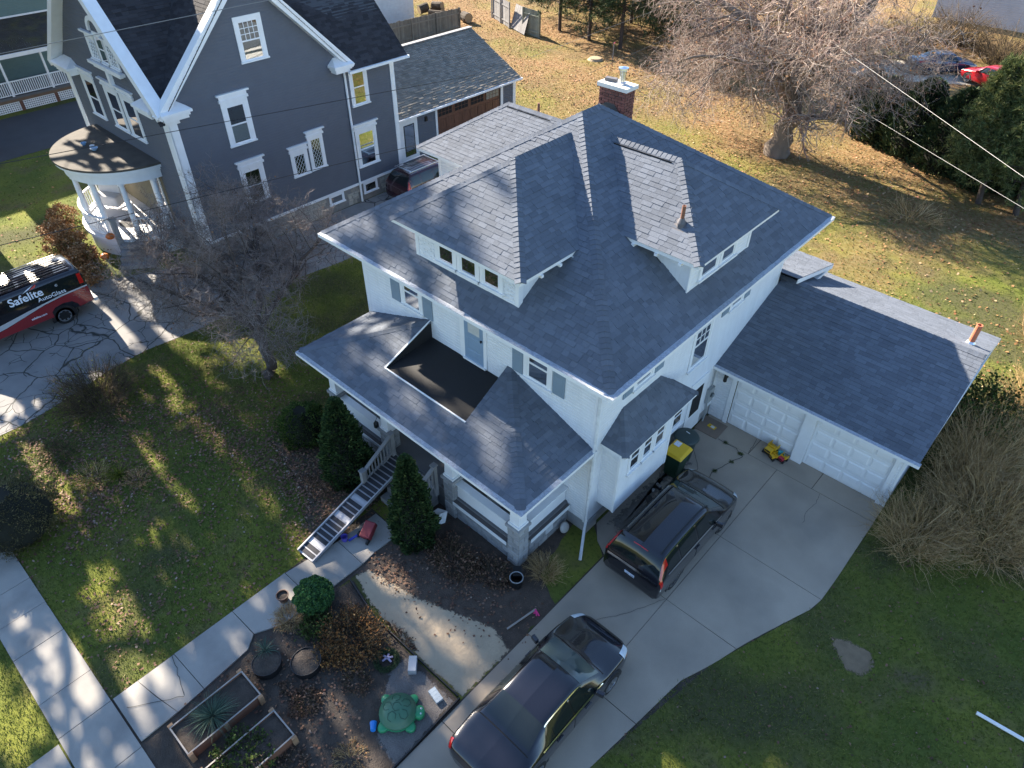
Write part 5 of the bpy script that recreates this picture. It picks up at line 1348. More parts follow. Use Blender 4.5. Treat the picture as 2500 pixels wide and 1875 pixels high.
# ---- black compact suv
ST_SUV = [(-2.24, .42, .62, .66, .60, .55, .62, .64), (-2.20, .30, .86, .84, .78, .76, .84, .86), (-2.10, .26, .90, .90, .96, .80, 1.08, 1.12), (-1.93, .24, .905, .90, 1.08, .70, 1.40, 1.47), (-1.72, .24, .91, .90, 1.07, .66, 1.57, 1.63), (-1.0, .24, .91, .90, 1.05, .645, 1.60, 1.675), (-.1, .24, .91, .90, 1.02, .645, 1.59, 1.675),
          (.42, .24, .91, .90, 1.00, .66, 1.53, 1.60), (1.16, .24, .91, .90, .99, .76, 1.10, 1.14), (1.5, .24, .91, .89, .94, .74, .99, 1.05), (1.95, .25, .89, .85, .86, .68, .90, .95), (2.2, .30, .80, .74, .72, .60, .76, .79), (2.30, .42, .58, .56, .60, .45, .61, .62)]
SUV = thing('suv', 'black compact suv seen from behind, parked beside the house bay on the driveway', 'car', (11.34, 1.50, .032), 0)
bd = Body(ST_SUV); bd.shell().build('body', navy_black, SUV, world=False, smooth=True)
for n_, (a, b2, j0, j1) in {'rear_window': (2.06, 3.75, 5.05, 7.0), 'windscreen': (7.15, 7.93, 5.1, 7.0)}.items():
    bd.patch(a, b2, j0, j1, both=True, ns=8, nj=8).build(n_, cglass if n_ == 'rear_window' else cglass2, SUV, world=False, smooth=True)
for a, b2, sk in ((4.05, 4.72, (-.32, 0)), (4.82, 5.72, None), (5.80, 7.55, (0, -.6))):
    for sd in (1, -1): bd.patch(a, b2, 4.14, 4.9, side=sd, skew=sk).build('side_window', cglass, SUV, world=False, smooth=True)
for sd in (1, -1):
    bd.patch(3.7, 7.7, 4.02, 4.10, .012, ns=24, nj=1, side=sd).build('window_trim', chrome, SUV, world=False); bd.patch(3.75, 7.2, 4.92, 4.99, .012, ns=24, nj=1, side=sd, skew=(0, 0)).build('window_trim', chrome, SUV, world=False)
    bd.patch(2.05, 3.95, 4.55, 4.98, .014, ns=8, nj=3, side=sd).build('tail_lamp', red_l, SUV, world=False, smooth=True); bd.patch(1.75, 2.3, 3.5, 4.75, .016, ns=4, nj=4, side=sd).build('tail_lamp', red_l, SUV, world=False, smooth=True)
    bd.patch(1.7, 1.95, 3.2, 3.5, .018, ns=4, nj=3, side=sd).build('reverse_lamp', clear_l, SUV, world=False); bd.patch(10.1, 11.1, 3.9, 4.8, .012, side=sd).build('head_lamp', clear_l, SUV, world=False, smooth=True)
    bd.patch(3.6, 7.2, 5.35, 5.5, .03, ns=20, nj=2, side=sd).build('roof_rail', MT['black'], SUV, world=False)
bd.patch(1.25, 1.5, 5.0, 7, .02, ns=2, nj=6, both=True).build('chrome_strip', chrome, SUV, world=False, smooth=True)
bd.patch(3.55, 3.9, 5.2, 6.99, .035, ns=4, nj=6, both=True).build('spoiler', navy_black, SUV, world=False, smooth=True)
bd.patch(3.42, 3.52, 6.4, 6.99, .04, ns=2, nj=3, both=True).build('brake_lamp', red_l, SUV, world=False)
for j0 in (2.3,): bd.patch(5.74, 5.77, 2.2, 4.0, .004, ns=1, nj=6, both=True).build('door_seam', seam, SUV, world=False)
bd.patch(8.0, 8.1, 4.6, 7, .004, ns=1, nj=6, both=True).build('bonnet_seam', seam, SUV, world=False)
mb = MB()
for y in (-1.31, 1.31):
    for sx in (1, -1): wheel(SUV, sx * .80, y, .345, .22, rim_dark, 5)
arches(SUV, (-1.31, 1.31), .39, .905, MT['black']); mirrors(SUV, .93, .62, 1.03, navy_black); plate(SUV, -2.235, .70, 'LGY 7ZJ')
for sx in (1, -1): MB().cbox((sx * .935, -.35, .88), (.03, .2, .035)).build('door_handle', navy_black, SUV, world=False); MB().cbox((sx * .935, .55, .88), (.03, .2, .035)).build('door_handle', navy_black, SUV, world=False)
# ---- black saloon
ST_SED = [(-2.40, .42, .60, .58, .62, .48, .66, .68), (-2.34, .32, .80, .78, .78, .66, .86, .88), (-2.15, .26, .88, .85, .90, .72, .96, 1.0), (-1.60, .24, .905, .88, .93, .72, .99, 1.03), (-1.42, .23, .91, .89, .94, .70, 1.04, 1.08), (-.72, .23, .91, .89, .93, .60, 1.35, 1.41), (0.0, .23, .91, .89, .91, .60, 1.39, 1.455),
          (.42, .23, .91, .89, .90, .61, 1.36, 1.42), (1.18, .23, .91, .88, .88, .70, .98, 1.02), (1.4, .23, .91, .87, .85, .70, .91, .96), (1.95, .25, .87, .83, .76, .64, .80, .85), (2.25, .3, .77, .72, .64, .56, .67, .70), (2.40, .4, .55, .52, .54, .42, .56, .57)]
SED = thing('sedan', 'black four door sedan with silver wheels nosed up the driveway below the suv', 'car', (11.81, -4.76, .032), 0)
bd = Body(ST_SED); bd.shell().build('body', navy_black, SED, world=False, smooth=True)
bd.patch(4.15, 4.9, 5.06, 7.0, both=True, ns=10, nj=8).build('rear_window', cglass, SED, world=False, smooth=True); bd.patch(7.08, 7.92, 5.08, 7.0, both=True, ns=10, nj=8).build('windscreen', cglass2, SED, world=False, smooth=True)
for a, b2, sk in ((4.62, 5.0, (.3, .12)), (5.08, 5.95, None), (6.05, 7.62, (0, -.62))):
    for sd in (1, -1): bd.patch(a, b2, 4.14, 4.9, side=sd, skew=sk).build('side_window', cglass, SED, world=False, smooth=True)
for sd in (1, -1):
    bd.patch(4.5, 7.8, 4.02, 4.10, .012, ns=24, nj=1, side=sd).build('window_trim', chrome, SED, world=False); bd.patch(4.9, 7.1, 4.92, 4.98, .012, ns=24, nj=1, side=sd).build('window_trim', chrome, SED, world=False)
    bd.patch(.9, 1.9, 3.3, 4.7, .012, side=sd).build('tail_lamp', red_l, SED, world=False, smooth=True); bd.patch(10.0, 11.15, 3.75, 4.75, .012, side=sd).build('head_lamp', clear_l, SED, world=False, smooth=True)
    bd.patch(10.3, 10.8, 3.55, 3.75, .016, side=sd).build('turn_lamp', mat('amber_lamp', (.6, .2, .03), .2, 0), SED, world=False)
bd.patch(5.97, 6.0, 2.2, 4.0, .004, ns=1, nj=6, both=True).build('door_seam', seam, SED, world=False)
bd.patch(8.02, 8.1, 4.7, 7, .004, ns=1, nj=6, both=True).build('bonnet_seam', seam, SED, world=False); bd.patch(3.95, 4.02, 4.9, 7, .004, ns=1, nj=6, both=True).build('boot_seam', seam, SED, world=False)
mb = MB(); mb.bar((-.5, 1.22, 1.005), (.1, 1.14, 1.03), .02, .02); mb.bar((.1, 1.22, 1.01), (.55, 1.12, 1.03), .02, .02); mb.build('wiper', MT['black'], SED, world=False)
for y in (-1.32, 1.42):
    for sx in (1, -1): wheel(SED, sx * .82, y, .325, .21, rim_m, 7)
arches(SED, (-1.32, 1.42), .36, .905, MT['black']); mirrors(SED, .91, .78, .95, navy_black)
for sx in (1, -1):
    for y in (-.55, .45): MB().cbox((sx * .93, y, .79), (.03, .2, .035)).build('door_handle', navy_black, SED, world=False)
# ---- maroon suv between the houses, red and blue cars far behind: same maker, other sizes
def simple_car(name, label, loc, rz, pm, suv=True, rack=False, gm=cglass):
    C = thing(name, label, 'car', loc, rz); b = Body(ST_SUV if suv else ST_SED); b.shell(4, 3).build('body', pm, C, world=False, smooth=True)
    rw = (2.06, 3.75) if suv else (4.15, 4.9); ws = (7.15, 7.93)
    b.patch(*rw, 5.05, 7.0, both=True).build('rear_window', gm, C, world=False, smooth=True); b.patch(*ws, 5.1, 7.0, both=True).build('windscreen', cglass2, C, world=False, smooth=True)
    for a, b2, sk in (((4.05, 4.72, (-.32, 0)), (4.82, 5.72, None), (5.80, 7.55, (0, -.6))) if suv else ((5.08, 5.95, None), (6.05, 7.62, (0, -.62)))):
        for sd in (1, -1): b.patch(a, b2, 4.14, 4.9, side=sd, skew=sk).build('side_window', gm, C, world=False, smooth=True)
    for sd in (1, -1):
        b.patch(1.9, 3.0, 3.9, 4.9, .014, side=sd).build('tail_lamp', red_l, C, world=False); b.patch(10.1, 11.1, 3.9, 4.8, .012, side=sd).build('head_lamp', clear_l, C, world=False)
    for y in (-1.31, 1.35):
        for sx in (1, -1): wheel(C, sx * .81, y, .34, .21, rim_m, 5)
    arches(C, (-1.31, 1.35), .385, .905, MT['black']); mirrors(C, .92, .68, 1.0, pm)
    if rack:
        for sx in (1, -1): MB().bar((sx * .58, -1.7, 1.73), (sx * .58, .4, 1.73), .04, .04).build('roof_rail', rim_m, C, world=False)
        for k in range(6): MB().bar((-.4 + k * .16, -1.65, 1.69), (-.4 + k * .16, .35, 1.70), .03, .012).build('roof_rib', MT['black'], C, world=False)
        for y in (-1.6, .25): MB().bar((-.62, y, 1.74), (.62, y, 1.74), .04, .03).build('roof_bar', rim_m, C, world=False)
    return C
simple_car('suv', 'dark maroon suv with a ribbed silver roof rack parked between the two houses', (-10.75, 12.1, .015), 0, paint('maroon_paint', (.045, .008, .014), .3), True, True)
simple_car('car', 'bright red car half hidden by the evergreen hedge in the upper right', (6.3, 51.0, .02), math.radians(62), paint('red_paint', (.42, .012, .018), .2), False)
simple_car('car', 'dark blue car behind bare branches left of the red car', (2.4, 52.2, .02), math.radians(-48), paint('blue_paint', (.03, .05, .10), .3), False)
# ---- glass company van
VAN = thing('van', 'black and red work van with big white lettering on its side, at left edge', 'van', (-13.5, -7.45, .015), math.pi)
ST_V = [(-2.72, .50, .80, .80, .98, .74, 1.0, 1.02), (-2.68, .46, .98, .98, 1.22, .93, 1.60, 1.64), (-2.62, .46, 1.0, 1.0, 1.25, .92, 1.86, 2.02), (-2.45, .44, 1.0, 1.0, 1.25, .90, 1.94, 2.08), (-1.0, .44, 1.0, 1.0, 1.25, .90, 1.95, 2.10), (.8, .44, 1.0, 1.0, 1.25, .90, 1.94, 2.08), (1.3, .44, 1.0, 1.0, 1.22, .88, 1.86, 1.98), (2.0, .44, 1.0, .98, 1.2, .86, 1.22, 1.27), (2.75, .46, .98, .92, 1.05, .8, 1.08, 1.12), (2.95, .5, .85, .8, .9, .7, .92, .95)]
vb = Body(ST_V); vb.shell().build('body', paint('van_black_paint', (.008, .008, .012), .2), VAN, world=False, smooth=True)
def vs(a, z, off=.012):
    """point on the van's street-left side: a = world y, z = height"""
    lx = -( -12.5 - (-13.5)); j = 0
    zz = z
    if zz < 1.25: x = 1.0
    else: x = 1.0 - (zz - 1.25) / .69 * .10
    return Vector((-13.5 + x + off, a, zz + .015))
def vside(name, pts, m, off=.012, par=None):
    q = []
    for k in range(len(pts)):
        q.append(vs(*pts[k], off))
    return MB().poly(q).build(name, m, VAN if par is None else par)
vred = paint('van_red_paint', (.235, .018, .022), .1); vsil = mat('van_silver_stripe', (.50, .52, .56), .35, .02, metal=.3); vwhite = mat('van_white_letters', (.72, .76, .84), .5, 0)
y_r = -4.80
for k in range(1):
    vside('red_panel', [(-10.0, .50), (-6.36, .50), (-6.36, .72), (-6.2, .86), (-5.88, .92), (-5.55, .86), (-5.38, .66), (-5.36, .52), (y_r, .56), (y_r, 1.24), (-5.8, 1.2), (-6.5, 1.12), (-8.02, .79), (-10, .56)], vred, .030)
vside('silver_stripe', [(-10, .585), (-8.02, .81), (-6.5, 1.135), (-5.8, 1.215), (y_r, 1.25), (y_r, 1.30), (-5.8, 1.285), (-7.1, 1.14), (-8.2, .99), (-10, .78)], vsil, .034)
vside('side_window', [(-7.7, 1.42), (-4.98, 1.42), (-5.0, 1.86), (-7.7, 1.86)], cglass, .03)
def van_text(txt, a, z, size, bold, sx=1.0, name='lettering', rot=0.0):
    c = bpy.data.curves.new(name, 'FONT'); c.body = txt; c.size = size; c.extrude = .001; c.offset = bold; c.space_character = 1.0
    c.materials.append(vwhite)
    o = link(bpy.data.objects.new(name, c)); o.data.transform(Matrix.Scale(sx, 4, Vector((1, 0, 0)))) if False else None
    p_ = vs(a, z, .05)
    tilt = math.atan2(.10, .69) if z > 1.2 else 0
    M_ = Matrix.Translation(p_) @ Matrix.Rotation(math.pi / 2, 4, 'Z') @ Matrix.Rotation(math.pi / 2 - tilt, 4, 'X') @ Matrix.Rotation(rot, 4, 'Z') @ Matrix.Scale(sx, 4, Vector((1, 0, 0)))
    o.parent = VAN; o.matrix_parent_inverse = root_matrix(VAN).inverted(); o.matrix_basis = M_
    return solid_text(o)
van_text('Safelite', -7.56, 1.54, .43, .007, 1.0); van_text('AutoGlass', -6.62, 1.335, .23, .001, 1.08); van_text('safelite.com', -7.12, .735, .115, .002, 1.05); van_text('®', -5.86, 1.66, .13, 0)
vside('emblem', [(-7.0, 1.84), (-6.78, 1.95), (-6.52, 2.035), (-6.72, 1.93)], vwhite, .05); vside('emblem', [(-6.72, 1.885), (-6.55, 1.985), (-6.42, 2.03), (-6.5, 1.91)], mat('emblem_red', (.55, .06, .05), .5, 0), .052)
for z in (1.64,): vside('tail_lamp', [(-5.02, 1.42), (-4.86, 1.42), (-4.86, 1.84), (-5.0, 1.84)], red_l, .04)
mb = MB(); mb.box(-.95, .95, -2.84, -2.70, .44, .58); mb.build('rear_bumper', MT['trim_worn'], VAN, world=False)
for y in (-1.45, 2.0):
    for sx in (1, -1): wheel(VAN, sx * .88, y, .37, .25, rim_m, 8)
arches(VAN, (-1.45, 2.0), .44, 1.003, MT['black'])
for k in range(9): MB().bar((-.72 + k * .18, -2.35, 2.075 + .02 * (1 - abs(k - 4) / 4)), (-.72 + k * .18, 1.0, 2.075 + .02 * (1 - abs(k - 4) / 4)), .05, .02).build('roof_rib', paint('van_roof_paint', (.010, .010, .014), .2) if k == 0 else bpy.data.materials['van_roof_paint'], VAN, world=False)
# ================================================================== vegetation builders
def unit(v): return v / np.maximum(np.linalg.norm(v, axis=-1, keepdims=True), 1e-9)
def tubes_np(P, R, k):
    """P (n,m,3), R (n,m) -> verts, quads"""
    n, m = R.shape
    T = unit(np.gradient(P, axis=1))
    ref = np.where(np.abs(T[..., 2:3]) < .9, np.array([0, 0, 1.0]), np.array([1.0, 0, 0]))
    a = unit(np.cross(T, ref)); b = np.cross(T, a)
    th = np.arange(k) * 2 * np.pi / k
    v = P[:, :, None] + R[:, :, None, None] * (np.cos(th)[None, None, :, None] * a[:, :, None] + np.sin(th)[None, None, :, None] * b[:, :, None])
    idx = np.arange(n * m * k).reshape(n, m, k)
    q = np.stack([idx[:, :-1], np.roll(idx, -1, 2)[:, :-1], np.roll(idx, -1, 2)[:, 1:], idx[:, 1:]], -1).reshape(-1, 4)
    return v.reshape(-1, 3), q
def joinnp(parts):
    V = []; F = []; b = 0
    for v, f in parts: V.append(v); F.append(f + b); b += len(v)
    return np.vstack(V), np.vstack(F)
def sprout(P, R, nch, L, lvar, spread, up, npts, wig, t0=.25, rfac=.6, rmin=.004, g=None, droop=0.0, tip=.35):
    """children of polylines: returns P2 (n*nch, npts, 3), R2"""
    g = g or rng; n, m = R.shape
    i = np.repeat(np.arange(n), nch); t = t0 + (1 - t0) * ((np.tile(np.arange(nch), n) + g.random(n * nch)) / nch)
    f = t * (m - 1); k = np.minimum(f.astype(int), m - 2); q = (f - k)[:, None]
    base = P[i, k] * (1 - q) + P[i, k + 1] * q; rb = R[i, k] * (1 - q[:, 0]) + R[i, k + 1] * q[:, 0]
    tan = unit(P[i, k + 1] - P[i, k]); d = unit(tan * (1 - spread) + unit(g.normal(size=(n * nch, 3))) * spread + np.array([0, 0, up]))
    ln = L * (1 - lvar + 2 * lvar * g.random(n * nch)) * (1.12 - .55 * t); st = (ln / (npts - 1))[:, None]
    out = np.empty((n * nch, npts, 3)); out[:, 0] = base
    for s in range(1, npts):
        d = unit(d + g.normal(size=d.shape) * wig + np.array([0, 0, -droop])); out[:, s] = out[:, s - 1] + d * st
    r0 = np.maximum(rb * rfac, rmin); R2 = r0[:, None] * np.linspace(1, tip, npts)[None]
    return out, np.maximum(R2, rmin * .6)
def quads_at(C, size, N=None, g=None, asp=.6):
    g = g or rng; n = len(C)
    u = unit(g.normal(size=(n, 3))) if N is None else unit(N + g.normal(size=(n, 3)) * .35)
    w_ = unit(np.cross(u, g.normal(size=(n, 3)))); s = (size * g.uniform(.6, 1.3, n))[:, None]
    v = np.stack([C - w_ * s * asp * .5, C + u * s * .5, C + w_ * s * asp * .5, C - u * s * .5], 1)
    return v.reshape(-1, 3), np.arange(4 * n).reshape(n, 4)
def spikes(C, D, L, wd, g=None):
    g = g or rng; n = len(C); s = unit(np.cross(D, g.normal(size=(n, 3)))) * (wd * g.uniform(.7, 1.3, n))[:, None]
    l = (L * g.uniform(.6, 1.25, n))[:, None]
    v = np.stack([C - s, C + s, C + D * l], 1)
    return v.reshape(-1, 3), np.arange(3 * n).reshape(n, 3)

MT['bark_big'] = mat('grey_brown_bark', (.19, .15, .12), .95, .3, 3, .9, 22, grain=.15, stretch=(1, 1, .35))
MT['twig_big'] = rampmat('tan_twig', [(0, (.20, .14, .115)), (.4, (.36, .28, .235)), (.75, (.44, .38, .33)), (1, (.32, .19, .165))])
MT['bark_small'] = mat('dark_apple_bark', (.075, .058, .05), .95, .25, 4, .6, 30)
MT['twig_small'] = rampmat('dark_twig', [(0, (.10, .08, .072)), (.5, (.20, .165, .15)), (.85, (.32, .285, .27)), (1, (.20, .11, .085))])
MT['yew'] = rampmat('arborvitae_leaf', [(0, (.018, .038, .012)), (.45, (.032, .064, .02)), (.85, (.058, .098, .026)), (1, (.10, .125, .035))], .8)
MT['pine'] = rampmat('pine_needle', [(0, (.02, .036, .017)), (.45, (.042, .070, .026)), (.8, (.085, .125, .042)), (1, (.14, .16, .07))], .75)
MT['hedge'] = rampmat('dark_hedge_leaf', [(0, (.018, .036, .017)), (.5, (.035, .062, .025)), (.9, (.07, .10, .042)), (1, (.11, .12, .055))], .75)
MT['pine_light'] = rampmat('light_pine_needle', [(0, (.055, .08, .03)), (.45, (.12, .155, .055)), (.8, (.19, .225, .085)), (1, (.26, .25, .12))], .75, trans=.3)
MT['core'] = mat('painted_core_shade', (.012, .013, .008), 1.0, 0)  # near-black colour painted as the shade inside dense shrubs
MT['brush'] = rampmat('dry_brush_stem', [(0, (.24, .15, .06)), (.5, (.46, .31, .14)), (.85, (.60, .45, .25)), (1, (.32, .20, .11))])
MT['brush_dark'] = rampmat('brown_brush_stem', [(0, (.05, .036, .024)), (.5, (.095, .07, .045)), (.85, (.145, .105, .06)), (1, (.16, .12, .05))])
MT['dead_leaf'] = rampmat('clinging_dead_leaf', [(0, (.16, .06, .03)), (.5, (.26, .13, .06)), (1, (.36, .22, .12))])
MT['green_leaf'] = rampmat('shrub_leaf', [(0, (.025, .05, .010)), (.5, (.05, .09, .018)), (1, (.11, .15, .03))], .7, trans=.2)
MT['lime_leaf'] = rampmat('lime_shrub_leaf', [(0, (.08, .11, .015)), (.5, (.16, .19, .025)), (1, (.30, .30, .05))], .7, trans=.2)
MT['hydrangea'] = rampmat('dried_hydrangea', [(0, (.17, .075, .03)), (.45, (.30, .15, .06)), (.8, (.42, .27, .14)), (1, (.5, .38, .26))])
MT['onion'] = rampmat('blue_green_blade', [(0, (.04, .075, .055)), (.6, (.09, .15, .11)), (1, (.2, .24, .15))], .6)
MT['kale'] = mat('curly_kale_leaf', (.035, .085, .035), .6, .3, 7, .8, 22, col2=(.07, .15, .03), mix2=.55, scale2=3, island=.3)
MT['rust_mum'] = rampmat('rusty_dead_flower', [(0, (.11, .045, .018)), (.5, (.22, .09, .025)), (.9, (.33, .17, .05)), (1, (.40, .28, .14))])

def bare_tree(name, label, base, trunk, levels, mats, ld=0, leafsize=.1, group=None, seed=3, k0=10, sun_gaps=()):
    """trunk: list of polylines (pts, radii); levels: kwargs lists for sprout"""
    g = np.random.default_rng(seed); T_ = thing(name, label, 'tree', base, 0, group)
    tp = []; lim = []
    for pts, rad in trunk:
        m = 14; pts = np.array(pts, float); tt = np.linspace(0, len(pts) - 1, m); i = np.minimum(tt.astype(int), len(pts) - 2); q = (tt - i)[:, None]
        pp = pts[i] * (1 - q) + pts[i + 1] * q
        pp[1:-1] += g.normal(size=(m - 2, 3)) * np.array(rad).mean() * .28
        rr = np.interp(tt, np.arange(len(rad)), rad) * g.uniform(.94, 1.06, m)
        tp.append(tubes_np(pp[None], rr[None], k0)); lim.append((pp, rr))
    P = np.stack([a for a, b in lim]); R = np.stack([b for a, b in lim]); skip0 = levels[0].get('skip', 0)
    crown = []; trunkparts = list(tp); ends = None
    for li, lv in enumerate(levels):
        kw = {k: v for k, v in lv.items() if k not in ('sides', 'skip', 'trunk')}
        if li == 0 and skip0: P, R = P[skip0:], R[skip0:]
        P, R = sprout(P, R, g=g, **kw)
        # nothing grows into the ground
        P[..., 2] = np.maximum(P[..., 2], .12)
        (trunkparts if lv.get('trunk') else crown).append(tubes_np(P, R, lv['sides'])); ends = P
    v, f = joinnp(trunkparts); npmesh('trunk', v, f, mats[0], T_, smooth=True)
    v, f = joinnp(crown); C = npmesh('crown', v, f, mats[1], T_)
    if ld:
        e = ends.reshape(-1, 3); c = e[g.integers(0, len(e), ld)] + g.normal(size=(ld, 3)) * .06
        for (i0, i1, p_) in sun_gaps:
            q = c[:, 1] + .0875 * c[:, 0]; c = c[~((q > i0) & (q < i1) & (g.random(len(c)) < p_))]
        v, f = quads_at(c, leafsize, g=g, asp=.8); npmesh('dead_leaves', v, f, MT['dead_leaf'], C, world=True)
    return T_
def npchild_fix(): pass

def cone_shrub(name, label, base, h, rfun, n, m, size=.13, cat='shrub', group=None, seed=1, asp=.4, core=.8, lift=.9, squash=(1, 1)):
    g = np.random.default_rng(seed); T_ = thing(name, label, cat, (base[0], base[1], 0), 0, group)
    z = h * (1 - np.sqrt(g.random(n) * .98)) if False else h * g.random(n) ** 1.15
    R = np.array([rfun(q / h) for q in z]); a = g.uniform(0, 2 * np.pi, n)
    lump = 1 + .13 * np.sin(a * 5 + z * 4 + seed) + .10 * np.sin(a * 9 - z * 6 + 1) + .08 * np.sin(a * 17 + z * 13)
    r = R * lump * (1 - .30 * g.random(n) ** 2) + .02
    C = np.c_[base[0] + np.cos(a) * r * squash[0], base[1] + np.sin(a) * r * squash[1], z + .03]
    N = np.c_[np.cos(a), np.sin(a), np.full(n, lift)]
    v, f = quads_at(C, size, N, g, asp); npmesh('foliage', v, f, m, T_)
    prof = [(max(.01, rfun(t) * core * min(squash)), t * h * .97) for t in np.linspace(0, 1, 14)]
    MB().lathe(prof, (base[0], base[1], 0.01), 16).build('light_block_core', MT['core'], T_)  # solid dark core added to block light through the foliage
    return T_
def brush(name, label, base, rx, ry, h, n, m, cat='shrub', thick=.008, lean=.55, seed=2, leaves_=0, lm=None, group=None, sides=3, lsize=.06, sub=3):
    g = np.random.default_rng(seed); T_ = thing(name, label, cat, (base[0], base[1], 0), 0, group)
    a = g.uniform(0, 2 * np.pi, n); q = np.sqrt(g.random(n)); P0_ = np.c_[base[0] + np.cos(a) * q * rx * .55, base[1] + np.sin(a) * q * ry * .55, np.zeros(n)]
    d = unit(np.c_[np.cos(a) * q * lean * rx / max(rx, ry) + g.normal(0, .22, n), np.sin(a) * q * lean * ry / max(rx, ry) + g.normal(0, .22, n), np.ones(n)])
    m_ = 5; ln = h * g.uniform(.6, 1.15, n) * (1.05 - .3 * q); out = np.empty((n, m_, 3)); out[:, 0] = P0_
    for s in range(1, m_):
        d = unit(d + g.normal(size=d.shape) * .16 + np.c_[np.cos(a) * .10, np.sin(a) * .10, np.full(n, -.07)]); out[:, s] = out[:, s - 1] + d * (ln / (m_ - 1))[:, None]
    R = np.maximum(thick * g.lognormal(0, .5, n)[:, None] * np.linspace(1, .35, m_)[None], .0025)
    parts = [tubes_np(out, R, sides)]
    if sub:
        P2, R2 = sprout(out, R, sub, h * .34, .5, .55, .15, 4, .2, t0=.3, rfac=.65, rmin=.003, g=g); parts.append(tubes_np(P2, R2, 3))
        P2[..., 2] = np.maximum(P2[..., 2], .02); out2 = P2
    else: out2 = out
    v, f = joinnp(parts); v[:, 2] = np.maximum(v[:, 2], .005)
    npmesh('stems', v, f, m, T_)
    if leaves_:
        e = out2.reshape(-1, 3); c = e[g.integers(0, len(e), leaves_)]
        v, f = quads_at(c, lsize, g=g, asp=.6); npmesh('foliage', v, f, lm, T_)
    return T_
def tuft(name, label, base, n, L, m, spread=.8, wd=.012, seed=4, group=None, cat='plant', up=1.0):
    g = np.random.default_rng(seed); T_ = thing(name, label, cat, base, 0, group); a = g.uniform(0, 2 * np.pi, n); q = g.random(n) ** .6 * spread
    d = unit(np.c_[np.cos(a) * q, np.sin(a) * q, np.full(n, up) * g.uniform(.4, 1, n)]); mseg = 5; P = np.empty((n, mseg, 3)); P[:, 0] = np.array(base) + np.c_[np.cos(a) * q * L * .18, np.sin(a) * q * L * .18, np.zeros(n)]
    ln = L * g.uniform(.55, 1.1, n)
    for s in range(1, mseg):
        d = unit(d + g.normal(size=d.shape) * .08 + np.array([0, 0, -.22])); P[:, s] = P[:, s - 1] + d * (ln / 4)[:, None]
    P[..., 2] = np.maximum(P[..., 2], base[2] + .005)
    R = np.linspace(1, .15, mseg)[None] * wd * g.uniform(.7, 1.2, n)[:, None]
    v, f = tubes_np(P, R, 3); npmesh('blades', v, f, m, T_); return T_

# ---- the big bare tree in the back yard
bx, by = .56, 29.47
LT = [([(bx, by, 0), (bx + .1, by, 1.2), (bx + .15, by + .1, 3.2), (bx + .1, by + .2, 5.2), (bx - .3, by + .5, 8.5), (bx - .6, by + 1, 13)], [.78, .56, .50, .46, .30, .12]),
      ([(bx + .15, by, 3.0), (bx + 1.2, by + .4, 5.5), (bx + 2.4, by + .8, 8.2), (bx + 3.6, by + 1.2, 12)], [.44, .38, .30, .12]),
      ([(bx + .1, by, 4.4), (bx - 1.6, by - .6, 6.2), (bx - 3.8, by - 1.4, 7.4), (bx - 6.0, by - 2.0, 8.2)], [.32, .26, .19, .09]),
      ([(bx, by, 3.6), (bx - 1.2, by - 1.6, 4.8), (bx - 2.8, by - 3.2, 5.6), (bx - 4.4, by - 4.8, 5.4)], [.22, .17, .12, .05]),
      ([(bx + .1, by, 4.0), (bx + 1.0, by - 1.4, 5.2), (bx + 1.8, by - 2.4, 6.0), (bx + 2.8, by - 3.0, 6.4)], [.22, .16, .11, .05]),
      ([(bx + .1, by + .2, 5.0), (bx - 1.8, by + 1.6, 7.0), (bx - 4.0, by + 3.0, 9.0), (bx - 6.0, by + 4.2, 10)], [.24, .18, .12, .05]),
      ([(bx, by, 3.2), (bx - 1.8, by - .2, 4.0), (bx - 4.2, by + .2, 4.6), (bx - 7.0, by + .4, 4.4)], [.20, .15, .10, .04]),
      ([(bx + .6, by, 4.2), (bx + 2.0, by + .6, 5.2), (bx + 3.6, by + 1.0, 6.0), (bx + 5.0, by + 1.2, 6.0)], [.2, .15, .1, .04])]
bare_tree('bare_tree', 'huge bare tree with a thick trunk standing on the leaf covered back lawn', (bx, by, 0), LT,
          [dict(nch=11, L=3.8, lvar=.35, spread=.55, up=.0, npts=7, wig=.22, t0=.22, rfac=.42, rmin=.03, sides=6, trunk=True, droop=.04),
           dict(nch=9, L=2.2, lvar=.4, spread=.62, up=-.02, npts=6, wig=.26, t0=.15, rfac=.5, rmin=.014, sides=4, droop=.05),
           dict(nch=6, L=1.5, lvar=.4, spread=.6, up=-.02, npts=5, wig=.2, t0=.15, rfac=.6, rmin=.0095, sides=3, droop=.05),
           dict(nch=3, L=.75, lvar=.4, spread=.6, up=.0, npts=4, wig=.2, t0=.2, rfac=.7, rmin=.0078, sides=3, droop=.02)],
          (MT['bark_big'], MT['twig_big']), ld=2600, leafsize=.13, seed=5)
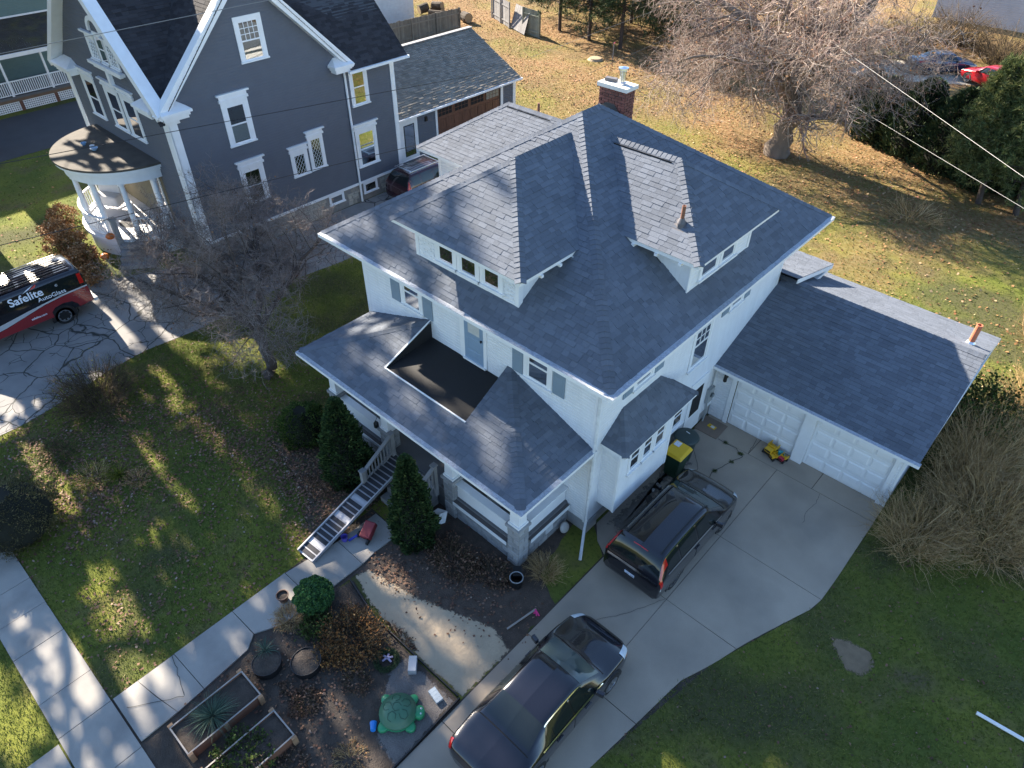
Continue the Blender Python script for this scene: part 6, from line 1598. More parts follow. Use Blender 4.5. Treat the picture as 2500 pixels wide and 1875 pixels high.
# ---- the small bare tree between the houses
tx, ty = -3.6, -2.25
LT = [([(tx, ty, 0), (tx - .05, ty + .02, .5), (tx - .2, ty + .1, 1.3), (tx - .5, ty + .2, 2.0)], [.24, .19, .17, .15]),
      ([(tx - .45, ty + .2, 1.9), (tx - 1.4, ty + .4, 2.9), (tx - 3.2, ty + .4, 3.5), (tx - 5.2, ty + .5, 3.9)], [.12, .10, .075, .03]),
      ([(tx - .4, ty + .2, 1.8), (tx - .9, ty - .6, 2.8), (tx - 2.3, ty - 1.5, 3.3), (tx - 4.2, ty - 2.2, 3.5)], [.11, .09, .065, .03]),
      ([(tx - .4, ty + .2, 1.9), (tx - .2, ty + 1.2, 3.0), (tx - .1, ty + 2.2, 3.9), (tx + .1, ty + 3.2, 4.6)], [.11, .09, .065, .03]),
      ([(tx - .3, ty + .2, 1.7), (tx + .6, ty - .2, 2.7), (tx + 1.2, ty - .5, 3.3), (tx + 1.8, ty - .7, 3.6)], [.09, .07, .05, .02]),
      ([(tx - .5, ty + .2, 2.0), (tx - 1.3, ty + 1.2, 3.2), (tx - 2.6, ty + 2.0, 4.0), (tx - 4.2, ty + 2.8, 4.6)], [.11, .085, .06, .025]),
      ([(tx - .5, ty + .2, 2.0), (tx - 2.2, ty - .2, 3.1), (tx - 4.6, ty - .6, 3.6), (tx - 6.8, ty - .5, 3.7)], [.11, .09, .06, .025]),
      ([(tx - .5, ty + .2, 2.0), (tx - 1.8, ty + 1.4, 3.1), (tx - 3.8, ty + 2.2, 3.9), (tx - 6.0, ty + 2.6, 4.3)], [.11, .085, .06, .025]),
      ([(tx - .5, ty + .2, 2.0), (tx - .8, ty + .2, 3.2), (tx - 1.2, ty + .3, 4.4), (tx - 1.5, ty + .4, 5.4)], [.1, .08, .055, .02])]
bare_tree('bare_tree', 'small spreading bare tree with dark twigs on the lawn between the two houses', (tx, ty, 0), LT,
          [dict(nch=14, L=2.1, lvar=.35, spread=.55, up=.02, npts=6, wig=.22, t0=.25, rfac=.42, rmin=.015, sides=5, skip=1, trunk=True),
           dict(nch=8, L=1.15, lvar=.4, spread=.6, up=.05, npts=5, wig=.24, t0=.15, rfac=.5, rmin=.007, sides=3),
           dict(nch=8, L=.6, lvar=.45, spread=.65, up=.06, npts=4, wig=.26, t0=.12, rfac=.6, rmin=.006, sides=3),
           dict(nch=4, L=.26, lvar=.4, spread=.6, up=.05, npts=3, wig=.24, t0=.2, rfac=.7, rmin=.0045, sides=3)],
          (MT['bark_small'], MT['twig_small']), ld=420, leafsize=.07, seed=8)
# low bare shrub in the back lawn by the big tree's shadow
brush('bare_shrub', 'low sprawling bare shrub on the back lawn, lying in the big tree shadow', (9.3, 27.0), 2.2, 1.6, 1.0, 130, MT['brush'], thick=.012, lean=1.6, seed=21, sub=4)

# ---- arborvitae by the steps
def arb(t): return .80 * (1 - t) ** .62 * (1 - .30 * max(0, .18 - t) / .18) + .03
cone_shrub('arborvitae', 'tall pointed dark arborvitae beside the left handrail of the porch steps', (2.45, -3.35), 3.3, lambda t: arb(t) * 1.02, 13000, MT['yew'], .13, seed=31, group='arborvitae flanking the porch steps')
cone_shrub('arborvitae', 'tall pointed arborvitae right of the steps, in front of the porch pier', (5.82, -3.55), 3.5, lambda t: arb(t) * .86, 13000, MT['yew'], .12, seed=32, group='arborvitae flanking the porch steps')
cone_shrub('boxwood', 'round green boxwood beside the left end of the porch', (-.05, -3.25), 1.25, lambda t: .78 * math.sqrt(max(.02, 1 - (2 * t - .8) ** 2 / 1.6)), 6500, MT['green_leaf'], .07, seed=33, asp=.7)
cone_shrub('clipped_yew', 'large clipped brown green globe shrub at the left edge above the sidewalk', (-2.95, -11.25), 1.55, lambda t: 1.18 * math.sqrt(max(.02, 1 - (2 * t - .85) ** 2 / 1.45)), 15000, mat_yb := rampmat('clipped_yew_leaf', [(0, (.06, .058, .022)), (.5, (.11, .10, .042)), (.85, (.16, .14, .06)), (1, (.22, .17, .09))]), .07, seed=34, asp=.35, core=.9)
# ---- brush
brush('bare_bush', 'rounded brown leafless bush with a few yellow leaves beside the cracked driveway', (-6.9, -7.2), 1.7, 1.45, 1.55, 420, MT['brush_dark'], seed=41, leaves_=420, lm=MT['lime_leaf'], lsize=.06, sub=5, thick=.008)
brush('brush_thicket', 'large straw coloured leafless thicket beside the garage wall on the right', (18.0, 8.6), 2.7, 3.3, 1.9, 1100, MT['brush'], seed=42, thick=.0075, sub=4)
brush('brush_thicket', 'small tan leafless brush clump in front of the garage corner', (16.6, 6.3), 1.3, 1.5, 1.5, 420, MT['brush'], seed=43, thick=.0075, sub=4)
brush('brush_thicket', 'long brown leafless thicket behind the garage along the right edge', (18.4, 14.6), 2.6, 3.4, 1.7, 800, MT['brush'], seed=44, thick=.009, sub=4)
brush('brush_thicket', 'pale brown leafless thicket behind the garage corner with the terracotta pipe', (17.6, 20.0), 2.6, 2.8, 1.3, 520, MT['brush'], seed=45, thick=.009, sub=4)
brush('leafy_shrub', 'bright green leafy shrub hugging the garage end wall', (16.35, 12.9), .85, 1.5, 1.9, 160, MT['brush_dark'], seed=46, leaves_=5200, lm=MT['green_leaf'], lsize=.11)
brush('dry_perennial', 'spiky dry tan ornamental clump beside the porch corner', (9.35, -1.85), .55, .5, .6, 260, MT['brush'], seed=47, thick=.004, sub=2)
for (x, y, rx, ry, h, n, lb, sd) in ((7.2, -3.35, 1.3, .7, .5, 300, 'matted dead brown stalks in the bed before the porch wall', 48), (8.3, -2.9, .8, .5, .45, 170, 'tangled dead stems near the porch corner pier', 49), (2.2, -4.3, 1.0, .5, .4, 90, 'low dead stems among leaves left of the ramp', 50)):
    brush('dead_stalks', lb, (x, y), rx, ry, h, n, MT['brush_dark'], 'plants', .006, 1.5, sd, leaves_=n * 3, lm=MT['leaf_dull'], lsize=.07, sub=2)
brush('brush_thicket', 'golden brown leafless brush pressed against the middle of the garage end wall', (17.0, 10.6), 1.5, 2.2, 2.1, 520, MT['brush'], seed=57, thick=.0075, sub=4)
for (x, y, rx, ry, h, n, lv, lb, sd) in ((-3.4, -8.9, .8, .6, .5, 130, 500, 'low green and tan perennial patch on the front lawn near the weed tuft', 58), (-5.3, -9.3, .9, .7, .45, 150, 420, 'low leafy perennial patch nearest the cracked driveway', 59), (-2.3, -8.0, .5, .45, .4, 90, 260, 'small reddish perennial patch right of the yellow green tuft', 65)):
    brush('perennial_patch', lb, (x, y), rx, ry, h, n, MT['brush'] if sd != 59 else MT['brush_dark'], 'plants', .005, 1.2, sd, leaves_=lv, lm=MT['lime_leaf'] if sd == 58 else (MT['leaf'] if sd == 65 else MT['green_leaf']), lsize=.06, sub=2)
# ---- garden plants
for (x, y, rx, ry, h, n, lb, sd) in ((6.6, -6.35, .7, .35, .35, 170, 'dark dead stems along the edging strip behind the rusty heap', 66), (8.0, -7.4, .5, .4, .3, 150, 'brown dead stems between the wreath and the root mound', 67), (8.5, -9.6, .6, .6, .18, 160, 'low dead weeds near the driveway end of the garden', 68), (6.9, -9.0 + .35, .35, .2, .15, 70, 'small dead tuft between the round planters and the raised beds', 69), (7.9, -5.85, .9, .12, .2, 120, 'wispy dead grass along the sand path edge', 71)):
    brush('dead_stalks', lb, (x, y), rx, ry, h, n, MT['brush_dark'], 'plants', .005, 1.5, sd, leaves_=n * 2, lm=MT['leaf_dull'], lsize=.06, sub=2)
brush('dead_flower_clump', 'big heap of rusty brown dead flower stalks in the middle of the garden', (7.1, -6.75), .95, .75, .75, 460, MT['brush_dark'], 'plant', .0055, 1.2, 51, leaves_=2600, lm=MT['rust_mum'], lsize=.06, sub=3)
brush('dead_flower_clump', 'rust orange dead flower clump beside the two round planters', (7.0, -7.45), .35, .3, .5, 150, MT['brush_dark'], 'plant', .005, .9, 52, leaves_=1500, lm=MT['rust_mum'], lsize=.05, sub=2)
brush('dry_grass_clump', 'pale dry flower clump spilling over the walk below the kale', (5.35, -7.55), .45, .4, .42, 260, MT['brush'], 'plant', .004, 1.2, 53, leaves_=500, lm=MT['leaf'], lsize=.04, sub=2)
brush('green_perennial', 'feathery green perennial right of the pale dry clump', (6.05, -7.2), .42, .38, .45, 160, MT['brush_dark'], 'plant', .004, 1.0, 54, leaves_=2600, lm=MT['green_leaf'], lsize=.055, sub=3)
brush('dead_root_mound', 'grey brown tangled dead root mound in front of the raised beds', (7.5, -8.55), .55, .5, .25, 260, MT['brush_dark'], 'plant', .005, 2.0, 55, leaves_=700, lm=MT['leaf_dull'], lsize=.06, sub=3)
brush('tan_weeds', 'low tan weeds below the turtle sandbox', (9.3, -8.6), .6, .6, .2, 170, MT['brush'], 'plant', .004, 1.6, 56, leaves_=300, lm=MT['leaf'], lsize=.04, sub=2)
tuft('onion_tuft', 'blue green onion tuft growing in the long raised bed', (6.28, -10.25, .27), 240, .58, MT['onion'], 1.3, .008, 61)
brush('leafy_tuft', 'large green leafy tuft filling the nearer raised bed', (7.66, -10.3), .62, .75, .62, 240, MT['brush_dark'], 'plant', .004, 1.1, 62, leaves_=4200, lm=MT['green_leaf'], lsize=.07, sub=3)
tuft('onion_tuft', 'thin blue green tuft on the rim of the left round planter', (5.75, -8.5, .25), 60, .36, MT['onion'], 1.0, .008, 63)
tuft('garden_weed', 'small yellow green weed tuft alone on the front lawn', (-2.95, -8.3, 0), 110, .5, MT['lime_leaf'], .8, .012, 64)
# kale: a dome of drooping ruffled leaves
KL = thing('kale', 'big dome of curly dark green kale at the edge of the front walk', 'plant', (5.42, -6.78, 0))
g = np.random.default_rng(70); k_ = 0
for ring, (n, r0, z0, L_) in enumerate(((7, .05, .70, .26), (11, .11, .66, .36), (14, .16, .58, .42), (15, .2, .48, .44), (14, .22, .38, .40))):
    for i in range(n):
        a = 2 * math.pi * (i + .5 * (ring % 2)) / n + g.normal(0, .1); mb = MB(); nu, nv = 9, 7; v = []
        for u in range(nu):
            t = u / (nu - 1); rad = r0 + L_ * (1 - math.exp(-1.6 * t)) * .72; z = z0 + .10 * math.sin(t * 2.2) - L_ * 1.0 * t ** 1.9
            for q in range(nv):
                s = (q / (nv - 1) - .5); wd = .20 * math.sin(min(1, t * 1.15 + .12) * math.pi * .86) + .03
                ru = .025 * math.sin(u * 2.9 + q * 2.3 + i) * (abs(s) * 2 + .25)
                x = rad + ru * .5; y = s * wd * 1.25
                v.append((5.42 + math.cos(a) * x - math.sin(a) * y, -6.78 + math.sin(a) * x + math.cos(a) * y, max(.04, z + ru + abs(s) * -.03)))
        f = [(u * nv + q, u * nv + q + 1, (u + 1) * nv + q + 1, (u + 1) * nv + q) for u in range(nu - 1) for q in range(nv - 1)]
        mb.add(v, f).build('leaf', MT['kale'], KL, smooth=True)
C = []; N_ = []
for i in range(4200):
    a = g.uniform(0, 6.283); ph = math.acos(1 - 1.15 * g.random()); rr = .49 * (1 + .08 * math.sin(9 * a + 5 * ph)); C.append((5.42 + rr * math.sin(ph) * math.cos(a), -6.78 + rr * math.sin(ph) * math.sin(a), max(.05, .34 + .44 * math.cos(ph) + .02 * math.sin(14 * a)))); N_.append((math.cos(a) * math.sin(ph) * .5, math.sin(a) * math.sin(ph) * .5, .25))
v, f = quads_at(np.array(C), .095, np.array(N_), g, .9); npmesh('leaf_ruffle', v, f, rampmat('kale_ruffle', [(0, (.025, .07, .035)), (.5, (.06, .145, .05)), (.85, (.11, .23, .055)), (1, (.18, .32, .08))], .7, trans=.15), KL)
# ---- hydrangeas round the grey porch
for j, (x, y, s, n, lb) in enumerate(((-19.6, -3.5, 1.0, 30, 'dried orange hydrangea left of the round porch steps'), (-18.0, -3.7, 1.1, 34, 'dried brown hydrangea in front of the round porch, nearest its middle'), (-16.5, -3.6, .9, 28, 'dried tan hydrangea beside the porch newel post'), (-21.2, -2.6, .9, 22, 'dried hydrangea at the far left curve of the round porch'), (-14.9, -4.0, .7, 18, 'small dried bush at the end of the shared driveway by the van'))):
    HY = thing('hydrangea', lb, 'shrub', (x, y, 0), 0, 'dried hydrangeas round the grey house porch'); g = np.random.default_rng(80 + j); C = []; mb = MB()
    for i in range(n * 2):
        a = g.uniform(0, 6.28); q = math.sqrt(g.random()); z = (1.05 - .55 * q * q) * s * g.uniform(.75, 1.05); c = np.array([x + math.cos(a) * q * .95 * s, y + math.sin(a) * q * .8 * s, z])
        C.append(c + unit(g.normal(size=(26, 3))) * .12 * g.uniform(.7, 1.1)); mb.tube([(x + math.cos(a) * q * .3, y + math.sin(a) * q * .3, 0), tuple(c)], .008, 3)
    mb.build('stems', MT['brush_dark'], HY); v, f = quads_at(np.vstack(C), .085, g=g, asp=.9); npmesh('flower_heads', v, f, MT['hydrangea'], HY)
    c2 = np.c_[x + g.normal(0, .45 * s, 500), y + g.normal(0, .4 * s, 500), g.uniform(.05, .6, 500) * s]; v, f = quads_at(c2, .11, g=g); npmesh('leaves', v, f, MT['leaf'], HY)

# ---- conifers
def pine(name, label, base, h, r, z0, nb, seed, group=None, lean=(0, 0), m=None, tuftn=7, tl=.26, dens=1.0, tr=.16):
    g = np.random.default_rng(seed); T_ = thing(name, label, 'tree', (*base, 0), 0, group); m = m or MT['pine']
    zz = np.linspace(0, h, 10); tp = np.c_[base[0] + lean[0] * zz / h, base[1] + lean[1] * zz / h, zz]; tr_ = np.linspace(tr, .03, 10)
    parts = [tubes_np(tp[None], tr_[None], 8)]
    t = g.random(nb); z = z0 + (h - z0) * t; a = g.uniform(0, 2 * np.pi, nb); L_ = r * (1 - t) ** .75 * g.uniform(.7, 1.1, nb) + .25
    c = np.c_[base[0] + lean[0] * z / h, base[1] + lean[1] * z / h, z]; d = np.c_[np.cos(a), np.sin(a), g.uniform(-.22, .22, nb)]
    P = np.empty((nb, 6, 3)); P[:, 0] = c; dd = unit(d)
    for s in range(1, 6): dd = unit(dd + g.normal(size=dd.shape) * .10 + np.array([0, 0, -.03 + .025 * s])); P[:, s] = P[:, s - 1] + dd * (L_ / 5)[:, None]
    R = np.linspace(1, .25, 6)[None] * np.maximum(.012, .012 * L_)[:, None]; parts.append(tubes_np(P, R, 4))
    v, f = joinnp(parts); npmesh('trunk', v, f, MT['bark_small'], T_, smooth=True)
    P2, R2 = sprout(P, R, 7, r * .26, .4, .5, .05, 4, .15, t0=.3, rfac=.5, rmin=.006, g=g)
    e = np.vstack([P2[:, 1], P2[:, 2], P2[:, 3], P[:, 5], P[:, 4]]); D = np.vstack([unit(P2[:, 1] - P2[:, 0]), unit(P2[:, 2] - P2[:, 1]), unit(P2[:, 3] - P2[:, 2]), unit(P[:, 5] - P[:, 4]), unit(P[:, 4] - P[:, 3])])
    k = g.random(len(e)) < dens; e, D = e[k], D[k]
    e = np.repeat(e, tuftn, 0); D = unit(np.repeat(D, tuftn, 0) * .7 + unit(g.normal(size=(len(e), 3))) * .8 + np.array([0, 0, .15]))
    v, f = spikes(e, D, tl, .022, g); npmesh('crown', v, f, m, T_)
    return T_
pg = 'tall pines behind the back fence'
for j, (x, y, h, r, z0, lb) in enumerate(((-25.6, 40.9, 13, 3.1, 2.0, 'pine with bright hanging boughs nearest the grey fence end'), (-21.9, 40.3, 13, 3.1, 1.7, 'pine with a bushy low bough right of the fence end'), (-18.6, 40.2, 14, 3.2, 2.4, 'bare trunked pine beside the survey stake'),
                                          (-22.5, 47.2, 14, 3.8, 1.0, 'pine in the second row behind the bushy bough'), (-28.5, 44.5, 13, 3.4, 1.0, 'pine rising behind the grey board fence'), (-15.2, 44.0, 14, 3.6, .8, 'dark pine left of the bare tree crown'),
                                          (-12.0, 49.0, 14, 3.8, .6, 'dark pine seen through the bare tree twigs'), (-18.0, 51.0, 15, 4.0, .5, 'far pine at the back of the dark stand'), (-30.0, 51.0, 15, 3.8, .5, 'far pine behind the fence, top edge left'), (-25, 53, 15, 4, .4, 'far pine in the last row of the dark stand'))):
    pine('pine_tree', lb, (x, y), h, r, z0, 210, 100 + j, pg, dens=.95, tl=.36, tuftn=7)
hg = 'evergreens along the right back boundary'
for j, (x, y, h, r, lb) in enumerate(((3.9, 36.0, 3.6, 1.8, 'evergreen at the left end of the hedge row below the gravel'), (6.2, 35.2, 4.2, 2.0, 'dark evergreen second from the left in the hedge row'), (8.4, 34.2, 4.4, 2.0, 'dark evergreen in the middle of the hedge row under the wires'), (10.6, 33.6, 4.2, 2.0, 'dark evergreen right of the middle of the hedge row'), (13.2, 34.2, 4.6, 2.2, 'dark evergreen at the right end of the hedge row'), (2.0, 38.6, 3.0, 1.6, 'small evergreen bush at the gravel edge behind the big trunk'))):
    cone_shrub('evergreen_shrub', lb, (x, y), h, lambda t, r=r: r * (1 - t) ** .55 * (1 - .25 * max(0, .2 - t) / .2) + .05, 7500, MT['hedge'], .26, seed=120 + j, group=hg, cat='shrub', asp=.35, core=.72)
for j, (x, y, h, r, z0, ln, lb) in enumerate(((11.3, 30.85, 6.6, 2.2, 2.0, (-1.0, .6), 'slender leaning pine whose bare trunk stands before the hedge row'), (13.1, 30.8, 8.0, 2.9, 1.6, (-1.5, .4), 'slender pine at the right edge with its trunk base in view'), (10.0, 35.8, 4.2, 2.5, .4, (0, 0), 'bushy light green pine below the red car'), (10.9, 41.0, 6.8, 2.4, .5, (0, 0), 'bushy pine at the right edge beside the red car'))):
    pine('pine_tree', lb, (x, y), h, r, z0, 190, 140 + j, 'pines at the right edge', ln, m=MT['pine_light'], tl=.26, tuftn=10, tr=.15)
for j, (x, y, lb) in enumerate(((-1.5, 57, 'bare tangle of brush beyond the gravel'), (1.0, 61, 'bare brush before the white house corner'), (-8, 55, 'grey bare thicket behind the big tree crown'), (5.5, 57.5, 'bare brush behind the red car'))):
    brush('bare_thicket', lb, (x, y), 2.6, 2.2, 3.4, 260, MT['brush_dark'], seed=160 + j, thick=.018, sub=4)
# ---- trees standing left of the picture whose branches shade the lawn and the roof
for j, (x, y, h, r, z0, nl, lb) in enumerate(((-20, -9.6, 22, 4.3, 6.0, 9000, 'tall leafy street tree left of the picture, nearest the sidewalk'), (-24.5, -5.8, 24, 4.2, 7.5, 9500, 'tall leafy street tree left of the picture, level with the garden walk'),
                                              (-33, -2.3, 31, 5.0, 12.5, 13000, 'tallest leafy street tree left of the picture, level with the porch'), (-40.5, -1.4, 30, 3.6, 18.5, 7000, 'high crowned street tree left of the picture, farthest from the white house'), (-28, -13.5, 24, 4.8, 6.0, 8000, 'broad street tree left of the picture, farthest down the street'))):
    LT = [([(x, y, 0), (x, y, z0 * .6), (x + .2, y, z0), (x + .3, y + .2, h * .65), (x, y, h)], [.45, .36, .32, .2, .05])]
    g = np.random.default_rng(170 + j); nl_ = 15
    for k in range(nl_):
        a = k * 2.4 + j; z = z0 * .92 + (h * .93 - z0) * k / nl_; L_ = r * (.66 + .40 * math.sin(math.pi * min(1, .12 + .9 * k / nl_)))
        LT.append(([(x, y, z), (x + math.cos(a) * L_ * .35, y + math.sin(a) * L_ * .35, z + L_ * .2), (x + math.cos(a) * L_ * .7, y + math.sin(a) * L_ * .7, z + L_ * .3), (x + math.cos(a) * L_, y + math.sin(a) * L_, z + L_ * .35)], [.16, .12, .08, .03]))
    if j == 2:
        for z in (17, 18.5, 20, 21.5, 23, 24.5, 26): LT.append(([(x, y, z - 1.5), (x + .3, y + 2, z), (x - .4, y + 4.2, z + .8), (x + .5 * (z % 2 - .5), y + 6.4, z + 1.2)], [.16, .12, .08, .03]))  # extra high limbs added so this unseen crown shades the porch roof
    bare_tree('street_tree', lb, (x, y, 0), LT, [dict(nch=6, L=2.0, lvar=.35, spread=.55, up=.08, npts=5, wig=.2, t0=.25, rfac=.5, rmin=.03, sides=4, trunk=True), dict(nch=5, L=1.1, lvar=.35, spread=.6, up=.05, npts=4, wig=.2, t0=.2, rfac=.55, rmin=.018, sides=3)],
              (MT['bark_big'], MT['twig_big']), ld=nl, leafsize=.40, seed=180 + j, group='street trees left of the picture', sun_gaps=((-5.9, -4.0, .97), (-8.0, -7.2, .92), (-10.6, -9.9, .9), (-12.6, -12.0, .7)))  # leaves thinned along the sun's direction to let lit bands reach the lawn
# ================================================================== garden and yard things
cedar = mat('reddish_cedar_board', (.19, .085, .05), .75, .18, 4, .15, 60, grain=.1, stretch=(1, .25, 1)); cedar_l = mat('pale_cedar_post', (.30, .18, .10), .8, .15, 5); rim_w = mat('pale_board_edge', (.33, .30, .27), .8, .1)
def raised_bed(label, x0, x1, y0, y1):
    T_ = thing('raised_bed', label, 'planter', ((x0 + x1) / 2, (y0 + y1) / 2, 0), 0, 'cedar raised beds in the garden'); h = .32
    for (a, b, c, d) in ((x0, x0 + .03, y0, y1), (x1 - .03, x1, y0, y1), (x0 + .031, x1 - .031, y0, y0 + .03), (x0 + .031, x1 - .031, y1 - .03, y1)):
        MB().box(a, b, c, d, 0, h).build('board', cedar, T_); MB().box(a - .002, b + .002, c - .002, d + .002, h + .001, h + .007).build('board_edge', rim_w, T_)
    for x, y in ((x1 + .035, y0 + .05), (x1 + .035, y1 - .05), (x0 - .035, y1 - .05), (x0 - .035, y0 + .05)): MB().box(x - .034, x + .034, y - .06, y + .06, 0, h + .02).build('post', cedar_l, T_)
    MB().box(x1 + .001, x1 + .02, (y0 + y1) / 2 - .05, (y0 + y1) / 2 + .05, 0, h).build('brace', cedar_l, T_)
    n = 10; v = []; f = []
    for i in range(n + 1):
        for j in range(n + 1): v.append((x0 + .03 + (x1 - x0 - .06) * i / n, y0 + .03 + (y1 - y0 - .06) * j / n, h - .07 + rnd.uniform(-.02, .025)))
    for i in range(n):
        for j in range(n): a = i * (n + 1) + j; f.append((a, a + n + 1, a + n + 2, a + 1))
    MB().add(v, f).build('soil', MT['soil'], T_, smooth=True)
raised_bed('long cedar raised bed with an onion tuft, alongside the front walk', 5.85, 6.72, -11.08, -9.2)
raised_bed('cedar raised bed half filled by a large leafy tuft, nearer the driveway', 7.25, 8.1, -11.1, -9.2)
for x, y, r, lb in ((6.07, -8.66, .36, 'round black planter of soil with a thin green tuft, left of the pair'), (6.76, -7.98, .38, 'round black planter of bare soil, right of the pair')):
    T_ = thing('round_planter', lb, 'planter', (x, y, 0), 0, 'round black planters'); MB().lathe([(r * .94, 0), (r, .27), (r * .95, .27), (r * .95, .2)], (x, y, 0), 26, caps=False).build('pot', MT['black'], T_, smooth=False)
    g = np.random.default_rng(int(x * 100)); mb = MB(); v = [(x, y, .29)]; f = []
    for k in range(1, 6):
        for i in range(24): a = 2 * math.pi * i / 24; rr = r * .95 * k / 5; v.append((x + rr * math.cos(a), y + rr * math.sin(a), .29 - .05 * (k / 5) ** 2 + g.uniform(-.015, .015)))
    for i in range(24): f.append((0, 1 + i, 1 + (i + 1) % 24))
    for k in range(4):
        for i in range(24): a = 1 + k * 24 + i; b = 1 + k * 24 + (i + 1) % 24; f.append((a, a + 24, b + 24, b))
    mb.add(v, f).build('soil', MT['soil'], T_, smooth=True)
T_ = thing('flower_pot', 'small dark brown pot at the walk edge below the kale', 'pot', (4.75, -7.32, 0)); MB().lathe([(.11, 0), (.16, .22), (.17, .22), (.17, .25), (.145, .25), (.14, .12)], (4.75, -7.32, .05), 22, caps=False).build('pot', mat('brown_glazed_pot', (.10, .05, .035), .5), T_); MB().lathe([(.001, .2), (.142, .19)], (4.75, -7.32, .05), 22, caps=False).build('soil', MT['soil'], T_)
# turtle sandbox
TU = thing('turtle_sandbox', 'green plastic turtle shaped sandbox with a domed shell lid on the wood chips', 'sandbox', (9.36, -7.22, 0), math.radians(43))
tg = mat('bright_green_plastic', (.03, .26, .11), .35, .05); ts = mat('dark_green_shell', (.055, .15, .085), .45, .06, 3)
mb = MB(); mb.lathe([(.40, 0), (.45, .10), (.45, .14), (.40, .15)], (0, 0, 0), 32); mb.build('base', tg, TU, world=False, smooth=False)
def ell(cx, cy, rx, ry, rot, z0, z1, n=20):
    m_ = MB(); c, s = math.cos(rot), math.sin(rot); pr_ = []
    for k, (e, z) in enumerate(((.92, z0), (1.0, z0 + (z1 - z0) * .4), (.97, z0 + (z1 - z0) * .8), (.8, z1))): pr_.append([(cx + (rx * e * math.cos(2 * math.pi * i / n)) * c - (ry * e * math.sin(2 * math.pi * i / n)) * s, cy + (rx * e * math.cos(2 * math.pi * i / n)) * s + (ry * e * math.sin(2 * math.pi * i / n)) * c, z) for i in range(n)])
    v = [q for r_ in pr_ for q in r_]; f = [(k * n + i, k * n + (i + 1) % n, (k + 1) * n + (i + 1) % n, (k + 1) * n + i) for k in range(3) for i in range(n)] + [tuple(3 * n + i for i in range(n)), tuple(range(n - 1, -1, -1))]
    return m_.add(v, f)
for a in (45, 135, 225, 315): r_ = math.radians(a); ell(.42 * math.cos(r_), .42 * math.sin(r_), .17, .13, r_, .0, .13).build('leg', tg, TU, world=False, smooth=True)
hd = ell(.50, 0, .14, .16, 0, .0, .20).build('head', tg, TU, world=False, smooth=True)
for s in (1, -1): MB().lathe([(.001, .012), (.022, .008), (.026, 0)], (.55, .06 * s, .195), 10, caps=False).build('eye', MT['trim'], hd, world=False); MB().lathe([(.001, .016), (.011, .01)], (.556, .06 * s, .197), 8, caps=False).build('pupil', MT['black'], hd, world=False)
sh = MB().lathe([(.44, .15), (.445, .19), (.41, .22), (.40, .23), (.37, .29), (.30, .36), (.2, .41), (.1, .435), (.001, .44)], (0, 0, 0), 40, caps=False).build('shell', ts, TU, world=False, smooth=True)
def onshell(u, v):
    r = math.hypot(u, v); pr_ = [(.0, .44), (.1, .435), (.2, .41), (.30, .36), (.37, .29), (.40, .23)]
    for (r0, z0), (r1, z1) in zip(pr_[:-1], pr_[1:]):
        if r <= r1: return (u, v, z0 + (z1 - z0) * (r - r0) / (r1 - r0) + .004)
    return (u, v, .23)
mb = MB()
for cx, cy, rr, a0 in [(0, 0, .11, .2)] + [(.235 * math.cos(k * 2 * math.pi / 5 + .5), .235 * math.sin(k * 2 * math.pi / 5 + .5), .105, k * .5) for k in range(5)]:
    hx = [(cx + rr * math.cos(a0 + i * math.pi / 3), cy + rr * math.sin(a0 + i * math.pi / 3)) for i in range(6)]
    for i in range(6):
        if (i + int(cx * 100)) % 6 == 5: continue
        (x0, y0), (x1, y1) = hx[i], hx[(i + 1) % 6]
        mb.tube([onshell(x0 + (x1 - x0) * t / 4, y0 + (y1 - y0) * t / 4) for t in range(5)], .006, 5)
mb.build('shell_ridge', mat('shell_groove', (.018, .055, .03), .6, 0), sh, world=False)
T_ = thing('toy_bucket', 'blue plastic toy scoop lying beside the turtle sandbox', 'toy', (9.17, -7.82, 0)); blue_p = mat('blue_plastic', (.02, .20, .60), .35, .05)
mb = MB(); M_ = Matrix.Translation((9.1, -7.76, .08)) @ Matrix.Rotation(math.radians(-40), 4, 'Z') @ Matrix.Rotation(math.radians(80), 4, 'Y')
mb.lathe([(.09, 0), (.085, .02), (.06, .2), (.001, .2)], (0, 0, 0), 9, M_, caps=False); mb.build('scoop', blue_p, T_); MB().bar((9.08, -7.70, .05), (9.16, -7.84, .1), .02, .02).build('handle', blue_p, T_)
# concrete blocks
cb = mat('concrete_block', (.42, .43, .44), .9, .1, 6, .3, 50)
T_ = thing('concrete_block', 'grey concrete block standing on edge beside the sand path', 'block', (8.72, -6.2, 0)); MB().cbox((8.72, -6.2, .105), (.2, .40, .2), math.radians(44)).build('body', cb, T_, bevel=.008)
T_ = thing('concrete_block', 'bluish concrete paver lying flat beside the turtle head', 'block', (9.69, -6.32, 0)); mb = MB()
for k in range(4): mb.cbox((9.69 + (k - 1.5) * .094 * math.cos(-.17), -6.32 + (k - 1.5) * .094 * math.sin(-.17), .055), (.09, .19, .09), -.17)
mb.cbox((9.69, -6.32, .045), (.37, .185, .08), -.17); mb.build('body', mat('blue_grey_paver', (.30, .36, .42), .85, .08), T_)
T_ = thing('round_stone', 'pale round stone leaning on the porch foundation', 'stone', (8.84, -.36, 0)); v = []; mb = MB(); mb.lathe([(.02, -.07), (.13, -.06), (.18, 0), (.15, .06), (.03, .075)], (8.83, -.38, .2), 14, Matrix.Rotation(math.radians(65), 4, 'Y')); mb.build('body', mat('pale_stone', (.48, .46, .43), .9, .15, 8, .4, 30), T_, smooth=True)
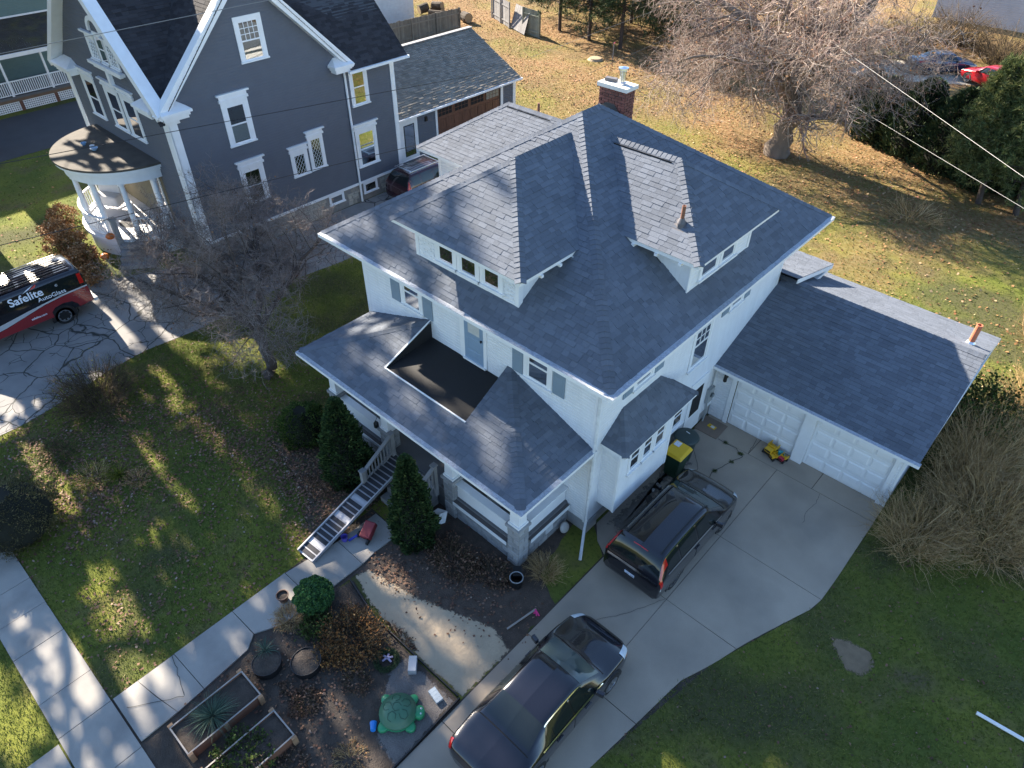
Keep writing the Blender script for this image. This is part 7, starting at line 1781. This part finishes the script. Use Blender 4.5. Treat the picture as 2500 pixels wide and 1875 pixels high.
# drain pot and black downspout elbow by the porch corner
T_ = thing('drain_pot', 'black corrugated drain pot with a pale rim at the porch corner', 'pot', (9.02, -2.68, 0)); MB().lathe([(.17, 0), (.19, .34), (.16, .34), (.15, .05)], (9.02, -2.68, 0), 26, caps=False).build('pot', MT['black'], T_); MB().lathe([(.172, .335), (.195, .335), (.195, .36), (.172, .36), (.172, .335)], (9.02, -2.68, 0), 26, caps=False).build('rim', mat('grey_rim', (.28, .29, .3), .5), T_); MB().bar((8.78, -2.38, .30), (8.98, -2.6, .26), .24, .1).build('chute', MT['black'], T_)
# survey stake with a pink ribbon, and one in the back
pink = mat('pink_ribbon', (.75, .04, .22), .6, .05); stk = mat('pale_stake', (.32, .29, .26), .85)
T_ = thing('survey_stake', 'wooden stake with a pink ribbon fallen beside the driveway', 'stake', (9.86, -3.4, 0)); MB().bar((9.76, -3.85, .05), (9.95, -2.92, .10), .045, .03).build('stake', stk, T_)
mb = MB()
for k in range(4): mb.bar((9.95, -2.95, .12), (9.98 + .05 * k, -2.92 - .12 + .05 * (k % 2), .04), .035, .008)
mb.build('ribbon', pink, T_)
T_ = thing('survey_stake', 'thin upright stake with a pink tip in the shaded back yard', 'stake', (-17.3, 37.4, 0)); MB().bar((-17.3, 37.4, 0), (-17.3, 37.4, 1.3), .05, .05).build('stake', stk, T_); MB().bar((-17.3, 37.38, 1.2), (-17.12, 37.3, 1.35), .05, .02).build('ribbon', pink, T_)
T_ = thing('tree_stump', 'low pale tree stump lying in the back yard near the pines', 'stump', (-18.3, 36.5, 0)); MB().lathe([(.62, 0), (.5, .1), (.47, .16), (.001, .17)], (-18.3, 36.5, 0), 18, caps=False).build('stump', cutw, T_)
T_ = thing('wreath', 'old evergreen wreath with a purple bow lying on the garden soil', 'wreath', (8.12, -6.55, 0)); g = np.random.default_rng(9); n = 1500; a = g.uniform(0, 6.28, n); b = g.uniform(0, 6.28, n)
C = np.c_[8.12 + np.cos(a) * (.26 + .06 * np.cos(b)), -6.55 + np.sin(a) * (.26 + .06 * np.cos(b)), .08 + .05 * np.sin(b)]; v, f = spikes(C, unit(np.c_[-np.sin(a), np.cos(a), g.normal(0, .5, n)] + g.normal(size=(n, 3)) * .4), .09, .008, g); npmesh('greens', v, f, MT['hedge'], T_)
mb = MB()
for k in range(5): mb.bar((8.1, -6.5, .1), (8.1 + .14 * math.cos(k * 1.1), -6.5 + .14 * math.sin(k * 1.1), .06), .05, .01)
mb.build('bow', mat('lilac_bow', (.42, .36, .5), .6), T_)
# toys and pots under the ramp
T_ = thing('toy_wagon', 'dark red toy wagon tipped under the ramp beside the walk', 'toy', (4.75, -4.45, 0)); rdp = mat('faded_red_plastic', (.20, .02, .025), .5); MB().cbox((4.75, -4.4, .28), (.34, .5, .22), .4, .35).build('tub', rdp, T_, bevel=.03)
for s in (1, -1): MB().lathe([(.001, -.03), (.1, -.03), (.1, .03), (.001, .03)], (4.75 + s * .2, -4.6, .11), 14, Matrix.Rotation(.4, 4, 'Z') @ ROTY).build('wheel', MT['black'], T_)
MB().bar((4.6, -4.7, .2), (4.5, -4.95, .1), .05, .05).build('handle', mat('toy_blue', (.03, .05, .35), .5), T_)
T_ = thing('toy_bucket', 'small violet bucket under the edge of the ramp', 'toy', (4.35, -5.05, 0)); MB().lathe([(.07, 0), (.1, .2), (.105, .2), (.095, .2), (.09, .05)], (4.38, -5.0, .05), 14, caps=False).build('tub', mat('violet_plastic', (.12, .09, .42), .5), T_)
T_ = thing('paper_scrap', 'grey crumpled bag lying at the foot of the right handrail', 'bag', (6.0, -2.75, 0)); mb = MB(); mb.poly([(5.75, -2.9, .5), (6.05, -2.75, .62), (6.12, -2.5, .58), (5.8, -2.6, .55)]); mb.poly([(5.75, -2.9, .5), (6.05, -2.75, .62), (6.1, -2.95, .3), (5.85, -3.05, .25)]); mb.poly([(6.05, -2.75, .62), (6.12, -2.5, .58), (6.2, -2.7, .3), (6.1, -2.95, .3)]); mb.build('bag', MT['trim_worn'], T_)
# things on the porch
T_ = thing('porch_hose', 'coiled white hose hanging inside the right bay of the porch', 'hose', (6.6, -1.6, 1.5)); MB().tube([(6.35 + .35 * (1 - math.cos(a)), -1.75, 1.95 - .34 * math.sin(a)) for a in [math.pi * i / 14 for i in range(15)]], .05, 8).build('hose', MT['trim_worn'], T_)
T_ = thing('porch_box', 'grey box with a spray bottle standing on the porch floor behind the railing', 'box', (7.2, -1.6, .9)); MB().box(7.0, 7.35, -1.75, -1.4, .9, 1.3).build('box', MT['wood_grey'], T_); MB().lathe([(.05, 1.3), (.05, 1.45), (.02, 1.5), (.02, 1.55)], (7.1, -1.6, 0), 10).build('bottle', MT['trim'], T_)
T_ = thing('porch_lantern', 'small black lantern hanging beside the middle porch pier', 'lamp', (2.72, -2.3, 1.5)); MB().lathe([(.02, 1.85), (.08, 1.75), (.08, 1.6), (.05, 1.56)], (2.72, -2.24, 0), 10).build('lantern', MT['black'], T_); MB().bar((2.72, -2.24, 1.85), (2.8, -2.1, 2.2), .012, .012).build('hook', MT['black'], T_)
# bins
T_ = thing('recycling_bin', 'green wheeled bin with a yellow lid beside the house bay', 'bin', (9.92, 3.82, .03)); bing = mat('dark_green_bin', (.012, .045, .025), .45, .1); yl = mat('yellow_lid', (.66, .40, .01), .4, .06)
mb = MB(); v = [(9.72, 3.56, .05), (10.14, 3.56, .05), (10.14, 4.04, .05), (9.72, 4.04, .05), (9.64, 3.5, 1.0), (10.2, 3.5, 1.0), (10.2, 4.14, 1.0), (9.64, 4.14, 1.0)]; mb.add(v, [(0, 3, 2, 1), (4, 5, 6, 7), (0, 1, 5, 4), (1, 2, 6, 5), (2, 3, 7, 6), (3, 0, 4, 7)]); mb.build('body', bing, T_, bevel=.02)
mb = MB(); v = [(9.6, 3.44, 1.01), (10.25, 3.44, 1.01), (10.25, 4.18, 1.01), (9.6, 4.18, 1.01), (9.66, 3.5, 1.09), (10.19, 3.5, 1.09), (10.17, 4.12, 1.12), (9.66, 4.12, 1.12)]; mb.add(v, [(4, 5, 6, 7), (0, 1, 5, 4), (1, 2, 6, 5), (2, 3, 7, 6), (3, 0, 4, 7)]); ld = mb.build('lid', yl, T_, bevel=.02)
MB().box(9.70, 9.90, 3.86, 4.08, 1.118, 1.123).build('sticker', mat('white_sticker', (.6, .62, .68), .5, .3, 30), ld)
for y in (3.68, 3.98): MB().lathe([(.001, -.03), (.1, -.03), (.1, .03), (.001, .03)], (10.2, y, .13), 16, ROTY).build('wheel', MT['black'], T_)
T_ = thing('rubbish_bin', 'dark grey green round lidded bin behind the yellow lidded one', 'bin', (9.75, 4.62, .03)); rb_ = mat('slate_green_plastic', (.028, .045, .042), .5, .1); MB().lathe([(.27, .03), (.35, .9), (.36, .9)], (9.75, 4.62, 0), 26).build('body', rb_, T_, smooth=False); MB().lathe([(.40, .90), (.41, .93), (.36, .98), (.2, 1.02), (.001, 1.03)], (9.75, 4.62, 0), 28, caps=False).build('lid', rb_, T_, smooth=True); MB().bar((9.66, 4.72, 1.025), (9.8, 4.70, 1.025), .025, .01).build('lid_mark', MT['trim'], T_)
# board with a yellow sign by the side door
T_ = thing('plywood_board', 'brown plywood board lying on the concrete by the side door', 'board', (9.78, 6.45, .03)); MB().cbox((9.75, 6.44, .05), (.84, .82, .02), .02).build('board', mat('grey_brown_plywood', (.20, .15, .115), .85, .15, 3, stretch=(1, .2, 1)), T_)
T_ = thing('yellow_tag', 'small yellow rounded tag lying on the plywood board', 'sign', (9.76, 6.46, .07)); MB().cbox((9.77, 6.46, .066), (.30, .17, .008), -.1).build('tag', yl, T_, bevel=.003); MB().cbox((9.80, 6.46, .0715), (.13, .1, .002), -.1).build('patch', MT['trim_worn'], T_); MB().cbox((9.7, 6.47, .0715), (.05, .02, .002), .3).build('mark', MT['black'], T_)
# toy trucks
def toy_truck(label, x, y, rz, body, bed, tipped=False):
    T_ = thing('toy_truck', label, 'toy', (x, y, .03), rz, 'toy trucks by the garage door')
    MB().box(-.07, .07, -.13, .13, .045, .09).build('chassis', MT['black'], T_, world=False)
    MB().box(-.075, .075, .02, .13, .09, .17).build('cab', body, T_, world=False, bevel=.012); MB().box(-.06, .06, .125, .135, .115, .155).build('windscreen', MT['black'], T_, world=False)
    mb = MB(); z0, y0 = (.1, -.15)
    for (a, b, c, d, e, f) in ((-.09, .09, -.15, .01, .1, .11), (-.09, -.08, -.15, .01, .11, .19), (.08, .09, -.15, .01, .11, .19), (-.08, .08, -.0, .01, .11, .2)): mb.box(a, b, c, d, e, f)
    mb.build('dump_bed', bed, T_, world=False)
    for yy in (-.09, .085):
        for s in (1, -1): MB().lathe([(.001, -.02), (.045, -.02), (.045, .02), (.001, .02)], (s * .085, yy, .045), 14, ROTY).build('wheel', MT['black'], T_, world=False)
    return T_
ty_ = mat('toy_yellow', (.68, .40, .02), .4, .05); tc_ = mat('toy_turquoise', (.05, .42, .52), .4, .05); tr_ = mat('toy_red', (.45, .02, .05), .4, .05)
t1 = toy_truck('largest yellow toy dump truck with its bed up, against the garage door', 11.80, 6.72, 3.0, ty_, ty_); t1.scale = (1.7, 1.7, 1.7)
t2 = toy_truck('small yellow toy loader in front of the turquoise one', 12.02, 6.56, 2.6, ty_, ty_); t2.scale = (1.1, 1.1, 1.1)
t3 = toy_truck('turquoise toy truck wedged between the yellow ones', 12.13, 6.78, .6, tc_, tc_)
t4 = toy_truck('red toy truck with a yellow bed nearest the garage pillar', 12.26, 6.66, 2.9, tr_, ty_); t4.scale = (1.15, 1.15, 1.15)
# shoes and a cup in the shade beside the bay
T_ = thing('cup', 'small pale cup on the concrete under the bay', 'cup', (9.86, 2.75, .03)); MB().lathe([(.035, .03), (.045, .12), (.038, .12), (.03, .05)], (9.9, 2.7, 0), 12, caps=False).build('cup', MT['trim_worn'], T_)
T_ = thing('rubber_mat', 'small black mat on the concrete beside the suv bonnet', 'mat', (10.05, 2.25, .03)); MB().cbox((10.05, 2.3, .045), (.22, .4, .02), .9).build('mat', MT['black'], T_, bevel=.008)
# things on the grey house porch and its roof
for x, y, r, lb, c in ((-18.62, -1.18, .13, 'blue bowl left on the round porch roof, leftmost of three', (.15, .3, .5)), (-18.05, -1.05, .11, 'white pot on the round porch roof between the blue ones', (.7, .72, .75)), (-17.72, -1.1, .17, 'broad pale blue dish on the round porch roof, rightmost of three', (.3, .45, .62))):
    T_ = thing('dish', lb, 'dish', (x, y, 4.25), 0, 'dishes left on the round porch roof'); MB().lathe([(r * .55, 4.255), (r, 4.36), (r * .9, 4.36), (r * .45, 4.29)], (x, y, 0), 16, caps=False).build('dish', mat('glazed_' + lb.split()[0], c, .4), T_)
po_m = mat('orange_pumpkin', (.55, .14, .02), .5, .1)
for x, y, z, lb in ((-15.5, -3.0, .45, 'orange pumpkin on the lower porch step'), (-15.95, -2.35, 1.02, 'orange pumpkin on the upper porch step by the newel post')):
    T_ = thing('pumpkin', lb, 'pumpkin', (x, y, z), 0, 'pumpkins on the porch steps'); mb = MB(); v = []; n = 20
    for k in range(7):
        t = math.pi * k / 6
        for i in range(n): rr = .17 * math.sin(t) * (1 + .08 * math.cos(i * math.pi * 2 * 5 / n * 2)) + .01; v.append((x + rr * math.cos(2 * math.pi * i / n), y + rr * math.sin(2 * math.pi * i / n), z + .14 - .14 * math.cos(t)))
    mb.add(v, [(k * n + i, k * n + (i + 1) % n, (k + 1) * n + (i + 1) % n, (k + 1) * n + i) for k in range(6) for i in range(n)]); mb.build('fruit', po_m, T_, smooth=True); MB().tube([(x, y, z + .27), (x + .02, y, z + .34)], .02, 6).build('stem', MT['brush_dark'] if 'brush_dark' in MT else MT['black'], T_)
T_ = thing('porch_swing', 'porch glider under a pale cloth cover on the round porch', 'seat', (-18.9, -1.0, .98)); MB().cbox((-18.95, -.95, 1.45), (1.2, .5, .55), .5, .1).build('cover', mat('pale_cloth', (.55, .55, .57), .9, .1), T_, bevel=.08); MB().cbox((-19.1, -.7, 1.9), (1.2, .16, .6), .5, -.15).build('back', bpy.data.materials['pale_cloth'], T_, bevel=.06)
T_ = thing('porch_rug', 'dark oval rug on the white porch floor', 'rug', (-17.0, -.9, .98)); MB().lathe([(.001, .992), (.55, .992)], (-16.9, -.95, 0), 20, caps=False).build('rug', mat('dark_rug', (.08, .08, .08), .95, .2), T_)
# downspout extension lying in the lower right corner
T_ = thing('downspout_pipe', 'long white downspout pipe lying on the grass in the lower right corner', 'pipe', (20.0, 2.2, 0)); MB().tube([(19.49, 2.17, .06), (20.5, 2.24, .07), (21.6, 2.3, .07)], .045, 8).build('pipe', MT['trim'], T_)
tag(MB().poly([(20.62, 2.15, .01), (20.68, 1.0, .01), (23, .5, .01), (23, 3.2, .01), (20.75, 3.0, .01)]).build('dark_bed', MT['soil']), kind='structure')
# edging boards round the garden
mb = MB(); mb.bar((5.55, -5.72, .05), (6.95, -5.99, .05), .03, .09); mb.bar((6.95, -5.99, .05), (10.1, -5.965, .05), .03, .09); mb.bar((10.16, -5.97, .05), (10.2, -7.4, .05), .03, .08); mb.bar((10.2, -7.4, .05), (10.22, -12, .05), .03, .08)
T_ = tag(mb.build('garden_edging', MT['black']), 'black edging strip between the garden soil and the pale sand path', 'edging')
# weeds in the driveway cracks
for (x, y, n, lb) in ((10.5, 6.12, 40, 'weeds in the driveway crack nearest the plywood board'), (11.12, 6.0, 60, 'largest clump of weeds in the driveway crack'), (11.08, 5.5, 36, 'small weeds in the middle of the driveway crack'), (10.88, 4.75, 34, 'weeds in the crack nearest the suv bonnet')):
    tuft('driveway_weed', lb, (x, y, .035), n * 2, .10, MT['green_leaf'], 2.2, .0035, int(x * 100), group='weeds in the driveway crack')
# ---- overhead wires
wire_l = mat('pale_wire', (.22, .22, .23), .5, 0); wire_d = mat('black_wire', (.02, .02, .022), .6, 0)
def wire(label, pts, r, m, sag=0.0):
    a, b = Vector(pts[0]), Vector(pts[-1]); q = [a.lerp(b, t / 16) - VZ * sag * 4 * (t / 16) * (1 - t / 16) for t in range(17)]
    o = MB().tube(q, r, 5).build('overhead_wire', m); tag(o, label, 'wire', 'overhead wires'); return o
def ext(a, b, ka=.0, kb=.0):
    a = Vector(a); b = Vector(b); return [tuple(a - (b - a) * ka), tuple(b + (b - a) * kb)]
wire('pale wire crossing in front of the grey house gables at the top left', ext((-12.26, -2.88, 10), (-3.6, 1.5, 12.1), .6, .5), .011, wire_l)
wire('dark wire crossing the middle windows of the grey house', ext((-11.07, -4.36, 7), (-7.54, 7.88, 7), 1.0, .3), .013, wire_d)
wire('dark wire running from the street to the corner of the white house rear wing', [(-6.2, -15.2, 7.6), (-4.45, 6.25, 6.02)], .012, wire_d)
wire('thick pale wire slanting across the evergreens at the upper right', ext((-2.95, 32.67, 7), (13.93, 16.68, 7), .4, .3), .006, wire_l)
wire('thin pale wire low in front of the hedge row at the right', ext((7.41, 23.89, 5), (14.16, 19.28, 5), .5, .3), .006, wire_l)
wire('thin pale wire running from the chimney side up towards the dark pines', ext((-6.59, 18.03, 7), (-7.28, 29.49, 7), .25, .6), .006, wire_l)
wire('short drooping wire left of the bare tree crown', ext((-3.15, 16.94, 7), (-3.39, 20.02, 7), .6, 1.0), .010, wire_d)
